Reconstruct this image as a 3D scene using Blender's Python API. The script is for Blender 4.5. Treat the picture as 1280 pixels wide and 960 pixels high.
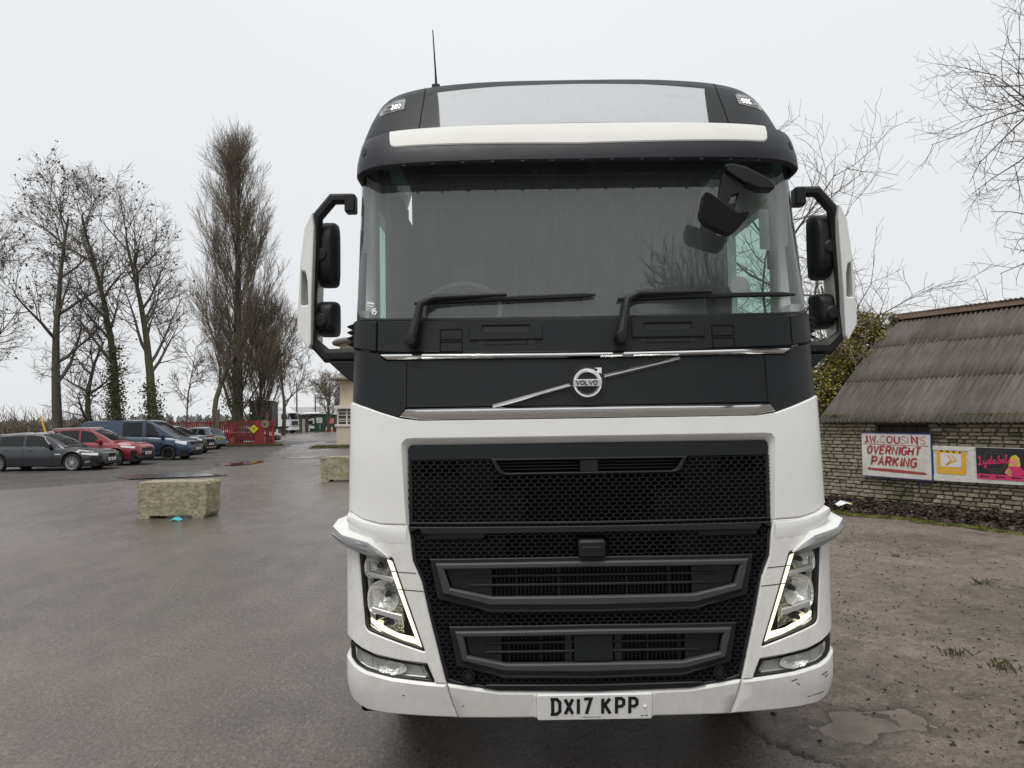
import bpy, bmesh, math, random
import numpy as np
from mathutils import Vector, Matrix
from mathutils.geometry import delaunay_2d_cdt
for o in list(bpy.data.objects): bpy.data.objects.remove(o)
SC = bpy.context.scene
COL = SC.collection
R = math.radians
# ------------------------------------------------------------------ camera, world, sun
CAM_H = 1.85
cam = bpy.data.cameras.new('camera'); cam.sensor_width = 36; cam.sensor_fit = 'HORIZONTAL'
cam.lens = 910 / 1280 * 36; cam.clip_start = .05; cam.clip_end = 5000
co = bpy.data.objects.new('camera', cam); COL.objects.link(co)
co.matrix_world = Matrix.Translation((0, 0, CAM_H)) @ Matrix.Rotation(R(90 + 2.58), 4, 'X') @ Matrix.Rotation(R(-.9), 4, 'Z')
SC.camera = co
SUN_EL, SUN_AZ = 64, 200           # high behind the camera, veiled by cloud
w = bpy.data.worlds.new('World'); SC.world = w; w.use_nodes = True
nt = w.node_tree; nt.nodes.clear()
out = nt.nodes.new('ShaderNodeOutputWorld'); bg = nt.nodes.new('ShaderNodeBackground')
sky = nt.nodes.new('ShaderNodeTexSky'); sky.sky_type = 'NISHITA'; sky.sun_disc = False
sky.sun_elevation = R(SUN_EL); sky.sun_rotation = R(SUN_AZ); sky.dust_density = 4
# overcast: an even cloud deck lies over the clear sky, slowly brighter towards the zenith
tc = nt.nodes.new('ShaderNodeTexCoord'); sp = nt.nodes.new('ShaderNodeSeparateXYZ')
rp = nt.nodes.new('ShaderNodeMapRange'); rp.inputs[1].default_value = 0; rp.inputs[2].default_value = 1
rp.inputs[3].default_value = 7.3; rp.inputs[4].default_value = 9.8
nz = nt.nodes.new('ShaderNodeTexNoise'); nz.inputs['Scale'].default_value = 1.6; nz.inputs['Detail'].default_value = 3
nr = nt.nodes.new('ShaderNodeMapRange'); nr.inputs[1].default_value = .3; nr.inputs[2].default_value = .7; nr.inputs[3].default_value = .97; nr.inputs[4].default_value = 1.03
mm = nt.nodes.new('ShaderNodeMath'); mm.operation = 'MULTIPLY'
cl = nt.nodes.new('ShaderNodeVectorMath'); cl.operation = 'SCALE'; cl.inputs[0].default_value = (.972, .992, 1.012)
mx = nt.nodes.new('ShaderNodeMix'); mx.data_type = 'RGBA'; mx.inputs[0].default_value = .96
L = nt.links.new
pw = nt.nodes.new('ShaderNodeMath'); pw.operation = 'POWER'; pw.inputs[1].default_value = 2.5; pw.use_clamp = True
L(tc.outputs['Generated'], sp.inputs[0]); L(sp.outputs['Z'], pw.inputs[0]); L(pw.outputs[0], rp.inputs[0]); L(tc.outputs['Generated'], nz.inputs['Vector'])
L(nz.outputs[0], nr.inputs[0]); L(rp.outputs[0], mm.inputs[0]); L(nr.outputs[0], mm.inputs[1]); L(mm.outputs[0], cl.inputs['Scale'])
L(sky.outputs[0], mx.inputs[6]); L(cl.outputs[0], mx.inputs[7]); L(mx.outputs[2], bg.inputs[0]); L(bg.outputs[0], out.inputs[0])
bg.inputs[1].default_value = .1
sun = bpy.data.lights.new('sun', 'SUN'); sun.energy = 1.5; sun.angle = R(30); sun.color = (1, .97, .93)
so = bpy.data.objects.new('sun', sun); COL.objects.link(so)
az = R(SUN_AZ)
sd = Vector((math.sin(az) * math.cos(R(SUN_EL)), math.cos(az) * math.cos(R(SUN_EL)), math.sin(R(SUN_EL))))
so.rotation_euler = (-sd).to_track_quat('-Z', 'Y').to_euler()
SC.view_settings.view_transform = 'Standard'; SC.view_settings.look = 'None'
SC.view_settings.exposure = .22; SC.view_settings.gamma = 1; SC.view_settings.use_curve_mapping = False
SC.cycles.max_bounces = 8; SC.cycles.transparent_max_bounces = 16
# ------------------------------------------------------------------ materials
M = {}
def mat(name, col, rough=.6, metal=0, var=0, vscale=6, bump=0, bscale=40, coat=0, spec=.5, emit=0, col2=None, stretch=None, rvar=0, objrand=0, bdist=.01, detail=6):
    m = bpy.data.materials.new(name); m.use_nodes = True; t = m.node_tree; b = t.nodes['Principled BSDF']
    b.inputs['Base Color'].default_value = (*col, 1); b.inputs['Roughness'].default_value = rough
    b.inputs['Metallic'].default_value = metal; b.inputs['Coat Weight'].default_value = coat; b.inputs['Coat Roughness'].default_value = .08
    b.inputs['Specular IOR Level'].default_value = spec
    if emit:
        b.inputs['Emission Color'].default_value = (*col, 1); b.inputs['Emission Strength'].default_value = emit
    N = t.nodes.new; K = t.links.new
    src = None
    if var or bump or rvar or col2:
        tcn = N('ShaderNodeTexCoord'); vec = tcn.outputs['Object']
        if stretch:
            mp = N('ShaderNodeMapping'); mp.inputs['Scale'].default_value = stretch; K(vec, mp.inputs[0]); vec = mp.outputs[0]
    if var or col2 or rvar:
        n = N('ShaderNodeTexNoise'); n.inputs['Scale'].default_value = vscale; n.inputs['Detail'].default_value = detail; n.inputs['Roughness'].default_value = .65
        K(vec, n.inputs['Vector'])
        mr = N('ShaderNodeMapRange'); mr.inputs[1].default_value = .33; mr.inputs[2].default_value = .67; K(n.outputs[0], mr.inputs[0])
        c2 = col2 or tuple(c * (1 - var) for c in col)
        mi = N('ShaderNodeMix'); mi.data_type = 'RGBA'; mi.inputs[6].default_value = (*col, 1); mi.inputs[7].default_value = (*c2, 1)
        K(mr.outputs[0], mi.inputs[0]); src = mi.outputs[2]
        if rvar:
            m2 = N('ShaderNodeMapRange'); m2.inputs[1].default_value = .33; m2.inputs[2].default_value = .67
            m2.inputs[3].default_value = rough - rvar; m2.inputs[4].default_value = rough + rvar
            K(n.outputs[0], m2.inputs[0]); K(m2.outputs[0], b.inputs['Roughness'])
    if objrand:
        oi = N('ShaderNodeObjectInfo'); hs = N('ShaderNodeHueSaturation')
        m3 = N('ShaderNodeMapRange'); m3.inputs[3].default_value = 1 - objrand; m3.inputs[4].default_value = 1 + objrand
        K(oi.outputs['Random'], m3.inputs[0]); K(m3.outputs[0], hs.inputs['Value'])
        if src: K(src, hs.inputs['Color'])
        else: hs.inputs['Color'].default_value = (*col, 1)
        src = hs.outputs[0]
    if src: K(src, b.inputs['Base Color'])
    if bump:
        n2 = N('ShaderNodeTexNoise'); n2.inputs['Scale'].default_value = bscale; n2.inputs['Detail'].default_value = 5; K(vec, n2.inputs['Vector'])
        bp = N('ShaderNodeBump'); bp.inputs['Strength'].default_value = bump; bp.inputs['Distance'].default_value = bdist
        K(n2.outputs[0], bp.inputs['Height']); K(bp.outputs[0], b.inputs['Normal'])
    M[name] = m
    return m
def glassmat(name, tint, refl_rough=.02, ior=1.5, haze=None, hazef=0.0):
    m = bpy.data.materials.new(name); m.use_nodes = True; t = m.node_tree; t.nodes.clear(); N = t.nodes.new; K = t.links.new
    o = N('ShaderNodeOutputMaterial'); tr = N('ShaderNodeBsdfTransparent'); tr.inputs[0].default_value = (*tint, 1)
    g = N('ShaderNodeBsdfGlossy'); g.inputs['Roughness'].default_value = refl_rough; g.inputs[0].default_value = (1, 1, 1, 1)
    f = N('ShaderNodeFresnel'); ge = N('ShaderNodeNewGeometry'); im = N('ShaderNodeMapRange'); im.inputs[3].default_value = ior; im.inputs[4].default_value = 1 / ior; K(ge.outputs['Backfacing'], im.inputs[0]); K(im.outputs[0], f.inputs[0])
    x = N('ShaderNodeMixShader'); first = tr.outputs[0]
    if haze:
        d = N('ShaderNodeBsdfDiffuse'); d.inputs[0].default_value = (*haze, 1); y = N('ShaderNodeMixShader')
        tcn = N('ShaderNodeTexCoord'); mp = N('ShaderNodeMapping'); mp.inputs['Scale'].default_value = (7, 7, .5); K(tcn.outputs['Object'], mp.inputs[0])
        nn = N('ShaderNodeTexNoise'); nn.inputs['Scale'].default_value = 3; nn.inputs['Detail'].default_value = 6; K(mp.outputs[0], nn.inputs['Vector'])
        mr = N('ShaderNodeMapRange'); mr.inputs[1].default_value = .3; mr.inputs[2].default_value = .75; mr.inputs[3].default_value = hazef * .92; mr.inputs[4].default_value = hazef * 1.12
        K(nn.outputs[0], mr.inputs[0]); K(mr.outputs[0], y.inputs[0])
        K(tr.outputs[0], y.inputs[1]); K(d.outputs[0], y.inputs[2]); first = y.outputs[0]
    K(f.outputs[0], x.inputs[0]); K(first, x.inputs[1]); K(g.outputs[0], x.inputs[2]); K(x.outputs[0], o.inputs[0])
    M[name] = m
    return m
# ------------------------------------------------------------------ mesh helpers
def tag(o, label=None, cat=None, group=None, kind=None):
    if label: o['label'] = label
    if cat: o['category'] = cat
    if group: o['group'] = group
    if kind: o['kind'] = kind
    return o
def empty(name, loc=(0, 0, 0), rz=0, label=None, cat=None, group=None):
    o = bpy.data.objects.new(name, None); COL.objects.link(o); o.location = loc; o.rotation_euler = (0, 0, rz); o.empty_display_size = .2
    return tag(o, label, cat, group)
def link(name, me, parent=None, loc=None):
    o = bpy.data.objects.new(name, me); COL.objects.link(o)
    if parent is not None: o.parent = parent
    if loc: o.location = loc
    return o
def copy_tree(o, parent=None):
    c = o.copy(); COL.objects.link(c)
    if parent is not None: c.parent = parent
    for ch in list(o.children): copy_tree(ch, c)
    return c
class MB:
    def __init__(s): s.v = []; s.f = []; s.m = []; s.mi = 0
    def add(s, vs, fs):
        n = len(s.v); s.v.extend([tuple(p) for p in vs])
        for f in fs: s.f.append(tuple(i + n for i in f)); s.m.append(s.mi)
        return n
    def box(s, c, d, rot=None):
        x, y, z = [q / 2 for q in d]
        P = [Vector((a * x, b * y, e * z)) for e in (-1, 1) for b in (-1, 1) for a in (-1, 1)]
        if rot is not None: P = [rot @ p for p in P]
        c = Vector(c)
        s.add([p + c for p in P], [(0, 2, 3, 1), (4, 5, 7, 6), (0, 1, 5, 4), (2, 6, 7, 3), (0, 4, 6, 2), (1, 3, 7, 5)])
    def bx(s, x0, x1, y0, y1, z0, z1): s.box(((x0 + x1) / 2, (y0 + y1) / 2, (z0 + z1) / 2), (x1 - x0, y1 - y0, z1 - z0))
    def tube(s, pts, rad, n=8, cap=True, sq=None):
        pts = [Vector(p) for p in pts]; k = len(pts)
        if not hasattr(rad, '__len__'): rad = [rad] * k
        base = len(s.v); up = None
        for i, p in enumerate(pts):
            d = (pts[min(i + 1, k - 1)] - pts[max(i - 1, 0)]).normalized()
            if up is None:
                a = Vector((0, 0, 1)) if abs(d.z) < .9 else Vector((1, 0, 0)); u = d.cross(a).normalized()
            else:
                u = (up - d * up.dot(d)).normalized()
            up = u; w_ = d.cross(u)
            for j in range(n):
                t = 2 * math.pi * (j + .5) / n
                a, b = (1, 1) if sq is None else sq
                s.v.append(tuple(p + u * (rad[i] * a * math.cos(t)) + w_ * (rad[i] * b * math.sin(t))))
        for i in range(k - 1):
            for j in range(n):
                a = base + i * n + j; b = base + i * n + (j + 1) % n
                s.f.append((a, b, b + n, a + n)); s.m.append(s.mi)
        if cap:
            s.f.append(tuple(base + j for j in range(n))[::-1]); s.f.append(tuple(base + (k - 1) * n + j for j in range(n))); s.m += [s.mi] * 2
    def prism(s, poly, fn, t0, t1):
        """poly 2-D; fn(a, b, t) -> 3-D; closed solid between t0 and t1"""
        n = len(poly)
        tri = tri_poly(poly)
        s.add([fn(a, b, t0) for a, b in poly] + [fn(a, b, t1) for a, b in poly],
              [t for t in tri] + [tuple(i + n for i in t[::-1]) for t in tri] + [(i, i + n, (i + 1) % n + n, (i + 1) % n) for i in range(n)])
    def lathe(s, prof, c, axis='y', n=24):
        """prof: (r, h) along axis"""
        base = len(s.v); c = Vector(c)
        for r, h in prof:
            for j in range(n):
                t = 2 * math.pi * j / n; a, b = r * math.cos(t), r * math.sin(t)
                p = {'y': (a, h, b), 'x': (h, a, b), 'z': (a, b, h)}[axis]
                s.v.append(tuple(c + Vector(p)))
        for i in range(len(prof) - 1):
            for j in range(n):
                a = base + i * n + j; b = base + i * n + (j + 1) % n
                s.f.append((a, b, b + n, a + n)); s.m.append(s.mi)
    def mesh(s, name, mats):
        me = bpy.data.meshes.new(name); me.from_pydata(s.v, [], s.f); me.update()
        for m_ in (mats if isinstance(mats, (list, tuple)) else [mats]): me.materials.append(M[m_] if isinstance(m_, str) else m_)
        if max(s.m, default=0): me.polygons.foreach_set('material_index', s.m)
        return me
    def build(s, name, mats, parent=None, smooth=35, bev=0, segs=2, loc=None, fix=True):
        me = s.mesh(name, mats)
        if fix: fixn(me)
        if smooth: shade(me, smooth)
        o = link(name, me, parent, loc)
        if bev: bevel(o, bev, segs)
        return o
def fixn(me):
    bm = bmesh.new(); bm.from_mesh(me); bmesh.ops.recalc_face_normals(bm, faces=bm.faces); bm.to_mesh(me); bm.free()
def shade(me, ang=35):
    me.polygons.foreach_set('use_smooth', [True] * len(me.polygons)); me.set_sharp_from_angle(angle=R(ang))
def bevel(o, wd, segs=2, ang=40):
    b = o.modifiers.new('bevel', 'BEVEL'); b.width = wd; b.segments = segs; b.limit_method = 'ANGLE'; b.angle_limit = R(ang); b.harden_normals = True
def inside(p, poly):
    c = False; n = len(poly); x, y = p; j = n - 1
    for i in range(n):
        xi, yi = poly[i]; xj, yj = poly[j]
        if (yi > y) != (yj > y) and x < (xj - xi) * (y - yi) / (yj - yi) + xi: c = not c
        j = i
    return c
def tri_poly(poly, holes=(), inner=()):
    vs = []; es = []
    for lp in [poly, *holes]:
        b = len(vs); vs += [Vector(p) for p in lp]; es += [(b + i, b + (i + 1) % len(lp)) for i in range(len(lp))]
    nb = len(vs); vs += [Vector(p) for p in inner]
    V, E_, F, ov, oe, of = delaunay_2d_cdt(vs, es, [], 0, 1e-6)
    # map output verts to input verts
    mp = [o_[0] if o_ else -1 for o_ in ov]
    res = []
    for f in F:
        c = sum((V[i] for i in f), Vector((0, 0))) / len(f)
        if inside(c, poly) and not any(inside(c, h) for h in holes):
            g = tuple(mp[i] for i in f)
            if -1 not in g: res.append(g)
    return res
def dens(loop, step):
    o_ = []
    for i, p in enumerate(loop):
        q = loop[(i + 1) % len(loop)]; d = math.dist(p, q); k = max(1, math.ceil(d / step))
        o_ += [(p[0] + (q[0] - p[0]) * j / k, p[1] + (q[1] - p[1]) * j / k) for j in range(k)]
    return o_
def rnd(poly, r, k=4):
    o_ = []; n = len(poly)
    for i in range(n):
        p = Vector(poly[i]); a = Vector(poly[i - 1]) - p; b = Vector(poly[(i + 1) % n]) - p
        rr = r[i] if hasattr(r, '__len__') else r
        rr = min(rr, a.length * .45, b.length * .45)
        if rr <= 1e-4: o_.append(tuple(p)); continue
        A = p + a.normalized() * rr; B = p + b.normalized() * rr
        for j in range(k + 1):
            t = j / k; o_.append(tuple(A * (1 - t) ** 2 + p * 2 * t * (1 - t) + B * t * t))
    return o_
def mir(pts): return [(-x, z) for x, z in pts[::-1]]
def sym_loop(h):
    m_ = mir(h)
    if abs(h[-1][0]) < 1e-9: m_ = m_[1:]
    if abs(h[0][0]) < 1e-9: m_ = m_[:-1]
    return h + m_
def lerpt(z, t): return float(np.interp(z, [a for a, _ in t], [b for _, b in t]))
class Shell:
    """a front surface: super-elliptic in plan, with its depth and half width set by height; runs on along the sides"""
    def __init__(s, YF, WT, D, n):
        s.YF, s.WT, s.D, s.n = YF, WT, D, n
        t = np.linspace(0, math.pi / 2, 1500); a = np.sin(t) ** (2 / n); b = D * (1 - np.cos(t) ** (2 / n)); W = 1.19
        a = a * W; ln = np.concatenate([[0], np.cumsum(np.hypot(np.diff(a), np.diff(b)))])
        s.a, s.b, s.ln, s.W = a, b, ln, W
    def e(s, x, z):
        """front-view x to distance round the surface; |x| > 2 means |x|-2 along the side"""
        sg = -1 if x < 0 else 1; x = abs(x)
        if x >= 2: return sg * (s.ln[-1] + x - 2)
        k = min(x / lerpt(z, s.WT), 1)
        return sg * float(np.interp(k * s.W, s.a, s.ln))
    def p(s, e, z):
        W = lerpt(z, s.WT); y0 = lerpt(z, s.YF); a = abs(e); sg = -1 if e < 0 else 1
        if a <= s.ln[-1]:
            x = float(np.interp(a, s.ln, s.a)) * W / s.W; y = y0 + float(np.interp(a, s.ln, s.b))
        else: x = W; y = y0 + s.D + a - s.ln[-1]
        return Vector((sg * x, y, z))
    def n_(s, e, z):
        h = .004
        n = (s.p(e + h, z) - s.p(e - h, z)).cross(s.p(e, z + h) - s.p(e, z - h))
        return n.normalized()
    def at(s, x, z, off=0):
        e = s.e(x, z); return s.p(e, z) + s.n_(e, z) * off
def inset(lp, d, ccw):
    """loop moved inwards by d (outline counter-clockwise) or outwards from a hole"""
    n = len(lp); ar = sum(lp[i][0] * lp[(i + 1) % n][1] - lp[(i + 1) % n][0] * lp[i][1] for i in range(n)); sg = (1 if ar > 0 else -1) * (1 if ccw else -1)
    o_ = []
    for i in range(n):
        p = Vector(lp[i]); d0 = (p - Vector(lp[i - 1])).normalized(); d1 = (Vector(lp[(i + 1) % n]) - p).normalized()
        n0 = Vector((-d0.y, d0.x)) * sg; n1 = Vector((-d1.y, d1.x)) * sg; m_ = n0 + n1
        if m_.length < .3: m_ = n1
        m_.normalize(); o_.append(tuple(p + m_ * d / max(.5, m_.dot(n1))))
    return o_
def panel(name, outline, S, off, th, ma, parent, holes=(), step=.05, bev=.004, segs=2, smooth=30, raw=False):
    conv = lambda lp: dens([(S.e(x, z), z) for x, z in lp], step)
    o_ = conv(outline); hs = [conv(h) for h in holes]
    if bev:
        bev = min(bev, th * .45)
        fo = inset(o_, bev, True); fh = [inset(h, bev, False) for h in hs]
    else: fo, fh = o_, hs
    es = [p[0] for p in fo]; zs = [p[1] for p in fo]
    inner = []
    for a in np.arange(min(es) + step * .5, max(es), step):
        for b in np.arange(min(zs) + step * .5, max(zs), step):
            q = (float(a), float(b))
            if inside(q, fo) and not any(inside(q, h) for h in fh):
                if min(math.dist(q, r) for lp in [fo, *fh] for r in lp) > step * .4: inner.append(q)
    tri = tri_poly(fo, fh, inner)
    m_ = MB(); lay = lambda pts, of: [S.p(e, z) + S.n_(e, z) * of for e, z in pts]
    loops = [o_, *hs]; front = [fo, *fh]; nl = sum(len(l) for l in loops)
    F0 = m_.add(lay([p for l in front for p in l] + inner, off), tri)
    rings = [(F0, None)]
    if bev:
        if segs > 2 or bev > .005:
            mid = [[(a[0] + (b_[0] - a[0]) * .48, a[1] + (b_[1] - a[1]) * .48) for a, b_ in zip(f_, l_)] for f_, l_ in zip(front, loops)]
            rings.append((m_.add(lay([p for l in mid for p in l], off - bev * .36), []), None))
        rings.append((m_.add(lay([p for l in loops for p in l], off - bev), []), None))
    rings.append((m_.add(lay([p for l in loops for p in l], off - th), []), None))
    for (r0, _), (r1, _) in zip(rings, rings[1:]):
        b = 0
        for l in loops:
            k = len(l)
            for i in range(k): m_.f.append((r0 + b + i, r0 + b + (i + 1) % k, r1 + b + (i + 1) % k, r1 + b + i)); m_.m.append(0)
            b += k
    return m_.build(name, ma, parent, smooth=smooth)
# ---- lettering: strokes on a 0..1 high grid, drawn as flat ribbons
ST = {
 'A': [[(0, 0), (.3, 1), (.6, 0)], [(.12, .35), (.48, .35)]], 'C': [[(.55, .85), (.4, 1), (.15, .98), (0, .75), (0, .25), (.15, .02), (.4, 0), (.55, .15)]],
 'D': [[(0, 0), (0, 1), (.3, 1), (.52, .8), (.52, .2), (.3, 0), (0, 0)]], 'E': [[(.5, 1), (0, 1), (0, 0), (.5, 0)], [(0, .52), (.4, .52)]],
 'G': [[(.55, .85), (.4, 1), (.15, .98), (0, .75), (0, .25), (.15, .02), (.4, 0), (.55, .15), (.55, .45), (.32, .45)]], 'H': [[(0, 0), (0, 1)], [(.55, 0), (.55, 1)], [(0, .5), (.55, .5)]],
 'I': [[(.08, 0), (.08, 1)]], 'J': [[(.4, 1), (.4, .15), (.25, 0), (.05, .05)]], 'K': [[(0, 0), (0, 1)], [(.52, 1), (.03, .45)], [(.15, .58), (.55, 0)]],
 'N': [[(0, 0), (0, 1), (.52, 0), (.52, 1)]], 'O': [[(.28, 1), (.07, .86), (0, .5), (.07, .14), (.28, 0), (.49, .14), (.56, .5), (.49, .86), (.28, 1)]],
 'P': [[(0, 0), (0, 1), (.35, 1), (.52, .88), (.52, .6), (.35, .47), (0, .47)]], 'R': [[(0, 0), (0, 1), (.35, 1), (.52, .88), (.52, .6), (.35, .48), (0, .48)], [(.28, .48), (.55, 0)]],
 'S': [[(.52, .85), (.4, 1), (.14, 1), (.02, .85), (.05, .63), (.45, .4), (.52, .2), (.4, 0), (.12, 0), (0, .15)]], 'T': [[(0, 1), (.56, 1)], [(.28, 1), (.28, 0)]],
 'U': [[(0, 1), (0, .2), (.14, 0), (.4, 0), (.54, .2), (.54, 1)]], 'V': [[(0, 1), (.28, 0), (.56, 1)]], 'W': [[(0, 1), (.18, 0), (.38, .75), (.58, 0), (.76, 1)]],
 'X': [[(0, 0), (.55, 1)], [(0, 1), (.55, 0)]], '1': [[(.1, 0), (.1, 1)]], '7': [[(0, 1), (.5, 1), (.17, 0)]], '.': [[(.04, .0), (.04, .20)]],
 'L': [[(0, 1), (0, 0), (.45, 0)]], '5': [[(.5, 1), (.08, 1), (.03, .55), (.3, .62), (.5, .45), (.5, .15), (.3, 0), (.02, .06)]], '0': [[(.28, 1), (.05, .8), (.05, .2), (.28, 0), (.5, .2), (.5, .8), (.28, 1)]],
 # joined-up lower case for the banner
 'l_': [[(0, .08), (.12, .3), (.22, 1), (.12, 1.05), (.08, .3), (.16, 0), (.3, .12)]], 'y_': [[(0, .5), (.05, .15), (.2, .05), (.32, .5)], [(.32, .5), (.27, -.35), (.1, -.42), (.12, -.2), (.42, .12)]],
 'd_': [[(.32, .45), (.12, .5), (.02, .2), (.15, 0), (.32, .3), (.42, 1.05)], [(.32, .3), (.34, .03), (.5, .12)]], 'a_': [[(.32, .45), (.12, .5), (.02, .2), (.15, 0), (.32, .4), (.34, .03), (.5, .12)]],
 'b_': [[(0, .12), (.14, .45), (.22, 1.02), (.12, .9), (.08, .1), (.25, 0), (.36, .25), (.26, .48), (.1, .3)]], 'e_': [[(0, .12), (.24, .28), (.24, .48), (.08, .45), (.06, .1), (.2, 0), (.36, .14)]],
 's_': [[(0, .1), (.18, .5), (.24, .2), (.16, 0), (.02, .05)]], 'L_': [[(.3, .85), (.18, 1.1), (.05, .9), (.28, .75), (.22, .2), (.0, .0), (.1, -.05), (.35, .06), (.5, .0)]],
}
def ribbon(m_, pts, wd, fn, t0, t1, rng=None):
    """pts on the flat; a ribbon of width wd lying between depths t0 and t1"""
    P = [Vector(p) for p in pts]; n = len(P); closed = n > 2 and (P[0] - P[-1]).length < 1e-6
    A = []; B = []
    for i in range(n):
        if closed: d0 = (P[i] - P[i - 1 if i > 0 else n - 2]).normalized(); d1 = (P[(i + 1) if i < n - 1 else 1] - P[i]).normalized()
        else: d0 = (P[i] - P[i - 1]).normalized() if i else (P[1] - P[0]).normalized(); d1 = (P[i + 1] - P[i]).normalized() if i < n - 1 else d0
        d = (d0 + d1); d = d.normalized() if d.length > .2 else d1
        nn = Vector((-d.y, d.x)); k = 1 / max(.55, nn.dot(Vector((-d1.y, d1.x)))); q = wd / 2 * k * (1 if rng is None else rng.uniform(.75, 1.2))
        ext = Vector((0, 0))
        A.append(P[i] + nn * q); B.append(P[i] - nn * q)
    V = [fn(p.x, p.y, t1) for p in A] + [fn(p.x, p.y, t1) for p in B] + [fn(p.x, p.y, t0) for p in A] + [fn(p.x, p.y, t0) for p in B]
    F = []
    for i in range(n - 1):
        F += [(i, i + 1, n + i + 1, n + i), (2 * n + i, 2 * n + i + 1, i + 1, i), (n + i, n + i + 1, 3 * n + i + 1, 3 * n + i)]
    if not closed: F += [(0, n, 3 * n, 2 * n), (n - 1, 3 * n - 1 - n + n, 4 * n - 1, 3 * n - 1)] if False else [(0, n, 3 * n, 2 * n), (2 * n - 1, n - 1, 3 * n - 1, 4 * n - 1)]
    m_.add(V, F)
def write(m_, txt, x0, z0, h, wd, fn, t0, t1, xs=1, gap=.2, slant=0, rng=None, adv=None):
    x = x0
    for ch in txt:
        if ch == ' ': x += h * .45 * xs; continue
        S_ = ST[ch]; wmax = max(p[0] for s_ in S_ for p in s_)
        for s_ in S_: ribbon(m_, [(x + (p[0] * xs + slant * p[1]) * h, z0 + p[1] * h) for p in s_], wd, fn, t0, t1, rng)
        x += (wmax * xs + gap) * h if adv is None else adv * h
    return x
RN = random.Random(7)
# ------------------------------------------------------------------ truck materials
mat('paint_white', (.77, .77, .745), .38, var=.05, vscale=5, coat=.35, rvar=.06)
mat('paint_white_low', (.76, .755, .73), .40, col2=(.68, .665, .63), vscale=22, coat=.25, rvar=.08, detail=9, stretch=(1, 1, .6))
mat('paint_dark', (.0095, .0112, .0125), .44, var=.25, vscale=4, rvar=.05, spec=.34)
mat('band_white', (.74, .735, .70), .55, var=.06, vscale=6, spec=.3)
mat('lamp_base', (.35, .36, .36), .3, .3)
mat('visor_dark', (.018, .019, .026), .38, var=.45, vscale=3, rvar=.1, stretch=(1, 1, 3), spec=.4)
mat('plastic_black', (.008, .009, .010), .5, var=.2, vscale=8, bump=.05, bscale=300, spec=.4)
mat('grille_black', (.0075, .009, .010), .5, var=.3, vscale=5, spec=.4)
mat('void_black', (.004, .004, .0045), .8, spec=.2)
mat('frame_grey', (.052, .050, .050), .5, var=.12, vscale=6, spec=.4)
mat('chrome', (.78, .78, .77), .06, 1, bump=.06, bscale=5, bdist=.02)
mat('blade_grey', (.36, .365, .365), .32, .35)
mat('blade_lens', (.22, .225, .225), .2, .2)
mat('satin_silver', (.60, .60, .59), .3, .4)
mat('reflector', (.80, .80, .77), .16, .72, bump=.5, bscale=45, bdist=.02)
mat('sign_grey', (.50, .52, .53), .55, var=.06, vscale=40, stretch=(1, 1, .3))
mat('drl', (1, .95, .74), .4, emit=1.0)
mat('led', (1, .98, .95), .4, emit=1.0)
mat('seal_black', (.01, .011, .011), .45)
mat('cab_trim', (.36, .37, .33), .8, var=.08, vscale=5)
mat('rim_highlight_grey', (.22, .22, .22), .35)  # rim kept pale: the highlight on it is put into the colour
mat('curtain_grey', (.075, .078, .076), .95, var=.1, vscale=4, stretch=(6, 6, .3))
mat('dash_dark', (.03, .03, .032), .7)
mat('plate_white', (.82, .82, .80), .35, var=.03, vscale=30)
mat('plate_ink', (.010, .010, .012), .4)
mat('tyre', (.014, .014, .014), .85, bump=.3, bscale=60)
mat('steel_dark', (.05, .05, .05), .6, .5)
mat('amber', (.5, .25, .05), .3)
glassmat('windscreen_glass', (.86, .92, .90), .012, 1.78, haze=(.48, .53, .51), hazef=.095)
glassmat('band_glass', (.10, .16, .16), .02, 1.45)
glassmat('side_glass', (.80, .95, .90), .02, 1.4)
glassmat('lens_glass', (.93, .93, .92), .02, 1.35)
# ------------------------------------------------------------------ the lorry
TX, TY = .362, 3.45
truck = empty('lorry', (TX, TY, 0), 0, 'white and black cab-over lorry facing the camera with its lamps lit', 'lorry')
SF = Shell([(.40, .04), (.44, .035), (.6, 0), (1.3, 0), (1.7, .02), (1.9, .04), (2.15, .07), (2.40, .10)], [(.44, 1.165), (.55, 1.195), (1.3, 1.195), (1.36, 1.185), (2.4, 1.178)], .28, 3.6)
SW = Shell([(2.2, .085), (2.39, .115), (3.25, .315)], [(2.2, 1.165), (3.3, 1.165)], .24, 3.2)
SV = Shell([(3.05, .13), (3.2, .15), (3.3, .19), (3.4, .27), (3.5, .35)], [(3.05, 1.172), (3.2, 1.165), (3.32, 1.148), (3.45, 1.12)], .26, 3.2)
def P(name, outline, off, th, ma, S=SF, sym=False, **k):
    """sym: outline is the right half running from the centre line round to the centre line"""
    if sym: outline = sym_loop(outline)
    return panel(name, outline, S, off, th, ma, truck, **k)
def P2(name, outline, off, th, ma, S=SF, **k):
    par = k.pop('parent', truck)
    return [panel(name, outline if s > 0 else mir(outline), S, off, th, ma, par, **k) for s in (1, -1)]
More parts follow.
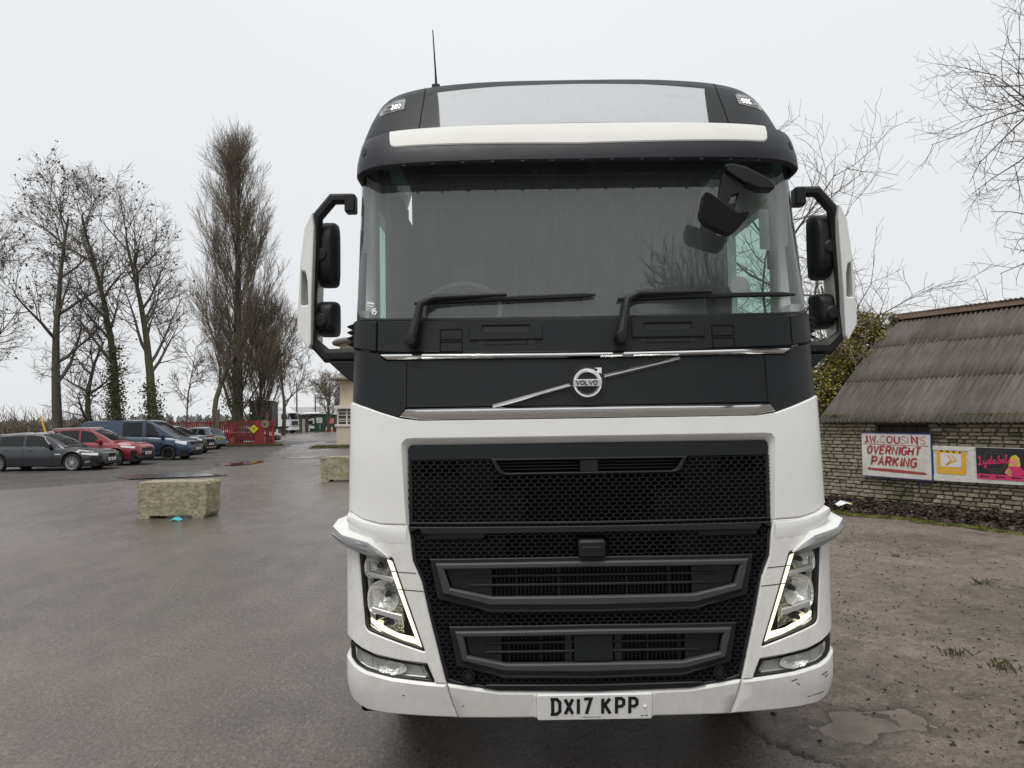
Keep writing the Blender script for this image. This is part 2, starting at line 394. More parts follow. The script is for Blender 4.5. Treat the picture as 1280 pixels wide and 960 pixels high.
# wiper panel and corner pieces
P('cowl_panel', [(0, 2.160), (.5, 2.164), (1.0, 2.182), (1.027, 2.184), (1.027, 2.334), (.5, 2.326), (0, 2.325)], 0, .03, 'paint_dark', sym=True)
P2('corner_panel', [(1.033, 2.184), (1.10, 2.196), (1.15, 2.208), (2.35, 2.225), (2.35, 2.36), (1.15, 2.35), (1.033, 2.335)], 0, .03, 'paint_dark')
P('upper_front_panel', [(0, 2.128), (.98, 2.138), (1.03, 2.176), (1.15, 2.202), (2.35, 2.219), (2.35, 1.965), (1.15, 1.935), (1.08, 1.912), (1.0, 1.884), (.912, 1.857), (.88, 1.902), (.0, 1.898)],
  -.006, .03, 'paint_dark', sym=True)
for s in (1, -1):   # the two upright seams are grooves: a narrow recessed strip of black laid in
    panel('seam', [(s * .874, 2.128), (s * .874, 1.905), (s * .879, 1.905), (s * .879, 2.129)], SF, -.0045, .004, 'void_black', truck, bev=0)
def strip(x0, x1, zb, zt, prof, name='chrome_strip'):
    b = MB(); n = 60; k = len(prof)
    for i in range(n + 1):
        u = -1 + 2 * i / n
        for q, o_ in prof:
            xe = x0 + (x1 - x0) * q; x = xe * u; b.v.append(tuple(SF.at(x, zb(abs(x)) + (zt(abs(x)) - zb(abs(x))) * q, o_)))
    b.f = [(i * k + j, i * k + j + 1, (i + 1) * k + j + 1, (i + 1) * k + j) for i in range(n) for j in range(k - 1)] + [tuple(range(k)), tuple(n * k + j for j in range(k))]; b.m = [0] * len(b.f)
    return b.build(name, 'chrome', truck, smooth=28)
strip(.972, 1.014, lambda x: 2.131 + .009 * x * x, lambda x: 2.158 + .014 * x * x, [(0, -.003), (.02, .003), (.25, .012), (.5, .0145), (.75, .0125), (.96, .004), (1, -.003)])
# lower strip: bright bevelled top edge and a flatter face
strip(.906, .866, lambda x: 1.841 + (.016 * max(0, x - .80) / .1), lambda x: 1.897, [(0, -.003), (.02, .003), (.1, .008), (.45, .0165), (.78, .021), (.82, .0205), (.97, .008), (1, -.003)])
# upper body, white, with the grille opening
openr = rnd([(-.868, 1.30), (-.888, 1.728), (.888, 1.728), (.868, 1.30)], [0, .05, .05, 0])
bodyo = [(0, 1.838), (.81, 1.839), (.909, 1.852), (1.0, 1.88), (1.08, 1.908), (1.15, 1.931), (2.9, 1.985), (2.9, 1.42), (1.15, 1.395), (1.09, 1.368), (1.0, 1.349), (.872, 1.345), (.880, 1.46), (.893, 1.70), (.892, 1.73), (.875, 1.747), (.84, 1.750), (0, 1.750)]
P('front_panel', bodyo, .004, .03, 'paint_white', sym=True, bev=.006)
lip = MB()   # sloped return of the opening
A_ = [(.872, 1.345), (.880, 1.46), (.893, 1.70), (.892, 1.73), (.875, 1.747), (.84, 1.750)]; B_ = [(.862, 1.345), (.868, 1.46), (.873, 1.69), (.870, 1.708), (.86, 1.718), (.835, 1.722)]
A_ = dens(A_ + mir(A_), .06); 
def tow(p):  # matching inner point
    x, z = p; q = B_ + mir(B_); a2 = [(.872, 1.345), (.880, 1.46), (.893, 1.70), (.892, 1.73), (.875, 1.747), (.84, 1.750)]; a2 = a2 + mir(a2)
    best = None
    for i in range(len(a2) - 1):
        a = Vector(a2[i]); b = Vector(a2[i + 1]); t = max(0, min(1, (Vector(p) - a).dot(b - a) / max(1e-9, (b - a).length_squared))); d = (a + (b - a) * t - Vector(p)).length
        if best is None or d < best[0]: best = (d, Vector(q[i]) * (1 - t) + Vector(q[i + 1]) * t)
    return best[1]
A_ = [p for p in A_ if p[1] > 1.3451 or abs(p[0]) > .871]
i0 = min(range(len(A_)), key=lambda i: (A_[i][0] < .8, A_[i][1])); A_ = A_[i0:] + A_[:i0]
o1 = [SF.at(x, z, .003) for x, z in A_]; o2 = [SF.at(*tow(p), -.035) for p in A_]; k = len(A_)
lip.add(o1 + o2, [(i, i + 1, k + i + 1, k + i) for i in range(k - 1)]); lip.build('opening_lip', 'paint_white', truck, fix=False)
# ---- honeycomb
def honeycomb(name, area, S, off, skip=lambda x, z: False, closed=lambda x, z: False, pw=.037, pz=.0185):
    m_ = MB(); xs = [p[0] for p in area]; zs = [p[1] for p in area]; h = pz / .75
    rows = int((max(zs) - min(zs)) / pz) + 2; cols = int((max(xs) - min(xs)) / pw) + 2
    for r in range(rows):
        for c in range(cols):
            x = min(xs) + (c + .5 * (r % 2)) * pw; z = min(zs) + r * pz
            if not inside((x, z), area) or skip(x, z): continue
            ou = [(x + a * pw, z + b * h) for a, b in ((0, .5), (.5, .25), (.5, -.25), (0, -.5), (-.5, -.25), (-.5, .25))]
            k = .885
            inn = [(x + (a - x) * k * .97, z + (b - z) * k) for a, b in ou]
            de = .011 if closed(x, z) else .018
            V = [S.at(a, b, off) for a, b in ou] + [S.at(a, b, off) for a, b in inn] + [S.at(x + (a - x) * .93, z + (b - z) * .86 - .001, off - de) for a, b in inn]
            F = [(i, 6 + i, 6 + (i + 1) % 6, (i + 1) % 6) for i in range(6)] + [(6 + i, 12 + i, 12 + (i + 1) % 6, 6 + (i + 1) % 6) for i in range(6)]
            m_.mi = 0; n0 = m_.add(V, F)
            if closed(x, z): m_.f.append(tuple(n0 + q for q in (17, 16, 15, 14, 13, 12))); m_.m.append(1)  # floors of closed cells blacker than the walls, recess shade put into the colour
    return m_.build(name, ['grille_black', 'void_black'], truck, smooth=0, fix=False)
slot = [(-.435, 1.575), (-.470, 1.655), (.470, 1.655), (.435, 1.575)]
honeycomb('honeycomb_grille', [(-.868, 1.34), (-.872, 1.66), (.872, 1.66), (.868, 1.34)], SF, -.022, skip=lambda x, z: inside((x, z), slot), closed=lambda x, z: not (abs(x) < .45 and z < 1.57 and (z > 1.49 or abs(x) < .3) or (.62 < abs(x) < .80 and z > 1.58)))
P('grille_header', [(0, 1.648), (.868, 1.648), (.872, 1.69), (.868, 1.712), (.855, 1.722), (0, 1.724)], -.018, .02, 'paint_dark', sym=True)
P2('grille_edge', [(.848, 1.345), (.866, 1.345), (.870, 1.65), (.856, 1.65)], -.018, .03, 'grille_black')
P('grille_foot', [(0, 1.338), (.862, 1.345), (.862, 1.356), (0, 1.352)], -.016, .03, 'grille_black', sym=True)
P('grille_backing', [(0, .55), (.9, .6), (.95, 1.72), (0, 1.72)], -.075, .01, 'void_black', sym=True, bev=0, step=.1)
# slot of the upper grille
so_ = rnd([(-.43, 1.573), (-.472, 1.652), (.472, 1.652), (.43, 1.573)], [.03, .01, .01, .03]); si_ = rnd([(-.412, 1.584), (-.445, 1.641), (.445, 1.641), (.412, 1.584)], [.025, .005, .005, .025])
P('intake_rim', so_, -.014, .05, 'grille_black', holes=[si_])
P('intake_block', [(.043, 1.583), (.043, 1.642), (-.043, 1.642), (-.043, 1.583)], -.022, .04, 'paint_dark')
for z in (1.598, 1.613, 1.628): P('intake_slat', [(.44, z), (.44, z + .004), (-.44, z + .004), (-.44, z)], -.045, .02, 'grille_black', bev=0, step=.1)
# ---- lower grille
LG = [(0, .560), (.45, .572), (.637, .602), (.688, .617), (.765, .92), (.80, 1.08), (.843, 1.18), (.853, 1.285), (.862, 1.335), (0, 1.330)]
F1o = [(0, .966), (.482, .972), (.700, 1.028), (.735, 1.167), (0, 1.170)]; F1i = [(0, 1.008), (.468, 1.010), (.667, 1.052), (.695, 1.139), (0, 1.142)]
F2o = [(0, .660), (.418, .668), (.613, .717), (.646, .852), (0, .855)]; F2i = [(0, .700), (.41, .702), (.589, .739), (.606, .826), (0, .829)]
big = lambda h, dx, dz: [(x + (dx if x else 0), z + (dz if i > 2 else -dz * 1.7)) for i, (x, z) in enumerate(h)]
full = sym_loop
f1b, f2b = full(big(F1o, .03, .018)), full(big(F2o, .03, .018))
recess = [(.50, 1.283), (.515, 1.272), (.795, 1.272), (.80, 1.33), (.50, 1.33)]
honeycomb('honeycomb_grille', full([(0, .562), (.45, .574), (.637, .604), (.687, .619), (.763, .92), (.798, 1.08), (.84, 1.18), (.850, 1.285), (.855, 1.315), (0, 1.315)]), SF, -.010,
          skip=lambda x, z: inside((x, z), f1b) or inside((x, z), f2b) or inside((abs(x), z), recess) or (abs(x) < .075 and 1.175 < z < 1.285) or (.15 > (abs(x) - .586) ** 2 * 150 + (z - .645) ** 2 * 150 and (abs(x) - .586) ** 2 + (z - .645) ** 2 < .0009),
          closed=lambda x, z: not (abs(x) < .40 and (z > 1.19 or .86 < z < .95)) )
edgein = [(0, .572), (.45, .585), (.63, .614), (.677, .629), (.754, .925), (.789, 1.083), (.831, 1.18), (.841, 1.285), (.848, 1.30), (0, 1.30)]
P('grille_border', full([(0, .560), (.45, .572), (.637, .602), (.688, .617), (.765, .92), (.80, 1.08), (.843, 1.18), (.853, 1.285), (.862, 1.335), (0, 1.331)]), -.006, .04, 'grille_black', holes=[full(edgein)])
P2('grille_step', recess, -.02, .02, 'paint_dark')
P('chin_strip', [(0, .566), (.45, .577), (.52, .592), (.50, .606), (0, .600)], .006, .03, 'grille_black', sym=True)
for Fo, Fi, nm in ((F1o, F1i, 1), (F2o, F2i, 2)):
    fr = panel('vent_frame', full(Fo), SF, .016, .03, 'frame_grey', truck, holes=[full(Fi)], bev=.007, segs=3)
    # black moulded channel round the frame
    panel('vent_surround', full(big(Fo, .030, .018)), SF, -.004, .03, 'grille_black', truck, holes=[full(big(Fo, -.004, -.004))], bev=.004)
    lo = [(x, z - .022) for x, z in Fo[:3]] + [(Fo[2][0] + .012, Fo[2][1] - .010), (Fo[1][0] + .004, Fo[1][1] - .038), (0, Fo[0][1] - .036)]
    panel('vent_lip', sym_loop(lo), SF, .003, .02, 'grille_black', truck, bev=.004)
    zt = Fi[4][1]; zb = Fi[0][1]
    panel('vent_back', full(Fi), SF, -.045, .01, 'void_black', truck, bev=0, step=.12)
    for s in (1, -1):
        a = .47 if nm == 1 else .43
        pl = [(a, zb + .002), (Fi[2][0] - .004, Fi[2][1]), (Fi[3][0] - .004, Fi[3][1] - .001), (a, zt - .001)]
        panel('vent_blank', pl if s > 0 else mir(pl), SF, -.016, .02, 'paint_dark', truck, bev=.003)
        for q in (.25, .40) if nm == 2 else (.16, .36): 
            if nm == 2: panel('vent_post', [(s * q, zb), (s * q + .008, zb), (s * q + .008, zt), (s * q, zt)], SF, -.028, .02, 'grille_black', truck, bev=0)
            else: panel('vent_post', [(s * q, zb), (s * q + .010, zb), (s * q + .010, zt), (s * q, zt)], SF, -.028, .02, 'grille_black', truck, bev=0)
    for j, fz in enumerate((.33, .66)):
        z = zb + (zt - zb) * fz; ex = .60 if nm == 1 else .52
        P('vent_slat', [(ex, z), (ex - .02, z + .012), (-ex + .02, z + .012), (-ex, z)], -.010, .022, 'grille_black', bev=.003, step=.12)
    rd = MB()   # radiator fins far behind
    for i in range(48):
        x = -.45 + i * .0192; p = SF.at(x, (zt + zb) / 2, -.042); rd.box(p, (.005, .01, zt - zb))
    rd.build('radiator_core', 'plastic_black', truck, smooth=0)
P('vent_cover', [(.092, .702), (.092, .828), (-.092, .828), (-.092, .702)], -.002, .03, 'paint_dark', bev=.005)
P2('vent_cover_edge', [(.135, .703), (.135, .827), (.098, .827), (.098, .703)], -.012, .03, 'grille_black', bev=.003)
rad = P('radar_box', rnd([(.062, 1.186), (.064, 1.27), (-.064, 1.27), (-.062, 1.186)], .015), .03, .06, 'plastic_black', bev=.01, segs=3)
P('radar_face', rnd([(.045, 1.196), (.046, 1.24), (-.046, 1.24), (-.045, 1.196)], .008), .033, .01, 'paint_dark', bev=.002)
for s in (1, -1):
    m_ = MB(); p = SF.at(s * .586, .645, 0)
    m_.lathe([(.0, -.006), (.017, -.006), (.018, -.004), (.018, .002), (.024, .002), (.026, -.008), (.03, -.008), (.03, .02)], p, 'y', 24); m_.build('parking_sensor', 'plastic_black', truck)
# ---- white corners with lamps
hl = [(1.116, 1.235), (1.081, .845), (.788, .753), (.942, 1.190)]
hlr = rnd(hl, [.01, .03, .012, .01])
corner = [(.868, 1.343), (1.0, 1.346), (1.09, 1.366), (1.15, 1.393), (2.5, 1.41), (2.5, .80), (1.165, .790), (1.10, .756), (1.03, .733), (.90, .712), (.780, .700), (.742, .612), (.692, .610), (.768, .918), (.803, 1.078), (.846, 1.178), (.856, 1.285)]
for s in (1, -1):
    f_ = (lambda q: q) if s > 0 else mir
    cp = panel('corner_fairing', f_(corner), SF, .003, .03, 'paint_white_low', truck, holes=[f_(hlr)], bev=.005)
    for z0, z1 in ((1.125, 1.118), (1.042, 1.034)):
        k0 = .828 if z0 > 1.1 else .795
        panel('seam', f_([(k0, z1), (k0, z1 + .0035), (k0 + .12, z0 + .0035), (k0 + .12, z0)]), SF, .0043, .003, 'seal_black', truck, bev=0)
    # black bezel, reflectors, light guide and lens of the main lamp
    sh = lambda lp, k, cx=.985, cz=.98: [(cx + (x - cx) * k, cz + (z - cz) * k) for x, z in lp]
    hd = panel('headlight', f_(hlr), SF, -.002, .02, 'seal_black', truck, holes=[f_(sh(hlr, .93))], bev=.002)
    panel('housing', f_(sh(hlr, 1.0)), SF, -.12, .01, 'reflector', hd, bev=0)
    def bowl(cx, cz, rx, rz, y, tilt=0):
        b = MB(); n = 26; rows = 7; V = []
        for i in range(rows):
            q = i / (rows - 1)
            for j in range(n):
                t = 2 * math.pi * j / n; rr = .12 + .88 * q
                c_ = math.cos(t); s__ = math.sin(t); e = abs(c_) ** .7 * (1 if c_ > 0 else -1); g = abs(s__) ** .7 * (1 if s__ > 0 else -1)
                x = cx + rx * rr * e; z = cz + rz * rr * g + tilt * rx * rr * e
                pp = SF.at(s * x, z, -.02 - (1 - q ** 1.6) * y); V.append(pp)
        b.add(V, [(i * n + j, i * n + (j + 1) % n, (i + 1) * n + (j + 1) % n, (i + 1) * n + j) for i in range(rows - 1) for j in range(n)] + [tuple(range(n))])
        o_ = b.build('reflector_bowl', 'reflector', hd, smooth=20)
        c = MB(); p = SF.at(s * cx, cz, -y); c.lathe([(0, -.03), (.010, -.03), (.013, -.01), (.013, .02)], p, 'y', 14); c.build('bulb', 'steel_dark', hd)
    bowl(1.032, 1.142, .066, .056, .06, -.12); bowl(1.000, 1.00, .082, .080, .08, -.2); bowl(.985, .878, .062, .030, .03, -.35)
    tri_ = MB()
    panel('trim_shelf', f_([(.945, 1.092), (1.085, 1.118), (1.082, 1.10), (.955, 1.068)]), SF, -.018, .03, 'satin_silver', hd, bev=.004)
    panel('trim_shelf', f_([(.905, .918), (1.06, .950), (1.062, .925), (.90, .885)]), SF, -.018, .03, 'satin_silver', hd, bev=.004)
    panel('trim_wall', f_([(1.085, 1.20), (1.098, 1.20), (1.072, .87), (1.058, .87)]), SF, -.03, .03, 'satin_silver', hd, bev=.003)
    panel('side_marker', f_([(.94, .862), (1.03, .892), (1.03, .915), (.95, .882)]), SF, -.03, .01, 'steel_dark', hd, bev=.002)
    panel('light_guide', f_([(.953, 1.176), (.975, 1.179), (.836, .806), (.826, .780), (.805, .770)]), SF, -.010, .014, 'drl', hd, bev=.004)
    panel('light_guide', f_([(.838, .804), (.830, .781), (.90, .800), (1.0, .838), (1.062, .874), (1.064, .898), (1.0, .864), (.92, .829), (.852, .816)]), SF, -.014, .012, 'drl', hd, bev=.005)
    panel('trim_shelf', f_([(.83, .772), (.95, .800), (1.06, .845), (1.066, .866), (1.0, .830), (.90, .795)]), SF, -.018, .012, 'satin_silver', hd, bev=.003)
    panel('lens', f_(sh(hlr, .965)), SF, -.003, .003, 'lens_glass', hd, bev=0)
    # fog and corner lamp below
    fg = [(1.172, .775), (1.10, .742), (1.03, .719), (.90, .699), (.788, .688), (.752, .616), (.95, .632), (1.08, .655), (1.135, .675), (1.165, .70)]
    fl = panel('fog_lamp', f_(fg), SF, -.004, .02, 'seal_black', truck, holes=[f_([(x + (1.0 - x) * .05, z + (.685 - z) * .13) for x, z in fg])], bev=.002)
    fgi = [(x + (1.0 - x) * .03, z + (.685 - z) * .1) for x, z in fg]
    panel('housing', f_(fgi), SF, -.035, .01, 'satin_silver', fl, bev=0)
    b = MB(); cx, cz = .955, .672; n = 22; V = []
    for i in range(6):
        q = i / 5
        for j in range(n):
            t = 2 * math.pi * j / n; V.append(SF.at(s * (cx + .075 * (.1 + .9 * q) * math.cos(t)), cz + .033 * (.1 + .9 * q) * math.sin(t), -.010 - (1 - q ** 1.8) * .03))
    b.add(V, [(i * n + j, i * n + (j + 1) % n, (i + 1) * n + (j + 1) % n, (i + 1) * n + j) for i in range(5) for j in range(n)] + [tuple(range(n))]); b.build('reflector_bowl', 'reflector', fl, smooth=20)
    panel('trim_wall', f_([(.80, .640), (.86, .644), (.87, .685), (.815, .678)]), SF, -.03, .02, 'satin_silver', fl, bev=.003)
    panel('trim_wall', f_([(1.06, .665), (1.065, .725), (1.125, .745), (1.125, .69)]), SF, -.03, .02, 'satin_silver', fl, bev=.003)
    panel('trim_shelf', f_([(.79, .634), (.95, .645), (1.08, .667), (1.12, .683), (1.12, .675), (1.08, .659), (.95, .637), (.79, .626)]), SF, -.018, .02, 'satin_silver', fl, bev=.002)
    panel('lens', f_([(x + (1.0 - x) * .05, z + (.685 - z) * .14) for x, z in fg]), SF, -.006, .003, 'lens_glass', fl, bev=0)
    # silver indicator blade that stands out of the corner
    bl = MB(); top = [(.955, 1.190, .012), (1.0, 1.232, .030), (1.045, 1.268, .045), (1.10, 1.283, .052), (1.15, 1.296, .060), (1.183, 1.314, .074), (2.06, 1.324, .080), (2.22, 1.330, .055)]
    bot = [(.956, 1.186, .012), (1.0, 1.192, .028), (1.045, 1.202, .042), (1.10, 1.222, .049), (1.15, 1.246, .057), (1.183, 1.272, .071), (2.06, 1.284, .076), (2.22, 1.300, .052)]
    K = len(top); V = []
    for (x, z, o_), (x2, z2, o2_) in zip(top, bot):
        zc = (z + z2) / 2
        V += [SF.at(s * x, z + .022 * (x > 1.0), -.02), SF.at(s * x, z, o_), SF.at(s * x, zc, o_ + .006), SF.at(s * x2, z2, o2_ - .004), SF.at(s * x2, z2 - .004, -.02)]
    bl.mi = 1; bl.add(V, [(i * 5 + j, i * 5 + j + 1, i * 5 + j + 6, i * 5 + j + 5) for i in range(K - 1) for j in (0,)]); bl.mi = 0
    bl.add(V, [(i * 5 + j, i * 5 + j + 1, i * 5 + j + 6, i * 5 + j + 5) for i in range(K - 1) for j in (1, 2, 3)] + [(0, 1, 2, 3, 4), tuple(5 * (K - 1) + j for j in (4, 3, 2, 1, 0))])
    bo = bl.build('indicator_blade', ['blade_grey', 'paint_white'], truck, smooth=40, bev=.003)
    li = MB(); V = []
    for (x, z, o_), (x2, z2, o2_) in list(zip(top, bot))[2:7]:
        V += [SF.at(s * x, z - (z - z2) * .18, o_ + .0062), SF.at(s * x2, z2 + (z - z2) * .30, o2_ + .0045)]
    li.add(V, [(2 * i, 2 * i + 1, 2 * i + 3, 2 * i + 2) for i in range(4)]); lo_ = li.build('indicator_lens', 'blade_lens', bo, smooth=40)
    lo_.modifiers.new('thick', 'SOLIDIFY').thickness = .004
    # small cap above the blade
    panel('bumper_corner', f_([(.690, .607), (.744, .610), (.95, .628), (1.08, .650), (1.135, .671), (1.17, .698), (2.55, .74), (2.55, .52), (1.15, .478), (1.08, .452), (.98, .446), (.642, .438)]), SF, .006, .05, 'paint_white_low', truck, bev=.012, segs=3)
    bs = MB()   # stepped white shoulder over the blade
    V = []
    for x, z, o_ in [(.872, 1.343, .005), (.95, 1.344, .006), (1.02, 1.352, .012), (1.09, 1.368, .02), (1.15, 1.395, .03), (2.1, 1.40, .032), (2.4, 1.41, .03)]:
        V += [SF.at(s * x, z - .004, -.01), SF.at(s * x, z - .012, o_), SF.at(s * x, z - .040, o_ + .004), SF.at(s * x, z - .085, .004)]
    bs.add(V, [(i * 4 + j, i * 4 + j + 1, i * 4 + j + 5, i * 4 + j + 4) for i in range(6) for j in range(3)]); bs.build('shoulder_trim', 'paint_white', truck, smooth=50)
P('bumper', [(0, .436), (.637, .438), (.685, .606), (.637, .599), (.45, .570), (0, .559)], .006, .05, 'paint_white_low', sym=True, bev=.010, segs=3)
for s in (1, -1):
    panel('plate_recess', [(s * .272, .438), (s * .285, .45), (s * .285, .55), (s * .272, .556)], SF, .009, .01, 'paint_white', truck, bev=.002)
pl = P('number_plate', rnd([(.268, .432), (.268, .558), (-.268, .558), (-.268, .432)], .010), .016, .012, 'plate_white', bev=.003)
tx = MB(); pf = lambda x, z, t: SF.at(x, z, .016) + Vector((0, -t, 0))
for ch, xx in zip('DX17KPP', (-.196, -.138, -.083, -.050, .037, .101, .163)):
    write(tx, ch, xx, .4635, .0745, .0150, pf, .0, .0022, xs=.86)
ribbon(tx, [(-.206, .538), (-.196, .538)], .0145, pf, 0, .0021); ribbon(tx, [(-.206, .4635), (-.196, .4635)], .0145, pf, 0, .0021)
tx.build('plate_lettering', 'plate_ink', pl, smooth=0)
sc_ = MB()
for i in range(9): ribbon(sc_, [(-.06 + i * .010, .4465), (-.053 + i * .010, .4465)], .003, pf, 0, .0014)
ribbon(sc_, [(.215, .451), (.228, .451)], .004, pf, 0, .0014); ribbon(sc_, [(.236, .451), (.246, .451)], .006, pf, 0, .0014)
tag(sc_.build('plate_small_print', 'plate_ink', pl, smooth=0), kind='stuff')
for x, ma in ((-.197, 'plate_ink'), (.234, 'plate_white')):
    b = MB(); b.lathe([(0, -.008), (.004, -.007), (.0065, -.003), (.007, .004)], SF.at(x, .497, .016), 'y', 14); b.build('plate_screw', ma, pl)
# ---- badge
bd = MB(); c = SF.at(0, 2.007, 0); yb = c.y - .006
ring = MB(); n = 56; V = []; prof = [(.076, .002), (.074, -.010), (.068, -.018), (.060, -.018), (.052, -.010), (.050, .002)]
for j in range(n):
    t = 2 * math.pi * j / n
    for r, h in prof: V.append(Vector((c.x + r * math.cos(t), yb + h, c.z + r * math.sin(t))))
k = len(prof); ring.add(V, [(j * k + i, j * k + i + 1, ((j + 1) % n) * k + i + 1, ((j + 1) % n) * k + i) for j in range(n) for i in range(k - 1)])
bg_ = ring.build('badge', 'chrome', truck, smooth=30)
fl = lambda a, b, t: Vector((c.x + a, yb - t, c.z + b))
b = MB(); b.prism([(.032, .072), (.068, .072), (.068, .038), (.060, .047), (.053, .040), (.041, .052), (.049, .062)], fl, .0, .020); b.build('badge_arrow', 'chrome', bg_, smooth=0, bev=.002)
b = MB(); b.prism([(-.066, -.017), (.066, -.017), (.069, 0), (.066, .017), (-.066, .017), (-.069, 0)], fl, .0, .022); b.build('badge_bar', 'satin_silver', bg_, smooth=0, bev=.002)
b = MB(); b.prism([(.088 * math.cos(t), .088 * math.sin(t)) for t in np.linspace(0, 2 * math.pi, 40)[:-1]], fl, -.008, .001); b.build('badge_seat', 'seal_black', bg_, smooth=40, bev=.002)
b = MB(); write(b, 'VOLVO', -.055, -.0095, .019, .0048, fl, .021, .0235, xs=1.5, gap=.30)
for x in (-.056, -.040, .026, .042): ribbon(b, [(x - .004 + .003, .0078), (x + .006 + .003, .0078)], .0018, fl, .021, .0235)
b.build('badge_lettering', 'plate_ink', bg_, smooth=0)
for a, e_ in (((-.082, -.010), (-.455, -.108)), ((.082, .030), (.452, .112))):
    b = MB(); d = Vector(e_) - Vector(a); nrm = Vector((-d.y, d.x)).normalized(); V = []; N_ = 12
    for i in range(N_ + 1):
        q = Vector(a) + d * i / N_
        for wd_, of in ((-.0125, 0), (-.0105, .004), (.0045, .019), (.0095, .012), (.0115, 0)):
            z = q + nrm * wd_ * .95; p = SF.at(z.x, 2.007 + z.y, -.006 + of); V.append(p)
    b.add(V, [(i * 5 + j, i * 5 + j + 1, i * 5 + j + 6, i * 5 + j + 5) for i in range(N_) for j in range(4)] + [(0, 1, 2, 3, 4), tuple(N_ * 5 + j for j in (4, 3, 2, 1, 0))]); b.build('badge_diagonal', 'chrome', bg_, smooth=25)
# ---- cowl details: steps, hatches
for cx, hx in ((-.388, -.655), (.402, .672)):
    st = P('step', [(cx - .178, 2.224), (cx + .178, 2.224), (cx + .178, 2.302), (cx - .178, 2.302)], .012, .02, 'paint_dark', holes=[[(cx - .115, 2.264), (cx + .115, 2.264), (cx + .115, 2.294), (cx - .115, 2.294)]], bev=.004)
    P('step_hollow', [(cx - .14, 2.205), (cx + .14, 2.205), (cx + .14, 2.298), (cx - .14, 2.298)], .0015, .002, 'seal_black', bev=0)
    P('step_tread', [(cx - .10, 2.200), (cx + .10, 2.200), (cx + .11, 2.222), (cx - .11, 2.222)], .004, .006, 'plastic_black', bev=.003)
    for z0, z1 in ((2.228, 2.284), (2.166, 2.222)):
        P('hatch_seal', [(hx - .056, z0), (hx + .056, z0), (hx + .056, z1), (hx - .056, z1)], .002, .004, 'void_black', holes=[[(hx - .051, z0 + .005), (hx + .051, z0 + .005), (hx + .051, z1 - .005), (hx - .051, z1 - .005)]], bev=0)
for s in (1, -1):   # air fins at the cab corner
    for z in (2.245, 2.275, 2.305, 2.335):
        b = MB(); p = Vector((s * 1.185, .35, z)); b.box(p, (.05, .12, .008), Matrix.Rotation(s * .35, 3, 'Y')); b.build('air_fin', 'plastic_black', truck, smooth=0, bev=.002)
# ---- windscreen
wo = rnd([(0, 2.327), (.6, 2.330), (1.0, 2.341), (2.08, 2.366), (2.03, 3.30), (1.0, 3.23), (0, 3.22)], [0, 0, 0, .03, .02, 0, 0])
wi = [(0, 2.338), (.6, 2.340), (.95, 2.349), (1.09, 2.358), (1.130, 2.370), (1.150, 2.40), (1.156, 2.55), (1.160, 3.0), (1.160, 3.27), (0, 3.21)]
ws = P('windscreen', full(wi), .0, .005, 'windscreen_glass', SW, bev=0, step=.06)
P('windscreen_seal', full(wo), -.002, .02, 'seal_black', SW, holes=[full(wi)], bev=0)
bo_ = [(0, 3.068), (.95, 3.078), (1.02, 3.088), (1.09, 3.118), (1.135, 3.16), (1.152, 3.23), (0, 3.215)]
panel('shade_band', full(bo_), SW, -.012, .003, 'band_glass', ws, bev=0, step=.06)
P('camera_box', [(-.03, 3.09), (.06, 3.09), (.08, 3.20), (-.09, 3.20)], -.03, .05, 'dash_dark', SW, bev=.01)
for i in range(13): # clips under the visor
    P('visor_clip', [(-.9 + i * .15, 3.1285), (-.885 + i * .15, 3.1285), (-.885 + i * .15, 3.133), (-.9 + i * .15, 3.133)], .0, .01, 'frame_grey', SV, bev=0)
# ---- visor, white band
P('sun_visor', [(0, 3.130), (1.02, 3.135), (1.08, 3.130), (1.135, 3.120), (2.16, 3.112), (2.36, 3.12), (2.36, 3.26), (2.1, 3.315), (1.1, 3.338), (1.0, 3.355), (0, 3.368)], 0, .03, 'visor_dark', SV, sym=True, bev=.008, segs=3)
P('visor_band', rnd(full([(0, 3.217), (.945, 3.234), (.968, 3.25), (.982, 3.345), (0, 3.352)]), [.0, .012, .02, .012, 0, .012, .02, .012]), .007, .014, 'band_white', SV, bev=.005)
for s in (1, -1):
    ec = SV.e(s * 1.135, 3.245); panel('visor_cap', [(0, 0)] if False else [(s * (1.118 + .014 * math.cos(t)), 3.245 + .026 * math.sin(t)) for t in np.linspace(0, 2 * math.pi, 17)[:-1]], SV, .002, .004, 'plastic_black', truck, bev=0, step=.02)
# ---- roof
RP = [(.40, 3.33), (.44, 3.44), (.51, 3.56), (.575, 3.665), (.62, 3.735), (.67, 3.785), (.75, 3.825), (.92, 3.855), (1.3, 3.872), (2.3, 3.875)]
RW = [1.205, 1.188, 1.166, 1.146, 1.132, 1.124, 1.120, 1.118, 1.117, 1.117]; RC = [0, .0, .015, .05, .085, .115, .14, .155, .165, .165]
RPd = [(lerpt(t, list(enumerate([p[0] for p in RP]))), lerpt(t, list(enumerate([p[1] for p in RP])))) for t in range(10)]
def roofp(q, t, off=0):
    def raw(q, t):
        t = max(0, min(9, t)); L_ = lambda a: lerpt(t, list(enumerate(a)))
        a = min(abs(q), 1)
        return Vector((q * L_(RW), L_([p[0] for p in RP]) + .28 * (1 - (1 - a ** 3.2) ** (1 / 3.2)), L_([p[1] for p in RP]) - L_(RC) * (1 - (1 - a ** 3.4) ** (1 / 3.4))))
    p = raw(q, t)
    if off:
        h = .004; n_ = (raw(min(q + h, .9999), t) - raw(max(q - h, -.9999), t)).cross(raw(q, t + h * 4) - raw(q, t - h * 4)).normalized(); p = p + n_ * off
    return p
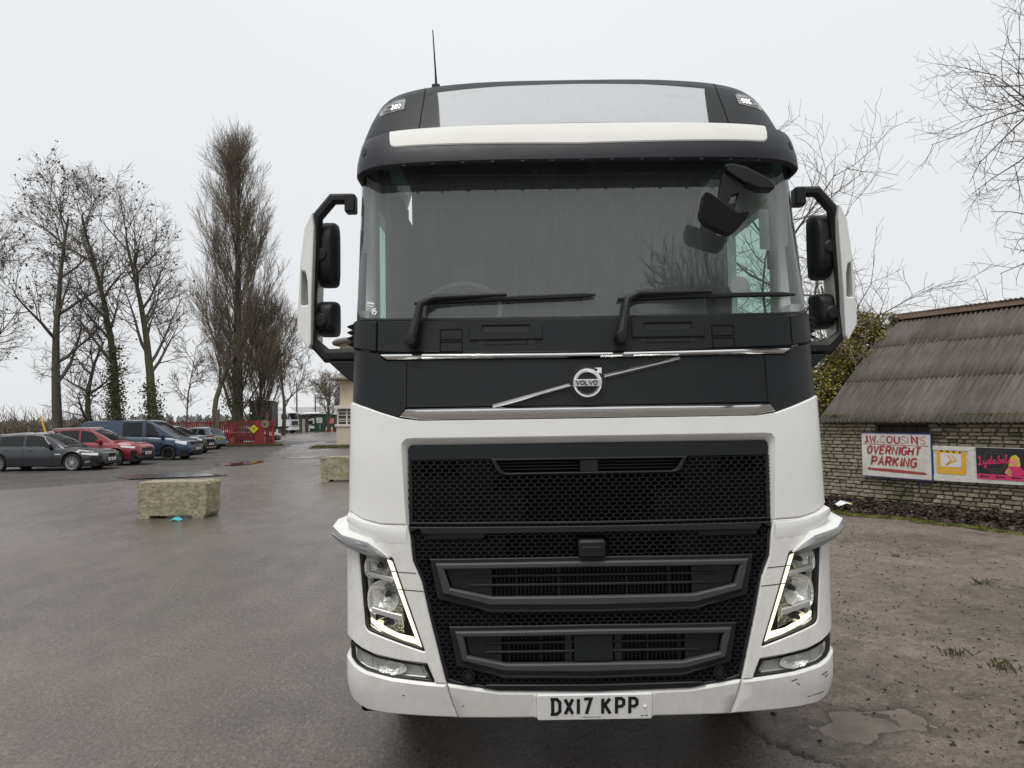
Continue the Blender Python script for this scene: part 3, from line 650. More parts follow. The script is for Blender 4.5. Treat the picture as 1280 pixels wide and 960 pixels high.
qs = [math.sin(u) ** 1 for u in np.linspace(-math.pi / 2, math.pi / 2, 61)]; ts = np.linspace(0, 9, 46)
b = MB(); V = [roofp(q, t) for t in ts for q in qs]; nq = len(qs)
F = [(i * nq + j, i * nq + j + 1, (i + 1) * nq + j + 1, (i + 1) * nq + j) for i in range(len(ts) - 1) for j in range(nq - 1)]
b.add(V, F)
for s in (0, nq - 1):
    E_ = [V[i * nq + s] for i in range(len(ts))]; k = len(E_)
    Fs = [(i, i + 1, k + i + 1, k + i) for i in range(k - 1)]
    b.add(E_ + [Vector((p.x, 2.3, p.z)) for p in E_], Fs)
b.build('roof', 'paint_dark', truck, smooth=40)
def roofpanel(name, poly, off, th, ma, par=truck, step=.05, bev=.003):
    lp = dens(poly, step); us = [p[0] for p in lp]; vs = [p[1] for p in lp]
    inn = [(float(a), float(c_)) for a in np.arange(min(us) + .03, max(us), .06) for c_ in np.arange(min(vs) + .2, max(vs), .35) if inside((float(a), float(c_)), lp) and min(math.dist((float(a), float(c_)), r) for r in lp) > .02]
    tri = tri_poly(lp, (), inn); al = lp + inn; n_ = len(al); m_ = MB()
    m_.add([roofp(q, t, off) for q, t in al] + [roofp(q, t, off - th) for q, t in al], tri + [tuple(i + n_ for i in t[::-1]) for t in tri]); k = len(lp)
    for i in range(k): m_.f.append((i, (i + 1) % k, (i + 1) % k + n_, i + n_)); m_.m.append(0)
    return m_.build(name, ma, par, smooth=30, bev=bev)
def zt_(q, z):   # roof parameter t for a height z at q
    ts_ = np.linspace(0, 8.5, 300); zs_ = [roofp(q, t).z for t in ts_]
    return float(np.interp(z, zs_, ts_))
Q = lambda x, z: (x / 1.122, zt_(x / 1.122, z))
sp_ = [Q(-.685, 3.412), Q(-.3, 3.407), Q(0, 3.405), Q(.3, 3.406), Q(.685, 3.408), Q(.752, 3.700), Q(.4, 3.728), Q(0, 3.737), Q(-.4, 3.728), Q(-.752, 3.702)]
roofpanel('sign_panel', sp_, .004, .01, 'sign_grey')
roofpanel('sign_seal', [(q * 1.012, t + (.09 if t > 3 else -.02)) for q, t in sp_], .0015, .004, 'seal_black', bev=0)
for s in (1, -1):
    roofpanel('seam', [(s * .712, 1.0), (s * .717, 1.0), (s * .765, 6.8), (s * .760, 6.8)], .0012, .003, 'void_black', bev=0)
    lpz = [Q(s * 1.058, 3.575), Q(s * 1.062, 3.62), Q(s * 1.03, 3.662), Q(s * .99, 3.682), Q(s * .93, 3.678), Q(s * .92, 3.60)]
    if s < 0: lpz = lpz[::-1]
    lm = roofpanel('roof_lamp', lpz, .002, .006, 'lamp_base', bev=.002)
    for i in range(3):
        for j in range(2):
            q, t = Q(s * (.950 + i * .020), 3.632 - j * .022); p = roofp(q, t, .006)
            bb = MB(); bb.box(p, (.014, .006, .014 if j == 0 else .007)); bb.build('led', 'led', lm, smooth=0, bev=.002)
    roofpanel('lens', lpz, .013, .003, 'lens_glass', lm, bev=0)
an = MB(); p0 = Vector((-.805, 1.0, 3.875)); an.box(p0 + Vector((0, 0, .02)), (.05, .07, .05)); an.build('antenna_base', 'plastic_black', truck, smooth=0, bev=.008)
an = MB(); an.tube([p0 + Vector((0, 0, .04)), p0 + Vector((-.004, 0, .14)), p0 + Vector((-.018, 0, .40))], [.009, .006, .0035], 8); an.build('antenna', 'plastic_black', truck)
for x in (.735, .76): b = MB(); b.lathe([(.0, .05), (.012, .048), (.018, .03), (.018, -.05)], (x, 1.05, 3.885), 'z', 14); b.build('roof_bolt', 'plastic_black', truck)
# ---- cab sides, back and floor (the shell that the panels sit on)
cs = MB()
for s in (1, -1):
    x = s * 1.14
    for y0, y1, z0, z1 in ((.36, 2.3, 1.30, 2.42), (.50, .62, 2.42, 3.32), (1.44, 2.3, 2.42, 3.32), (.62, 1.44, 3.05, 3.32)): cs.bx(x - .03, x + .03, y0, y1, z0, z1)
cs.bx(-1.13, 1.13, 2.25, 2.3, 1.0, 3.6); cs.build('cab_shell', 'paint_white', truck, smooth=0)
for s in (1, -1):
    b = MB(); b.bx(s * 1.14 - .004, s * 1.14 + .004, .615, 1.445, 2.415, 3.055); b.build('side_window', 'side_glass', truck, smooth=0)
    # inner trim of door and pillar
    b = MB(); x = s * 1.10
    for y0, y1, z0, z1 in ((.44, 2.2, 1.8, 2.41), (.48, .61, 2.41, 3.3), (1.45, 2.2, 2.41, 3.3), (.61, 1.45, 3.06, 3.3)): b.bx(x - .006, x + .006, y0, y1, z0, z1)
    b.build('door_trim', 'cab_trim', truck, smooth=0)
b = MB(); b.bx(-1.11, 1.11, 2.15, 2.2, 1.6, 3.5); b.build('cab_rear_wall', 'cab_trim', truck, smooth=0)
b = MB(); n = 220; V = []
for i in range(n + 1):
    x = -1.02 + 1.95 * i / n; y = 1.42 + .03 * math.sin(i * 1.05 + 2 * math.sin(i * .13)) + .02 * math.sin(i * .37)
    V += [Vector((x, y, 2.05)), Vector((x, y * .985 + .02, 3.52))]
b.add(V, [(2 * i, 2 * i + 2, 2 * i + 3, 2 * i + 1) for i in range(n)]); b.build('curtain', 'curtain_grey', truck, smooth=60, fix=False)
b = MB(); n = 60; V = []
for i in range(n + 1):
    y = .64 + .80 * i / n; x = -1.06 + .018 * math.sin(i * .9 + math.sin(i * .3)); V += [Vector((x, y, 2.15)), Vector((x, y, 3.26))]
b.add(V, [(2 * i, 2 * i + 2, 2 * i + 3, 2 * i + 1) for i in range(n)]); b.build('curtain', 'curtain_grey', truck, smooth=60, fix=False)
b = MB(); b.bx(-1.08, 1.08, .62, 2.2, 3.52, 3.55); b.build('headliner', 'cab_trim', truck, smooth=0)
b = MB(); b.bx(-1.1, 1.1, .33, .85, 2.15, 2.33); b.bx(-1.1, -.35, .6, .95, 2.2, 2.42); b.build('dashboard', 'dash_dark', truck, smooth=0, bev=.04, segs=3)
b = MB(); b.bx(-1.1, 1.1, .5, 2.2, 1.55, 1.6); b.build('cab_floor', 'dash_dark', truck, smooth=0)
b = MB(); cw = Vector((-.66, .98, 2.51)); rt = Matrix.Rotation(R(-38), 3, 'X'); b.tube([cw + rt @ Vector((.235 * math.cos(t), 0, .235 * math.sin(t))) for t in np.linspace(0, 2 * math.pi, 41)], .016, 8, cap=False)
sw_ = b.build('steering_wheel', 'rim_highlight_grey', truck)
b = MB(); b.box(cw, (.16, .05, .13), rt); b.box(cw + rt @ Vector((.12, 0, 0)), (.14, .02, .03), rt); b.box(cw + rt @ Vector((-.12, 0, 0)), (.14, .02, .03), rt); b.tube([cw, cw + Vector((0, -.2, -.3))], .04, 10); b.build('wheel_hub', 'dash_dark', sw_, smooth=0, bev=.01)
for x in (-.66, .70):
    b = MB(); b.box((x, 1.30, 2.32), (.46, .12, .70), Matrix.Rotation(R(-12), 3, 'X')); b.box((x, 1.05, 1.95), (.48, .50, .14)); b.box((x, 1.36, 2.76), (.26, .09, .2), Matrix.Rotation(R(-12), 3, 'X')); b.build('seat', 'curtain_grey', truck, smooth=0, bev=.05, segs=3)
# things seen at the passenger door: cup holder, round mirror, labels
b = MB(); b.lathe([(.06, .13), (.045, -.06), (.0, -.06)], (.86, .72, 2.44), 'z', 20); b.build('door_bin', 'plastic_black', truck)
b = MB(); b.lathe([(.0, -.006), (.055, -.006), (.06, 0), (.055, .02), (0, .02)], (.93, .62, 2.56), 'y', 24); b.build('round_mirror', 'satin_silver', truck)
b = MB(); b.box((1.04, .52, 2.86), (.05, .006, .22)); b.build('pillar_label', 'sign_grey', truck, smooth=0)
b = MB(); b.box((1.06, .48, 2.68), (.04, .02, .10)); b.build('pillar_grip', 'dash_dark', truck, smooth=0)
st = MB(); sf = lambda x, z, t: SW.at(x, z, .002) + Vector((0, -t, 0))
write(st, '15', -1.06, 2.375, .028, .006, sf, 0, .001); ribbon(st, [(-1.09, 2.44), (-1.05, 2.43)], .008, sf, 0, .001); ribbon(st, [(-1.09, 2.425), (-1.05, 2.415)], .004, sf, 0, .001)
st.build('windscreen_sticker', 'plate_white', ws, smooth=0)
# ---- wipers
for a, c_, e_, x_end in (((-.838, 2.222), (-.795, 2.395), (-.735, 2.425), .055), ((.166, 2.222), (.205, 2.398), (.262, 2.428), 1.06)):
    b = MB(); W_ = lambda x, z, o_: SW.at(x, z, o_)
    zz = lambda x: 2.425 + .022 * (x - e_[0]) / .8
    pts = [W_(a[0], a[1], .065)] + [W_(a[0] + (c_[0] - a[0]) * t, a[1] + (c_[1] - a[1]) * t, .06) for t in (.35, .7, 1)] + [W_(e_[0], e_[1], .055), W_((e_[0] * .55 + x_end * .45), zz(e_[0] * .55 + x_end * .45) + .003, .045)]
    b.tube(pts, [.026, .024, .020, .020, .017, .009], 10)
    wa = b.build('wiper', 'plastic_black', truck, smooth=40)
    b = MB(); b.lathe([(.0, -.035), (.022, -.033), (.03, -.02), (.032, .06)], W_(a[0], a[1] - .006, .065), 'y', 18); b.build('wiper_pivot', 'plastic_black', wa)
    b = MB(); xs_ = np.linspace(e_[0] - .10, x_end, 14); b.tube([W_(x, zz(x) - .010 - .012 * math.sin(math.pi * (x - xs_[0]) / (xs_[-1] - xs_[0])) * 0, .022) for x in xs_], [.008] + [.013] * 12 + [.006], 6, sq=(1, 1)); b.build('wiper_blade', 'plastic_black', wa, smooth=40)
# ---- front view mirror hanging below the visor
b = MB(); cN = Vector((.803, .105, 3.02))
bx_ = [(-.115, .055), (-.07, .062), (.0, .045), (.12, -.02), (.155, -.062), (.15, -.082), (.07, -.078), (-.02, -.038), (-.10, .02)]
b.prism(bx_, lambda x, z, t: Vector((cN.x + x * .92, cN.y + t, cN.z + z * .92)), -.035, .045); fm = b.build('front_mirror', 'plastic_black', truck, smooth=50, bev=.018, segs=3)
hole = [(-.068, -.098), (-.030, -.085), (-.045, -.125), (-.085, -.138)]
arm = [(-.105, .02), (.00, -.03), (-.055, -.17), (-.115, -.20), (-.165, -.165), (-.13, -.10)]
m_ = MB(); tri = tri_poly(arm, [hole]); al = arm + hole; n_ = len(al); ff = lambda x, z, t: Vector((cN.x + x, cN.y + t, cN.z + z))
m_.add([ff(x, z, -.01) for x, z in al] + [ff(x, z, .03) for x, z in al], tri + [tuple(i + n_ for i in t[::-1]) for t in tri])
for lo_, k in ((0, 6), (6, 4)):
    for i in range(k): m_.f.append((lo_ + i, lo_ + (i + 1) % k, lo_ + (i + 1) % k + n_, lo_ + i + n_)); m_.m.append(0)
m_.build('mirror_arm', 'plastic_black', fm, smooth=0, bev=.004)
b = MB(); hd_ = rnd([(-.216, -.095), (-.185, -.105), (-.06, -.195), (.012, -.185), (-.01, -.225), (-.065, -.288), (-.11, -.278), (-.20, -.235), (-.232, -.20)], .02)
b.prism(hd_, lambda x, z, t: ff(x, z, t - .35 * (z + .2)), -.04, .03); b.build('mirror_head', 'plastic_black', fm, smooth=50, bev=.015, segs=3)
# ---- side mirrors
for s in (1, -1):
    m0 = MB(); prof = [(1.435, 2.985), (1.485, 2.90), (1.512, 2.72), (1.532, 2.41), (1.530, 2.325), (1.462, 2.232), (1.444, 2.26), (1.440, 2.5), (1.425, 2.9)]
    sl = [(1.478, 2.655), (1.502, 2.665), (1.508, 2.475), (1.462, 2.475), (1.466, 2.60)]
    tri = tri_poly(prof, [sl]); al = prof + sl; n_ = len(al)
    def mf(x, z, t): return Vector((s * (x - .02 * t), .46 + t * (1) + .55 * max(0, x - 1.44), z))
    m0.add([mf(x, z, 0) for x, z in al] + [mf(x, z, .24) for x, z in al], tri + [tuple(i + n_ for i in t[::-1]) for t in tri])
    for lo_, k in ((0, len(prof)), (len(prof), len(sl))):
        for i in range(k): m0.f.append((lo_ + i, lo_ + (i + 1) % k, lo_ + (i + 1) % k + n_, lo_ + i + n_)); m0.m.append(0)
    mi_ = m0.build('side_mirror', 'paint_white', truck, smooth=0, bev=.010, segs=3)
    b = MB(); pts = [(s * 1.225, .52, 3.065), (s * 1.335, .52, 3.065), (s * 1.42, .52, 2.965), (s * 1.432, .53, 2.80), (s * 1.455, .53, 2.40), (s * 1.452, .53, 2.28), (s * 1.375, .54, 2.20), (s * 1.16, .54, 2.20)]
    b.tube(pts, [.030, .033, .032, .022, .022, .030, .042, .046], 8); b.build('mirror_frame', 'plastic_black', mi_, smooth=40)
    b = MB(); b.box((s * 1.235, .52, 3.035), (.06, .08, .10)); b.build('mirror_bracket', 'plastic_black', mi_, smooth=0, bev=.01)
    b = MB(); b.prism([(1.16, 2.165), (1.36, 2.165), (1.275, 2.085), (1.16, 2.0)], lambda x, z, t: Vector((s * x, .5 + t, z)), 0, .1); b.build('mirror_foot', 'plastic_black', mi_, smooth=0, bev=.006)
    for z0, z1, ya in ((2.595, 2.965, 0), (2.315, 2.515, 0)):
        b = MB(); cx = s * 1.385; zc = (z0 + z1) / 2; V = []; rows = 9; n = 28; hx, hz = .058, (z1 - z0) / 2
        for i in range(rows):
            q = i / (rows - 1); ph = q * math.pi / 2
            for j in range(n):
                t = 2 * math.pi * j / n; c1, s1 = math.cos(t), math.sin(t); ex = .35
                px_ = abs(c1) ** ex * (1 if c1 > 0 else -1); pz_ = abs(s1) ** ex * (1 if s1 > 0 else -1)
                k = math.sin(ph) ** .55
                V.append(Vector((cx + hx * px_ * k, .50 + .11 - .13 * math.cos(ph) ** .8 + .05, zc + hz * pz_ * k)))
        b.add(V, [(i * n + j, i * n + (j + 1) % n, (i + 1) * n + (j + 1) % n, (i + 1) * n + j) for i in range(rows - 1) for j in range(n)] + [tuple(range((rows - 1) * n, rows * n))])
        mh = b.build('mirror_head', 'plastic_black', mi_, smooth=50)
        b = MB(); b.box((cx, .668, zc), (.10, .008, hz * 1.8)); b.build('mirror_glass', 'chrome', mh, smooth=0)
        b = MB(); b.lathe([(0, -.02), (.03, -.018), (.045, -.005), (.05, .03)], (s * 1.41, .54, zc - .02), 'y', 18); b.build('mirror_joint', 'plastic_black', mh)
# ---- chassis: axle, wheels, and unseen pieces added to darken the ground
b = MB()
for x in (-.42, .42): b.bx(x - .04, x + .04, .4, 6.5, .75, 1.0)
b.bx(-1.0, 1.0, 1.35, 1.55, .45, .62); b.bx(-.5, .5, .7, 2.0, .62, 1.1); b.build('chassis', 'void_black', truck, smooth=0)
for s in (1, -1):  # unseen lorry parts, added to block side and rear light beneath the cab
    b = MB(); b.bx(s * 1.01 - .155, s * 1.01 + .155, .36, .92, .345, 1.3); b.build('step_well', 'void_black', truck, smooth=0, bev=.02)
    b = MB(); b.bx(s * .93 - .25, s * .93 + .25, 2.3, 3.9, .32, 1.0); b.build('fuel_tank', 'steel_dark', truck, smooth=0, bev=.08, segs=4)
    b = MB(); b.bx(s * .98 - .2, s * .98 + .2, 2.06, 2.08, .12, 1.3); b.build('mud_flap', 'void_black', truck, smooth=0)
    b = MB(); b.lathe([(.0, -.28), (.42, -.28), (.49, -.22), (.50, .22), (.42, .28), (0, .28)], (s * .9, 5.1, .50), 'x', 32); b.build('wheel', 'tyre', truck)
b = MB()
for x, z, l, a in ((.93, .588, .03, .3), (.955, .576, .02, -.4), (1.09, .60, .035, .25), (1.11, .585, .02, .5), (1.02, .50, .06, .12), (1.08, .505, .03, .2), (-.9, .55, .012, 0), (-.62, .50, .010, .6)):
    ribbon(b, [(x, z), (x + l * math.cos(a), z + l * math.sin(a))], .004, lambda u, v, t: SF.at(u, v, .0062 + t), 0, .0005)
tag(b.build('scratch', 'seal_black', truck, smooth=0), kind='stuff')
b = MB(); b.bx(-1.1, 1.1, .33, .40, .42, 1.3); b.build('bulkhead', 'void_black', truck, smooth=0)
b = MB(); b.bx(-1.05, 1.05, .55, 3.4, .34, .38); b.build('light_block_plate', 'void_black', truck, smooth=0)  # plate added under the chassis to block light and darken the ground
for x in (-1.02, 1.02):
    b = MB(); b.lathe([(.0, -.02), (.22, -.02), (.27, -.15), (.42, -.155), (.49, -.12), (.50, -.05), (.50, .05), (.49, .12), (.42, .155), (.27, .15), (.22, .02), (0, .02)], (x, 1.45, .50), 'x', 36); b.build('wheel', 'tyre', truck)
    b = MB(); b.bx(x - .2, x + .2, .85, .9, .5, 1.3); b.bx(x - .2, x + .2, 1.95, 2.05, .5, 1.35); b.bx(x - .2, x + .2, .85, 2.05, 1.28, 1.35); b.build('mudguard', 'void_black', truck, smooth=0, bev=.02)
b = MB(); b.bx(1.16, 1.27, .62, .70, 1.18, 1.225); b.build('step_lamp', 'plastic_black', truck, smooth=0, bev=.01)
b = MB(); b.bx(-1.1, 1.1, 2.6, 2.65, 1.1, 3.2); b.bx(-1.2, 1.2, 3.2, 11, 1.05, 1.15); b.build('fifth_wheel_deck', 'steel_dark', truck, smooth=0)
# ------------------------------------------------------------------ ground
def vnoise(X, Y, s, seed):
    """value noise on arrays"""
    r = np.random.RandomState(seed); T = r.rand(257, 257)
    x = X / s; y = Y / s; xi = np.floor(x).astype(int); yi = np.floor(y).astype(int); fx = x - xi; fy = y - yi
    fx = fx * fx * (3 - 2 * fx); fy = fy * fy * (3 - 2 * fy); xi %= 256; yi %= 256
    return (T[yi, xi] * (1 - fx) + T[yi, xi + 1] * fx) * (1 - fy) + (T[yi + 1, xi] * (1 - fx) + T[yi + 1, xi + 1] * fx) * fy
def fbm(X, Y, s, seed, o=4):
    a = 0; k = 1; t = 0
    for i in range(o): a = a + k * vnoise(X, Y, s / 2 ** i, seed + i); t += k; k *= .5
    return a / t - .5
def ground_mat(name, cols, s1, s2, rough, bump, bs, fleck=None, wet=(.12, .45), wetscale=.35, stretch=(1, 1, 1), grain=None, damp=None):
    m = bpy.data.materials.new(name); m.use_nodes = True; t = m.node_tree; b = t.nodes['Principled BSDF']; N = t.nodes.new; K = t.links.new
    g = N('ShaderNodeNewGeometry'); mp = N('ShaderNodeMapping'); mp.inputs['Scale'].default_value = stretch; K(g.outputs['Position'], mp.inputs[0]); pos = mp.outputs[0]
    def noise(s, d=6, r=.6):
        n = N('ShaderNodeTexNoise'); n.inputs['Scale'].default_value = s; n.inputs['Detail'].default_value = d; n.inputs['Roughness'].default_value = r; K(pos, n.inputs['Vector']); return n.outputs[0]
    def rng(v, a, b_, c=0, d=1):
        r = N('ShaderNodeMapRange'); r.inputs[1].default_value = a; r.inputs[2].default_value = b_; r.inputs[3].default_value = c; r.inputs[4].default_value = d; K(v, r.inputs[0]); return r.outputs[0]
    def mix(f, a, b_):
        x = N('ShaderNodeMix'); x.data_type = 'RGBA'; K(f, x.inputs[0])
        for i, c in ((6, a), (7, b_)):
            if isinstance(c, tuple): x.inputs[i].default_value = (*c, 1)
            else: K(c, x.inputs[i])
        return x.outputs[2]
    c = mix(rng(noise(s1), .35, .65), cols[0], cols[1])
    c = mix(rng(noise(s2, 8, .7), .42, .62), c, cols[2])
    if grain:
        h = N('ShaderNodeHueSaturation'); K(c, h.inputs['Color']); K(rng(noise(grain[0], 4, .75), .32, .68, 1 - grain[1], 1 + grain[1]), h.inputs['Value']); c = h.outputs[0]
        h = N('ShaderNodeHueSaturation'); K(c, h.inputs['Color']); K(rng(noise(grain[2], 5, .65), .35, .65, 1 - grain[3], 1 + grain[3]), h.inputs['Value']); c = h.outputs[0]
    if fleck:
        f = noise(fleck[0], 3, .6); c = mix(rng(f, fleck[1], fleck[1] + .05), c, fleck[2])
    rgh = rng(noise(wetscale, 7, .62), wet[0], wet[1], rough[0], rough[1])
    if damp:     # soil soaked where it lies low, beside the water
        sx = N('ShaderNodeSeparateXYZ'); K(g.outputs['Position'], sx.inputs[0]); dm = rng(sx.outputs['Z'], damp[0], damp[1], 0, 1)
        h = N('ShaderNodeHueSaturation'); K(c, h.inputs['Color']); K(rng(dm, 0, 1, .42, 1), h.inputs['Value']); c = h.outputs[0]
        mr = N('ShaderNodeMath'); mr.operation = 'MULTIPLY'; K(rng(dm, 0, 1, .35, 1), mr.inputs[0]); K(rgh, mr.inputs[1]); rgh = mr.outputs[0]
    K(c, b.inputs['Base Color'])
    K(rgh, b.inputs['Roughness'])
    bp = N('ShaderNodeBump'); bp.inputs['Strength'].default_value = bump; bp.inputs['Distance'].default_value = .02
    ad = N('ShaderNodeMath'); K(noise(bs, 6, .7), ad.inputs[0]); K(noise(bs * 7, 3, .6), ad.inputs[1]); K(ad.outputs[0], bp.inputs['Height']); K(bp.outputs[0], b.inputs['Normal'])
    M[name] = m
ground_mat('field_earth', ((.05, .055, .03), (.06, .05, .035), (.07, .08, .03)), .05, .3, (.8, 1), .3, 2)
ground_mat('wet_asphalt', ((.120, .099, .086), (.094, .079, .070), (.136, .113, .098)), .45, 2.2, (.10, .42), .42, 16, fleck=(42, .60, (.19, .17, .15)), wet=(.36, .60), wetscale=.16, stretch=(1, .55, 1), grain=(48, .50, .28, .16))
ground_mat('dirt', ((.26, .212, .168), (.165, .134, .107), (.30, .248, .20)), 1.3, 7, (.28, .85), 1.6, 13, fleck=(75, .63, (.050, .040, .033)), wet=(.4, .62), wetscale=.8, grain=(34, .42, .55, .26), damp=(.006, .026))
ground_mat('wet_gravel', ((.055, .049, .044), (.038, .034, .032), (.085, .076, .066)), .6, 4, (.35, .8), 1, 8, fleck=(24, .62, (.16, .15, .135)), wet=(.4, .6), wetscale=.4, grain=(14, .4, .5, .25))
ground_mat('muddy_water', ((.115, .092, .071), (.18, .146, .115), (.085, .069, .053)), 1.6, 4, (.04, .55), .06, 9)
ground_mat('puddle_water', ((.045, .040, .037), (.055, .049, .045), (.04, .036, .034)), 1.2, 3, (.04, .16), .010, 2)
ground_mat('red_puddle', ((.055, .025, .018), (.06, .03, .022), (.045, .022, .017)), 1.2, 3, (.03, .08), .010, 2)
ground_mat('soil', ((.030, .024, .018), (.022, .018, .014), (.04, .032, .024)), 2, 9, (.7, 1), 1, 12)
def sheet(name, x0, x1, y0, y1, nx, ny, zf, ma):
    X, Y = np.meshgrid(np.linspace(x0, x1, nx), np.linspace(y0, y1, ny)); Z = zf(X, Y)
    me = bpy.data.meshes.new(name); v = np.stack([X, Y, Z], -1).reshape(-1, 3)
    i = (np.arange(ny - 1)[:, None] * nx + np.arange(nx - 1)[None, :]).reshape(-1)
    f = np.stack([i, i + 1, i + nx + 1, i + nx], -1)
    me.vertices.add(len(v)); me.vertices.foreach_set('co', v.ravel()); me.loops.add(f.size); me.loops.foreach_set('vertex_index', f.ravel())
    me.polygons.add(len(f)); me.polygons.foreach_set('loop_start', np.arange(len(f)) * 4); me.polygons.foreach_set('loop_total', np.full(len(f), 4)); me.update(); me.validate()
    me.materials.append(M[ma]); me.polygons.foreach_set('use_smooth', [True] * len(f))
    return tag(link(name, me), kind='structure')
b = MB(); b.add([(-3000, -800, -.03), (3000, -800, -.03), (3000, 4000, -.03), (-3000, 4000, -.03)], [(0, 1, 2, 3)]); tag(b.build('ground', 'field_earth', smooth=0), kind='structure')
def road_z(X, Y):
    z = fbm(X, Y, 5.0, 3, 3) * .022 + .0
    edge = np.minimum(np.minimum(X + 70, 30 - X), 150 - Y)
    return z - np.clip(.6 - edge, 0, .6) * .12
sheet('road', -70, 30, -40, 150, 201, 381, road_z, 'wet_asphalt')
# dirt yard beside the barn: it lies over the asphalt with an uneven feathered edge
def dirt_z(X, Y):
    n = fbm(X, Y, 1.6, 11, 4)
    edge = (X - (1.55 + .10 * (Y - 3.5) * 0 + np.clip(4.6 - Y, -1, 2) * .30)) + n * 1.5       # to the left
    h = .010 + np.clip(edge, -1, .5) * .07 + fbm(X, Y, .28, 21, 4) * .026 + fbm(X * .45 + Y * .35, Y * 1.6 - X, .9, 71, 3) * .022 + fbm(X, Y, 2.2, 31, 2) * .02
    d = np.hypot((X - 2.15) / .42, (Y - 4.42) / .36)
    h = np.where(d < 1.9, np.maximum(h, .016), h) - np.clip(1.25 - d + n * 1.5 + fbm(X, Y, .30, 61, 3) * .9, 0, .8) * .062
    d2 = np.hypot((X - 2.95) / .35, (Y - 4.75) / .22); h = h - np.clip(1.2 - d2, 0, 1) * .03
    return h
sheet('dirt_yard', .9, 12, 2.6, 16, 260, 310, dirt_z, 'dirt')
def puddle(cx, cy, rx, ry, z, ma, seed, n=40, am=.25):
    r = random.Random(seed); ph = [r.uniform(0, 6.28) for _ in range(5)]
    P_ = []
    for i in range(n):
        t = 2 * math.pi * i / n; k = 1 + am * sum(math.sin((j + 2) * t + ph[j]) / (j + 1.6) for j in range(5))
        P_.append((cx + rx * k * math.cos(t), cy + ry * k * math.sin(t), z))
    b = MB(); b.add(P_ , [tuple(range(n))]); return tag(b.build('puddle', ma, smooth=0, fix=False), kind='structure')
puddle(2.45, 4.50, .82, .56, .008, 'muddy_water', 1, am=.12)
# car park: coarse wet gravel
def park_z(X, Y):
    n = fbm(X, Y, 3, 41, 4)
    bx = np.interp(Y, [20.5, 22.4, 25.2, 29, 34.5, 47, 60], [-14.8, -13.4, -12.0, -11.9, -12.0, -15.5, -17])
    e = np.minimum(np.minimum(bx - X, Y - 20.8 - 1.2 * (n + .1)), X + 60) + n * 1.6
    return .008 + np.clip(e, -1.2, .4) * .06 + fbm(X, Y, .5, 51, 3) * .035
sheet('car_park', -60, -8, 19, 64, 260, 240, park_z, 'wet_gravel')
puddle(-11.9, 24.9, 1.6, 1.1, .034, 'puddle_water', 4)
puddle(-11.9, 31.6, 1.0, 1.25, .032, 'red_puddle', 6)
puddle(-9.8, 36.0, 1.3, 1.2, .013, 'puddle_water', 13); puddle(-7.2, 30.2, .9, 1.0, .012, 'puddle_water', 14); puddle(-13.5, 62, 2.2, 3, .014, 'puddle_water', 15)
# soft green and leaf litter at the foot of the wall
EA = Vector((6.25, 14.4, 0)); ES = Vector((.5357, -.8444, 0)); EN = Vector((-.8444, -.5357, 0)); ET = -EN
WP = lambda s, n, z: EA + ES * s + EN * n + Vector((0, 0, z))       # along the wall, out from it, up
mat('moss_green', (.135, .135, .018), .95, col2=(.045, .055, .015), vscale=9)
mat('dead_leaf', (.055, .036, .024), .9, objrand=0, col2=(.022, .016, .012), vscale=30)
mat('dead_leaf_pale', (.10, .072, .05), .9)
def band_sheet(name, s0, s1, n0, n1, ns, nn, zf, ma):
    V = []; F = []
    for i in range(ns + 1):
        for j in range(nn + 1):
            s = s0 + (s1 - s0) * i / ns; n = n0(s) + (n1(s) - n0(s)) * j / nn; V.append(WP(s, n, zf(s, j / nn)))
    for i in range(ns):
        for j in range(nn): F.append((i * (nn + 1) + j, (i + 1) * (nn + 1) + j, (i + 1) * (nn + 1) + j + 1, i * (nn + 1) + j + 1))
    b = MB(); b.add(V, F); o = b.build(name, ma, smooth=60, fix=False); return tag(o, kind='structure')
wob = lambda s: .06 * math.sin(s * 2.1) + .05 * math.sin(s * 5.3 + 1)
band_sheet('soil_bank', -2.2, 6, lambda s: -.05, lambda s: 1.02 + wob(s), 80, 10, lambda s, t: .16 * (1 - t) ** 1.5 + .035 + .02 * math.sin(s * 9 + t * 7) * math.sin(s * 3.1), 'soil')
lv = MB(); r = random.Random(5)
for i in range(5200):
    s = r.uniform(-2.2, 5.6); t = r.random() ** .85; n = .02 + t * (1.0 + wob(s)); z = .16 * (1 - t) ** 1.5 + .045 + r.uniform(0, .035)
    a = r.uniform(.025, .055); th = r.uniform(0, 6.28); c = WP(s, n, z); u = Vector((math.cos(th), math.sin(th), r.uniform(-.6, .6))) * a; v_ = Vector((-math.sin(th), math.cos(th), r.uniform(-.6, .6))) * a * .6
    lv.mi = 1 if r.random() < .22 else 0; lv.add([c - u, c + v_ * .9 + Vector((0, 0, .008)), c + u, c - v_ * .9], [(0, 1, 2, 3)])
tag(lv.build('leaf_litter', ['dead_leaf', 'dead_leaf_pale'], smooth=0, fix=False), kind='stuff')
gr = MB()
for i in range(9000):
    s = r.uniform(-1.5, 5.2); n = 1.12 + wob(s) + r.gauss(0, .085); c = WP(s, n, .075 - .25 * abs(n - 1.12 - wob(s))); h = r.uniform(.012, .040); d = Vector((r.uniform(-1, 1), r.uniform(-1, 1), 0)) * .018
    gr.add([c - Vector((.006, .003, .012)), c + Vector((.006, .003, -.012)), c + d + Vector((0, 0, h))], [(0, 1, 2)])
tag(gr.build('moss_verge', 'moss_green', smooth=0, fix=False), kind='stuff')
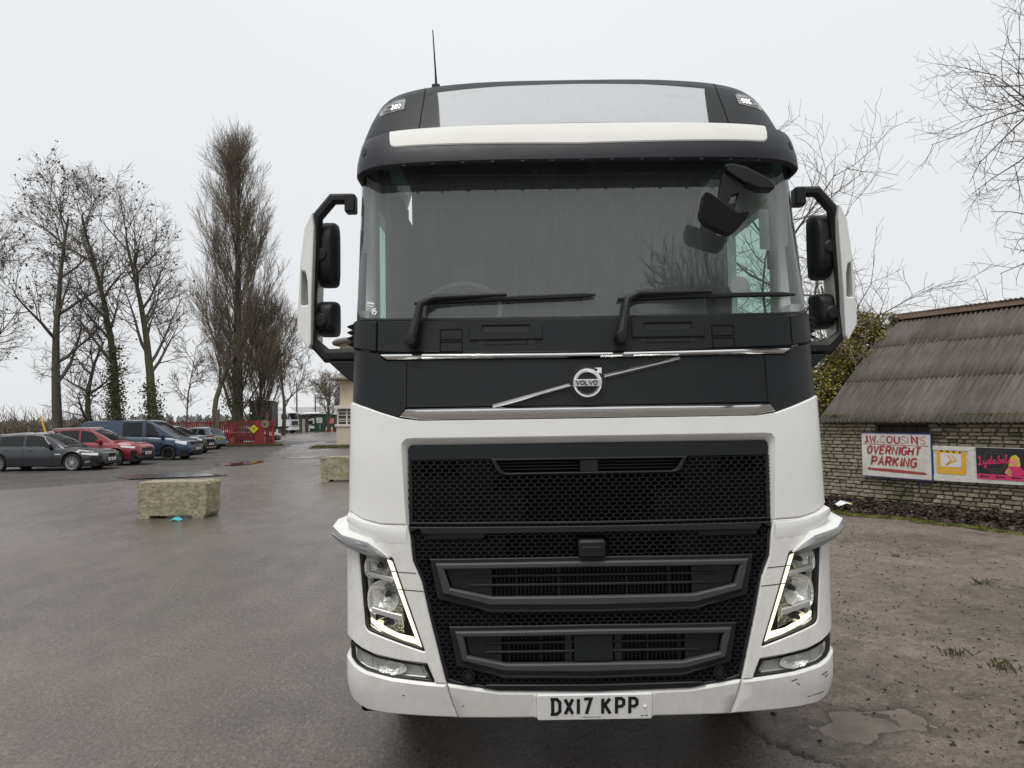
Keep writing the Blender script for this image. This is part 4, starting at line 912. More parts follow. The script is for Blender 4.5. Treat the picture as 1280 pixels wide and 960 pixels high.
band_sheet('moss_strip', -1.8, 5.6, lambda s: 1.0 + wob(s), lambda s: 1.22 + wob(s) + .03 * math.sin(s * 17), 120, 4, lambda s, t: .085 - .06 * abs(t - .45) + .006 * math.sin(s * 23 + t * 5), 'moss_green')
# stones, clods, straw on the dirt
def in_yard(x, y): return float(dirt_z(np.array([[x]]), np.array([[y]]))[0, 0])
mat('clod', (.035, .029, .024), .9, bump=.6, bscale=40); mat('straw', (.27, .22, .14), .8); mat('tuft', (.075, .075, .028), .9)
cl = MB()
for i in range(2600):
    x = r.uniform(1.2, 6.2); y = r.uniform(3.4, 11.5); near = math.hypot((x - 2.3) / .9, (y - 4.1) / .5)
    a = r.uniform(.006, .018) * (1.5 if near < 1.2 and r.random() < .5 else 1); z = in_yard(x, y)
    if z < .004: continue
    P_ = [Vector((r.gauss(0, 1), r.gauss(0, 1), r.gauss(0, .6))).normalized() * a * r.uniform(.6, 1.2) for _ in range(6)]
    bm = bmesh.new(); [bm.verts.new(p + Vector((x, y, z))) for p in P_]; bmesh.ops.convex_hull(bm, input=bm.verts); bm.verts.index_update()
    cl.add([v.co for v in bm.verts], [[v.index for v in f.verts] for f in bm.faces]); bm.free()
tag(cl.build('dirt_clods', 'clod', smooth=0), kind='stuff')
sw = MB()
for i in range(300):
    x = r.uniform(1.6, 4.8); y = r.uniform(4.2, 9.0); z = in_yard(x, y) + .004
    if z < .008: continue
    th = r.uniform(0, 6.28); l = r.uniform(.006, .022); wd = r.uniform(.002, .005); u = Vector((math.cos(th), math.sin(th), 0)) * l; v_ = Vector((-math.sin(th), math.cos(th), .3)) * wd; c = Vector((x, y, z))
    sw.add([c - u - v_, c + u - v_, c + u + v_, c - u + v_], [(0, 1, 2, 3)])
tag(sw.build('straw_litter', 'straw', smooth=0, fix=False), kind='stuff')
for x, y, n_, lab in ((4.82, 7.64, 40, 'sparse grass tuft on the dirt nearest the stone wall'), (3.25, 5.48, 36, 'low grass tuft on the dirt beside the muddy puddle'), (3.38, 5.14, 46, 'widest olive grass tuft on the bare dirt near the frame edge'), (2.35, 8.6, 30, 'dark weed tuft on the dirt just beyond the lorry')):
    b = MB()
    for i in range(n_):
        a = r.uniform(0, 6.28); d = r.uniform(0, .11); c = Vector((d * math.cos(a) * 1.3, d * math.sin(a), 0)); q = Vector((r.uniform(-1, 1), r.uniform(-1, 1), 0)) * .06; h = r.uniform(.03, .075)
        b.add([c - Vector((.004, 0, .01)), c + Vector((.004, 0, -.01)), c + q * .5 + Vector((.002, 0, h * .7)), c + q + Vector((0, 0, h))], [(0, 1, 2), (0, 2, 3)])
    tag(b.build('grass_tuft', 'tuft', smooth=0, fix=False, loc=(x, y, in_yard(x, y))), lab, 'grass tuft', 'grass tufts on the dirt yard')
mat('stone_grey', (.16, .14, .12), .85, bump=.5, bscale=30)
for x, y, a, lab in ((4.73, 9.13, .055, 'fist sized stone lying on the dirt toward the mossy verge'), (3.0, 8.1, .04, 'small dark stone on the dirt between lorry and verge'), (4.05, 4.55, .05, 'muddy stone at the near edge of the dirt yard'), (5.2, 10.1, .035, 'little pale stone close to the moss strip')):
    b = MB(); P_ = [Vector((r.gauss(0, 1), r.gauss(0, 1), r.gauss(0, .6))).normalized() * a * r.uniform(.75, 1.1) for _ in range(22)]
    bm = bmesh.new(); [bm.verts.new(p) for p in P_]; bmesh.ops.convex_hull(bm, input=bm.verts); bm.verts.index_update(); b.add([v.co for v in bm.verts], [[v.index for v in f.verts] for f in bm.faces]); bm.free()
    tag(b.build('stone', 'stone_grey', smooth=40, loc=(x, y, in_yard(x, y) + a * .3)), lab, 'stone', 'stones on the dirt yard')
mat('paper_white', (.75, .76, .76), .6); mat('paper_yellow', (.6, .5, .08), .6)
b = MB(); b.add([(-.13, -.07, 0), (.0, -.09, .05), (.15, -.05, .02), (.12, .07, .05), (-.02, .08, .09), (-.15, .05, .03)], [(0, 1, 4, 5), (1, 2, 3, 4)]); b.mi = 1; b.add([(.10, -.065, .03), (.16, -.05, .022), (.14, .03, .045), (.11, .03, .05)], [(0, 1, 2, 3)])
o = b.build('litter', ['paper_white', 'paper_yellow'], smooth=0, fix=False, loc=WP(.62, .55, .11)); o.modifiers.new('thick', 'SOLIDIFY').thickness = .004; tag(o, 'crumpled white packet lying on the leaf litter below the wall', 'litter')
mat('cloth_teal', (.05, .42, .42), .7)
b = MB(); b.add([(-.11, -.05, 0), (-.02, -.07, .03), (.08, -.05, .0), (.12, .03, .02), (.03, .06, .06), (-.08, .05, .03), (.0, .0, .07)], [(0, 1, 6), (1, 2, 6), (2, 3, 6), (3, 4, 6), (4, 5, 6), (5, 0, 6)])
o = b.build('glove', 'cloth_teal', smooth=0, fix=False, loc=(-6.33, 13.72, .01)); o.modifiers.new('thick', 'SOLIDIFY').thickness = .006; tag(o, 'crumpled turquoise glove on the asphalt beside the concrete block', 'glove')
# ------------------------------------------------------------------ concrete blocks
mat('mossy_concrete', (.37, .335, .235), .9, col2=(.19, .172, .10), vscale=7, bump=.9, bscale=18, bdist=.03)
def block(L_, D_, H_, loc, rz, lab):
    b = MB(); ch = .09
    prof = [(-L_ / 2, .10), (-L_ / 2 + .07, .0), (-L_ / 2 + .25, .0), (-L_ / 2 + .27, .06), (L_ / 2 - .27, .06), (L_ / 2 - .25, .0), (L_ / 2 - .07, .0), (L_ / 2, .10), (L_ / 2, H_ - .04), (L_ / 2 - .04, H_), (-L_ / 2 + .04, H_), (-L_ / 2, H_ - .04)]
    b.prism(prof, lambda x, z, t: Vector((x, t, z)), -D_ / 2, D_ / 2); me = b.mesh('concrete_block', 'mossy_concrete')
    bm = bmesh.new(); bm.from_mesh(me); bmesh.ops.recalc_face_normals(bm, faces=bm.faces); bmesh.ops.triangulate(bm, faces=bm.faces); bmesh.ops.subdivide_edges(bm, edges=[e for e in bm.edges if e.calc_length() > .16], cuts=3, use_grid_fill=True); bmesh.ops.subdivide_edges(bm, edges=[e for e in bm.edges if e.calc_length() > .12], cuts=1)
    rr = random.Random(int(L_ * 991 + loc[0] * 7))
    for v in bm.verts: v.co += Vector((rr.gauss(0, .006), rr.gauss(0, .006), rr.gauss(0, .005)))
    bm.to_mesh(me); bm.free(); shade(me, 40)
    o = link('concrete_block', me, None, loc); o.rotation_euler = (0, 0, rz); return tag(o, lab, 'concrete block', 'concrete blocks on the yard')
block(1.37, .60, .70, (-6.56, 14.35, .0), R(-3), 'mossy concrete block standing alone on the asphalt with a turquoise glove beside it')
block(1.6, .70, .72, (-5.0, 22.3, .0), R(3), 'mossy concrete block half hidden behind the white lorry')
# ------------------------------------------------------------------ stone barn
mat('stone', (.36, .315, .24), .92, col2=(.20, .175, .13), vscale=3.5, bump=.8, bscale=26, bdist=.012, objrand=.33)
mat('stone_mossy', (.20, .185, .11), .95, col2=(.085, .085, .04), vscale=4, bump=.8, bscale=26, bdist=.012, objrand=.3)
mat('mortar', (.15, .13, .10), .95, bump=.8, bscale=30, col2=(.06, .054, .042), vscale=3)
mat('rusty_tin', (.074, .058, .048), .78, .05, col2=(.135, .119, .106), vscale=3.4, stretch=(2.6, .45, .45), bump=.08, bscale=10, objrand=.22, detail=9)
mat('ridge_rust', (.115, .075, .055), .8, .1, var=.4, vscale=4)
mat('board_brown', (.045, .032, .027), .8, var=.3, vscale=3, stretch=(8, 1, 1))
def stone_variants(k, seed, ma):
    rr = random.Random(seed); out_ = []
    for _ in range(k):
        b = MB(); V = []
        # unit stone: x -.5...5, z -.5...5, front at y=-.5
        for y, kx, kz in ((.5, 1, 1), (-.22, 1, .96), (-.5, .86, .66)):
            for sx, sz in ((-1, -1), (0, -1), (1, -1), (1, 1), (0, 1), (-1, 1)):
                V.append(Vector((sx * .5 * kx + rr.uniform(-.03, .03), y + rr.uniform(-.06, .06) * (y < 0), sz * .5 * kz + rr.uniform(-.08, .08))))
        b.add(V, [(12, 13, 14, 15, 16, 17)] + [(r_ * 6 + i, r_ * 6 + (i + 1) % 6, (r_ + 1) * 6 + (i + 1) % 6, (r_ + 1) * 6 + i) for r_ in (0, 1) for i in range(6)])
        me = b.mesh('stone', ma); fixn(me); shade(me, 50); out_.append(me)
    return out_
SVAR = stone_variants(14, 3, 'stone'); SMOS = stone_variants(8, 4, 'stone_mossy')
WL, WH = 6.6, 1.72
barn = empty('barn', EA, math.atan2(ES.y, ES.x), 'low rubble stone barn with a rusty corrugated iron roof and boarded window', 'barn')
# barn axes: x along the wall, y into the barn, z up
b = MB(); hx0, hx1, hz0, hz1 = .96, 1.92, 1.30, 1.585
D_ = 5.3
for x0, x1, z0, z1 in ((-.2, hx0, -.1, WH), (hx1, WL, -.1, WH), (hx0, hx1, -.1, hz0), (hx0, hx1, hz1, WH)): b.bx(x0, x1, .03, .40, z0, z1)
b.bx(-.2, .2, .4, D_, -.1, WH); b.bx(WL - .4, WL, .4, D_, -.1, WH); b.bx(.2, WL - .4, D_ - .4, D_, -.1, WH)
for x in (-.2, WL - .4): b.prism([(.03, WH), (D_, WH), (D_ / 2, WH + 2.04)], lambda y, z, t, x=x: Vector((x + t, y, z)), 0, .4)
wall = b.build('wall', 'mortar', barn, smooth=0)
rr = random.Random(17); z = -.06; course = 0; extra = MB(); cnt = 0
while z < WH - .03:
    h = rr.uniform(.052, .084); x = -.2 - rr.uniform(0, .2)
    if z + h > WH - .01: h = WH - z
    while x < WL:
        l = rr.uniform(.10, .27) * (1.1 if rr.random() < .2 else 1); x1 = min(x + l, WL)
        zc = z + h / 2; xa, xb = max(x, -.2), x1
        if xb > hx0 and xa < hx1 and zc > hz0 - .02 and zc < hz1:
            if xa < hx0 - .06: xb = hx0 - .005
            elif xb > hx1 + .06: xa = hx1 + .005
            else: x = x1; continue
        if xb - xa > .04:
            g = .013; moss = (zc < .34 + .2 * math.sin(x * 1.7) and rr.random() < .75) or rr.random() < .06
            me = rr.choice(SMOS if moss else SVAR)
            M4 = Matrix.Translation(((xa + xb) / 2, .03 - rr.uniform(-.012, .018), zc)) @ Matrix.Rotation(rr.uniform(-.03, .03), 4, 'Y') @ Matrix.Diagonal((xb - xa - g, .10, h - g * .8, 1))
            vis = 1.05 <= xa < 3.75 and cnt < 300 and xb - xa > .07 and not (.72 < xa and xb < 2.0 and .66 < zc < 1.42) and not (2.0 < xa and .68 < zc < 1.2)
            if vis:
                o = link('stone', me, wall); o.matrix_local = M4; cnt += 1
            else:
                n_ = len(me.vertices); extra.add([M4 @ v.co for v in me.vertices], [tuple(p.vertices) for p in me.polygons])
        x = x1
    z += h
tag(extra.build('stone', 'stone', wall, smooth=50), kind='stuff')
# boarded opening
b = MB(); b.bx(hx0, hx1, .12, .15, hz0, hz1); wb = b.build('boarded_window', 'board_brown', barn, smooth=0)
for i in range(4): b = MB(); b.bx(hx0 + .02 + i * .23, hx0 + .24 + i * .23, .095, .118, hz0, hz1 - .012 * (i % 2)); b.build('board', 'board_brown', wb, smooth=0, bev=.004)
b = MB(); b.bx(hx0 - .06, hx1 + .06, .0, .2, hz1, hz1 + .045); b.build('lintel', 'board_brown', barn, smooth=0, bev=.006)
# roof: corrugated sheets, three rows
pitch = math.atan2(2.08, D_ / 2); RL = (D_ / 2 + .16) / math.cos(pitch); cw_ = .735; ncol = 9; rowl = [RL * .36, RL * .34, RL * .36]
def sheet_mesh(w_, l_, seed):
    rr = random.Random(seed); b = MB(); nx = int(w_ / .0919 * 6); ny = 3
    for j in range(ny + 1):
        for i in range(nx + 1):
            x = w_ * i / nx; b.v.append((x, l_ * j / ny, .021 * math.cos(2 * math.pi * x / .0919) + rr.uniform(-.0025, .0025)))
    b.f = [(j * (nx + 1) + i, j * (nx + 1) + i + 1, (j + 1) * (nx + 1) + i + 1, (j + 1) * (nx + 1) + i) for j in range(ny) for i in range(nx)]; b.m = [0] * len(b.f)
    me = b.mesh('roof_sheet', 'rusty_tin'); shade(me, 70); return me
rf = empty('roof', (0, 0, 0)); rf.parent = barn
SM = [[sheet_mesh(cw_ + .05, l + (.12 if i < 2 else -.05), i * 7 + k) for i, l in enumerate(rowl)] for k in range(3)]
rr = random.Random(8)
for side in (0, 1):
    for row in range(3):
        y0 = sum(rowl[:row])
        for c in range(ncol):
            o = link('roof_sheet', SM[c % 3][row], rf)
            T = Matrix.Translation((-.12 + c * cw_, -.16, WH - .06)) @ Matrix.Rotation(pitch, 4, 'X') @ Matrix.Translation((0, y0 - .02 - rr.uniform(0, .03), .007 * row + .003 * (c % 2) + .012 - .02 * side)) @ Matrix.Rotation(rr.uniform(-.006, .006), 4, 'Z')
            if side: T = Matrix.Translation((WL - .24 + .06, D_, 0)) @ Matrix.Rotation(math.pi, 4, 'Z') @ T
            o.matrix_local = T; s_ = o.modifiers.new('thick', 'SOLIDIFY'); s_.thickness = .003
for i in range(5):
    b = MB(); x0 = -.14 + i * 1.4; rz = WH - .06 + RL * math.sin(pitch) + .10
    b.prism([(-.20, -.145), (-.03, .0), (.03, .0), (.20, -.145), (.19, -.158), (.03, -.014), (-.03, -.014), (-.19, -.158)], lambda y, z, t, x0=x0: Vector((x0 + t, D_ / 2 + y, rz + z)), 0, 1.42); b.build('ridge_cap', 'ridge_rust', rf, smooth=40)
# moss tufts in the gutter line
b = MB()
for i in range(500):
    s = rr.choice((rr.gauss(2.9, .3), rr.uniform(0, 4), rr.gauss(.2, .1))); c = Vector((s, rr.uniform(-.16, -.02), WH + .035 + rr.uniform(0, .03)))
    d = Vector((rr.uniform(-1, 1), rr.uniform(-1, 1), rr.uniform(0, 1))) * .025; e_ = Vector((rr.uniform(-1, 1), rr.uniform(-1, 1), rr.uniform(-1, 1))) * .015; b.add([c - e_, c + e_, c + d], [(0, 1, 2)])
tag(b.build('roof_moss', 'moss_green', barn, smooth=0, fix=False), kind='stuff')
# ---- signs on the wall (barn axes again, but things of their own)
def wallf(n0): return lambda s, z, t: WP(s, n0 + t, z)
mat('sign_white', (.66, .64, .60), .6, col2=(.52, .49, .45), vscale=5, stretch=(1, 1, 1)); mat('sign_red', (.33, .035, .035), .6, col2=(.30, .07, .06), vscale=22); mat('sign_faded', (.44, .17, .16), .6, col2=(.54, .40, .37), vscale=22); mat('trim_blue', (.02, .05, .20), .6)
mat('board_white', (.70, .69, .65), .7, col2=(.50, .48, .44), vscale=9, stretch=(1, 1, 3)); mat('poster_yellow', (.72, .42, .02), .5, var=.12, vscale=14); mat('poster_pale', (.70, .66, .72), .5, var=.1, vscale=9); mat('poster_gold', (.66, .42, .05), .5); mat('poster_salmon', (.72, .36, .14), .5)
mat('banner_black', (.012, .014, .020), .45, var=.2, vscale=5); mat('banner_pink', (.58, .03, .13), .5); mat('banner_gold', (.11, .085, .055), .5); mat('hair_yellow', (.66, .46, .05), .5); mat('skin_print', (.62, .30, .18), .5); mat('lime_print', (.25, .42, .05), .5)
def plate(name, poly, n0, n1, ma, parent=None, bev=.0):
    b = MB(); b.prism(poly, lambda s, z, t: WP(s, t, z), n0, n1); return b.build(name, ma, parent, smooth=0, bev=bev)
n_ = .085
sg = plate('painted_sign', [(.728, .655), (2.005, .640), (2.005, 1.428), (.735, 1.440)], n_, n_ + .02, 'sign_white', bev=.003)
tag(sg, 'hand painted white board with red parking words and a long arrow', 'sign')
for p in ([(.733, 1.440), (2.012, 1.428), (2.012, 1.446), (.733, 1.456)], [(2.005, .635), (2.022, .635), (2.022, 1.446), (2.005, 1.440)], [(.722, .645), (2.01, .628), (2.01, .640), (.728, .655)]): plate('trim', p, n_ - .01, n_ + .026, 'trim_blue', sg)
f_ = wallf(n_ + .02); rg = random.Random(2)
zb = lambda s: -.012 * (s - .73)
def sign_text(txt, x0, z0, h, wd, ma, xs, gap, slant, name='lettering'):
    b = MB(); write(b, txt, x0, z0, h, wd, lambda s, z, t: f_(s, z + zb(s), t), .0002, .003, xs=xs, gap=gap, slant=slant, rng=rg); o = b.build(name, ma, sg, smooth=0); return o
b = MB(); FF = lambda s, z, t: f_(s, z + zb(s), t)
x = write(b, 'J.W.', .785, 1.275, .125, .032, FF, .0002, .003, xs=1.12, gap=.22, rng=rg); write(b, 'N', 1.68, 1.275, .125, .040, FF, .0002, .003, xs=1.45, rng=rg); write(b, 'U', 1.365, 1.275, .12, .032, FF, .0002, .003, xs=1.35, rng=rg); write(b, 'O', 1.225, 1.275, .12, .027, FF, .0002, .003, xs=1.5, rng=rg)
tag(b.build('lettering', 'sign_red', sg, smooth=0), kind='stuff')
b = MB(); write(b, 'C', 1.10, 1.275, .12, .026, FF, .0002, .003, xs=1.45, rng=rg); write(b, 'S', 1.485, 1.275, .12, .022, FF, .0002, .003, xs=1.4, rng=rg); write(b, 'I', 1.60, 1.275, .12, .024, FF, .0002, .003, rng=rg); write(b, 'S', 1.825, 1.275, .12, .026, FF, .0002, .003, xs=1.5, rng=rg)
tag(b.build('lettering', 'sign_faded', sg, smooth=0), kind='stuff')
b = MB(); ribbon(b, [(.765, 1.245), (1.965, 1.238)], .010, FF, .0002, .003); write(b, 'OVERNIGHT', .835, 1.072, .135, .036, FF, .0002, .003, xs=1.08, gap=.30, slant=.22, rng=rg)
write(b, 'PARKING', .91, .862, .150, .040, FF, .0002, .003, xs=1.08, gap=.30, slant=.22, rng=rg)
b.prism([(.82, .785), (.885, .83), (.88, .805), (1.3, .806), (1.86, .780), (1.86, .79), (1.94, .745), (1.86, .738), (1.3, .746), (.88, .764), (.89, .745)], FF, .0002, .003); tag(b.build('lettering', 'sign_red', sg, smooth=0), kind='stuff')
wbd = plate('backing_board', [(2.03, .640), (3.9, .655), (3.9, 1.225), (2.03, 1.238)], .07, .088, 'board_white', bev=.003); tag(wbd, 'flaking white timber board fixed along the stone wall behind two posters', 'board')
for p in ([(2.03, 1.165), (2.70, 1.165), (2.72, 1.232), (2.03, 1.238)], [(2.03, .640), (2.72, .646), (2.70, .745), (2.03, .745)], [(2.60, .747), (2.70, .747), (2.70, 1.163), (2.60, 1.163)]): plate('rail', p, .088, .102, 'board_white', wbd, bev=.003)
yp = plate('poster', [(2.085, .770), (2.555, .757), (2.570, 1.145), (2.09, 1.165)], .0895, .097, 'poster_yellow'); tag(yp, 'yellow poster with a pale panel and double chevron on the white board', 'poster')
plate('poster_panel', [(2.155, .885), (2.485, .885), (2.492, 1.105), (2.157, 1.118)], .0972, .0985, 'poster_pale', yp)
b = MB(); g_ = wallf(.0986)
for dx in (0, .075): ribbon(b, [(2.235 + dx * .2, .905 + (.02 if dx else 0)), (2.335 + dx, .995), (2.275 + dx, 1.085)], .028, g_, 0, .0012)
b.build('chevron', 'poster_gold', yp, smooth=0)
b = MB()
for i in range(6): ribbon(b, [(2.15 + i * .058, .835 - i * .002), (2.195 + i * .058, .833 - i * .002)], .03, wallf(.0972), 0, .001)
tag(b.build('poster_print', 'poster_salmon', yp, smooth=0), kind='stuff')
for i in range(4): plate('poster_clip', [(2.16 + i * .10, 1.140 - i * .005), (2.195 + i * .10, 1.139 - i * .005), (2.195 + i * .10, 1.162 - i * .005), (2.16 + i * .10, 1.164 - i * .005)], .097, .101, 'board_brown', yp)
bn = plate('banner', [(2.725, .725), (3.85, .725), (3.85, 1.215), (2.725, 1.228)], .0895, .096, 'banner_black'); tag(bn, 'black and pink cafe banner with joined up pink lettering', 'banner')
plate('banner_stripe', [(2.725, .715), (3.85, .715), (3.85, .795), (2.725, .800)], .0962, .0975, 'banner_pink', bn)
for i in range(4):
    x = 2.765 + i * .235; plate('arrow', [(x, .757), (x + .045, .785), (x + .045, .768), (x + .15, .766), (x + .15, .748), (x + .045, .748), (x + .045, .730)], .0977, .0987, 'banner_black', bn)
b = MB(); c0 = (3.0, 1.01); ribbon(b, [(c0[0] + .155 * math.cos(t), c0[1] + .170 * math.sin(t)) for t in np.linspace(0, 2 * math.pi, 49)], .007, wallf(.0962), 0, .001); ribbon(b, [(c0[0] + .175 * math.cos(t), c0[1] + .192 * math.sin(t)) for t in np.linspace(0, 2 * math.pi, 49)], .004, wallf(.0962), 0, .001)
for a in (-1, 0, 1): ribbon(b, [(c0[0] + a * .04 - .01, c0[1] + .125), (c0[0] + a * .04 + .01, c0[1] + .125)], .016, wallf(.0962), 0, .001); ribbon(b, [(c0[0] + a * .04 - .01, c0[1] - .125), (c0[0] + a * .04 + .01, c0[1] - .125)], .016, wallf(.0962), 0, .001)
tag(b.build('banner_ring', 'banner_gold', bn, smooth=0), kind='stuff')
b = MB(); x = 2.752; B_ = lambda s, z, t: WP(s, .0975 + t, z + .10 * (s - 2.752))
for ch, dx in (('L_', .082), ('y_', .068), ('d_', .072), ('a_', .070), ('b_', .058), ('e_', .052), ('l_', .046), ('s_', .05)):
    for st_ in ST[ch]: ribbon(b, [(x + p[0] * .145, .945 + p[1] * .125) for p in st_], .017, B_, 0, .0012)
    x += dx
b.build('banner_lettering', 'banner_pink', bn, smooth=0)
# plain stand-in for the printed figure: flat colour shapes only
ell = lambda cx, cz, a, c_, n=20: [(cx + a * math.cos(t), cz + c_ * math.sin(t)) for t in np.linspace(0, 2 * math.pi, n + 1)[:-1]]
plate('banner_print', [(3.20, .92), (3.215, 1.02), (3.25, 1.10), (3.31, 1.125), (3.36, 1.08), (3.375, .96), (3.33, .90), (3.26, .90)], .0977, .0985, 'hair_yellow', bn)
plate('banner_print', [(3.19, .80), (3.15, .86), (3.21, .94), (3.36, .94), (3.44, .86), (3.40, .80)], .0986, .0993, 'banner_pink', bn)
plate('banner_print', ell(3.295, 1.0, .042, .062), .0994, .1, 'skin_print', bn)
plate('banner_print', [(3.14, .83), (3.20, .915), (3.225, .905), (3.18, .83), (3.25, .795), (3.23, .78)], .0994, .1, 'skin_print', bn)
plate('banner_print', [(3.19, .83), (3.23, .89), (3.25, .83)], .0994, .1, 'lime_print', bn)
plate('banner_print', [(3.47, .88), (3.47, 1.12), (3.75, 1.12), (3.75, .88)], .0977, .0985, 'banner_pink', bn)
plate('blue_tag', [(1.778, .525), (1.815, .525), (1.812, .60), (1.776, .60)], .045, .06, 'trim_blue'); tag(bpy.data.objects['blue_tag'], 'small blue painted tag on the stones beneath the parking board', 'tag')
# ---- ivy grown wall behind the barn's end
gw = empty('garden_wall', WP(-.35, -1.15, 0), math.atan2(ES.y, ES.x), 'ragged dark stone wall under ivy behind the end of the barn', 'wall')
b = MB(); b.prism([(-2.6, -.1), (-.02, -.1), (-.02, 2.75), (-.3, 2.6), (-.7, 2.35), (-1.3, 2.2), (-2.0, 2.1), (-2.6, 1.9)], lambda x, z, t: Vector((x, t, z)), .03, .45); wl2 = b.build('wall_core', 'mortar', gw, smooth=0)
z = .9; rr = random.Random(31)
while z < 2.65:
    h = rr.uniform(.07, .11); x = -1.7
    while x < -.03:
        l = rr.uniform(.14, .34); x1 = min(x + l, -.02); top = np.interp(x, [-2.6, -1.3, -.7, -.3, 0], [1.9, 2.2, 2.35, 2.6, 2.75])
        if z + h < top and x1 - x > .05:
            o = link('stone', rr.choice(SMOS), wl2); o.matrix_local = Matrix.Translation(((x + x1) / 2, .02 - rr.uniform(-.02, .03), z + h / 2)) @ Matrix.Diagonal((x1 - x - .015, .12, h - .012, 1))
        x = x1
    z += h
mat('ivy_leaf', (.20, .18, .035), .6, col2=(.075, .09, .02), vscale=3, spec=.35); mat('ivy_yellow', (.33, .255, .05), .6, var=.2, vscale=4, spec=.35); mat('ivy_dark', (.048, .058, .022), .6, spec=.35)
mat('bark', (.11, .095, .074), .95, col2=(.06, .052, .041), vscale=6, bump=.6, bscale=14); mat('bark_green', (.090, .088, .050), .95, col2=(.052, .05, .032), vscale=5, bump=.6, bscale=14); mat('twig', (.115, .096, .078), .9); mat('twig_pale', (.15, .13, .10), .9); mat('twig_brown', (.145, .115, .085), .9)
def leaf_cloud(blobs, n, size, mats, seed, w3=(.5, .3, .2), flat=.0):
    b = MB(); rr = random.Random(seed); tot = sum(q[3] * q[4] * q[5] for q in blobs)
    for (cx, cy, cz, rx, ry, rz) in blobs:
        for _ in range(int(n * rx * ry * rz / tot)):
            d = Vector((rr.gauss(0, 1), rr.gauss(0, 1), rr.gauss(0, 1))).normalized() * rr.uniform(.55, 1.06) ** .6
            c = Vector((cx + d.x * rx, cy + d.y * ry, cz + d.z * rz)); a = size * rr.uniform(.6, 1.3)
            u = Vector((rr.gauss(0, 1), rr.gauss(0, 1), rr.gauss(0, .7))).normalized(); v = u.cross(Vector((rr.gauss(0, 1), rr.gauss(0, 1), rr.gauss(0, 1)))).normalized()
            q = rr.random(); b.mi = 0 if q < w3[0] else 1 if q < w3[0] + w3[1] else 2
            b.add([c - u * a, c + v * a * .7, c + u * a, c - v * a * .7], [(0, 1, 2, 3)])
    return b
iv = empty('ivy_bush', WP(-.3, -1.3, 0), 0, 'yellow green ivy bush climbing over the end of the barn roof', 'bush')
IV = lambda s, t, z: tuple(ES * s + ET * t + Vector((0, 0, z)))
bl_ = [(*IV(-.30 + .1 * math.sin(i * 2.3), .98 - i * .235 + .12 * math.sin(i * 1.7), 3.70 - i * .25 + .10 * math.sin(i * 2.9)), .44 - .02 * (i % 3), .42, .36 + .03 * (i % 2)) for i in range(7)] + [(*IV(-.75, .6, 3.25), .40, .38, .32), (*IV(-.9, .1, 2.75), .42, .4, .3), (*IV(.10, 1.12, 3.80), .30, .28, .22), (*IV(-.55, .98, 3.86), .34, .30, .26), (*IV(.12, .75, 3.42), .22, .25, .2), (*IV(.08, .35, 3.0), .20, .22, .2)]
leaf_cloud(bl_, 15000, .030, 0, 5).build('foliage', ['ivy_leaf', 'ivy_yellow', 'ivy_dark'], iv, smooth=0, fix=False)
b = MB(); b.tube([(0, 0, 0), IV(-.1, .1, 1.2), IV(-.25, .3, 2.3), IV(-.3, .7, 3.4)], [.09, .08, .06, .03], 8); b.tube([IV(-.25, .3, 2.3), IV(-.6, .5, 3.1)], [.05, .02], 6); b.build('stem', 'bark', iv)
# ------------------------------------------------------------------ cars
mat('tyre_car', (.012, .012, .012), .8); mat('alloy', (.55, .55, .55), .3, .7); mat('alloy_dark', (.03, .03, .032), .35, .5); mat('arch_black', (.006, .006, .006), .9); mat('trim_black', (.012, .012, .013), .5)
mat('car_glass', (.010, .012, .013), .08, spec=.35); mat('lamp_clear', (.70, .70, .72), .15, .3); mat('lamp_red', (.45, .03, .03), .2); mat('bright_trim', (.70, .70, .70), .15, .9); mat('plate_yellow', (.75, .55, .03), .4); mat('lamp_amber', (.6, .22, .02), .25); mat('car_interior', (.02, .02, .021), .8)
def paint(n, c, metal=.3, rough=.3): mat(n, c, rough, metal, coat=.8, var=.06, vscale=2)
paint('paint_slate', (.026, .028, .034)); paint('paint_red', (.23, .018, .026), .15); paint('paint_blue', (.024, .046, .080), .3); paint('paint_charcoal', (.030, .032, .033)); paint('paint_silver_blue', (.17, .235, .27), .4); paint('paint_maroon', (.08, .012, .015), .2)
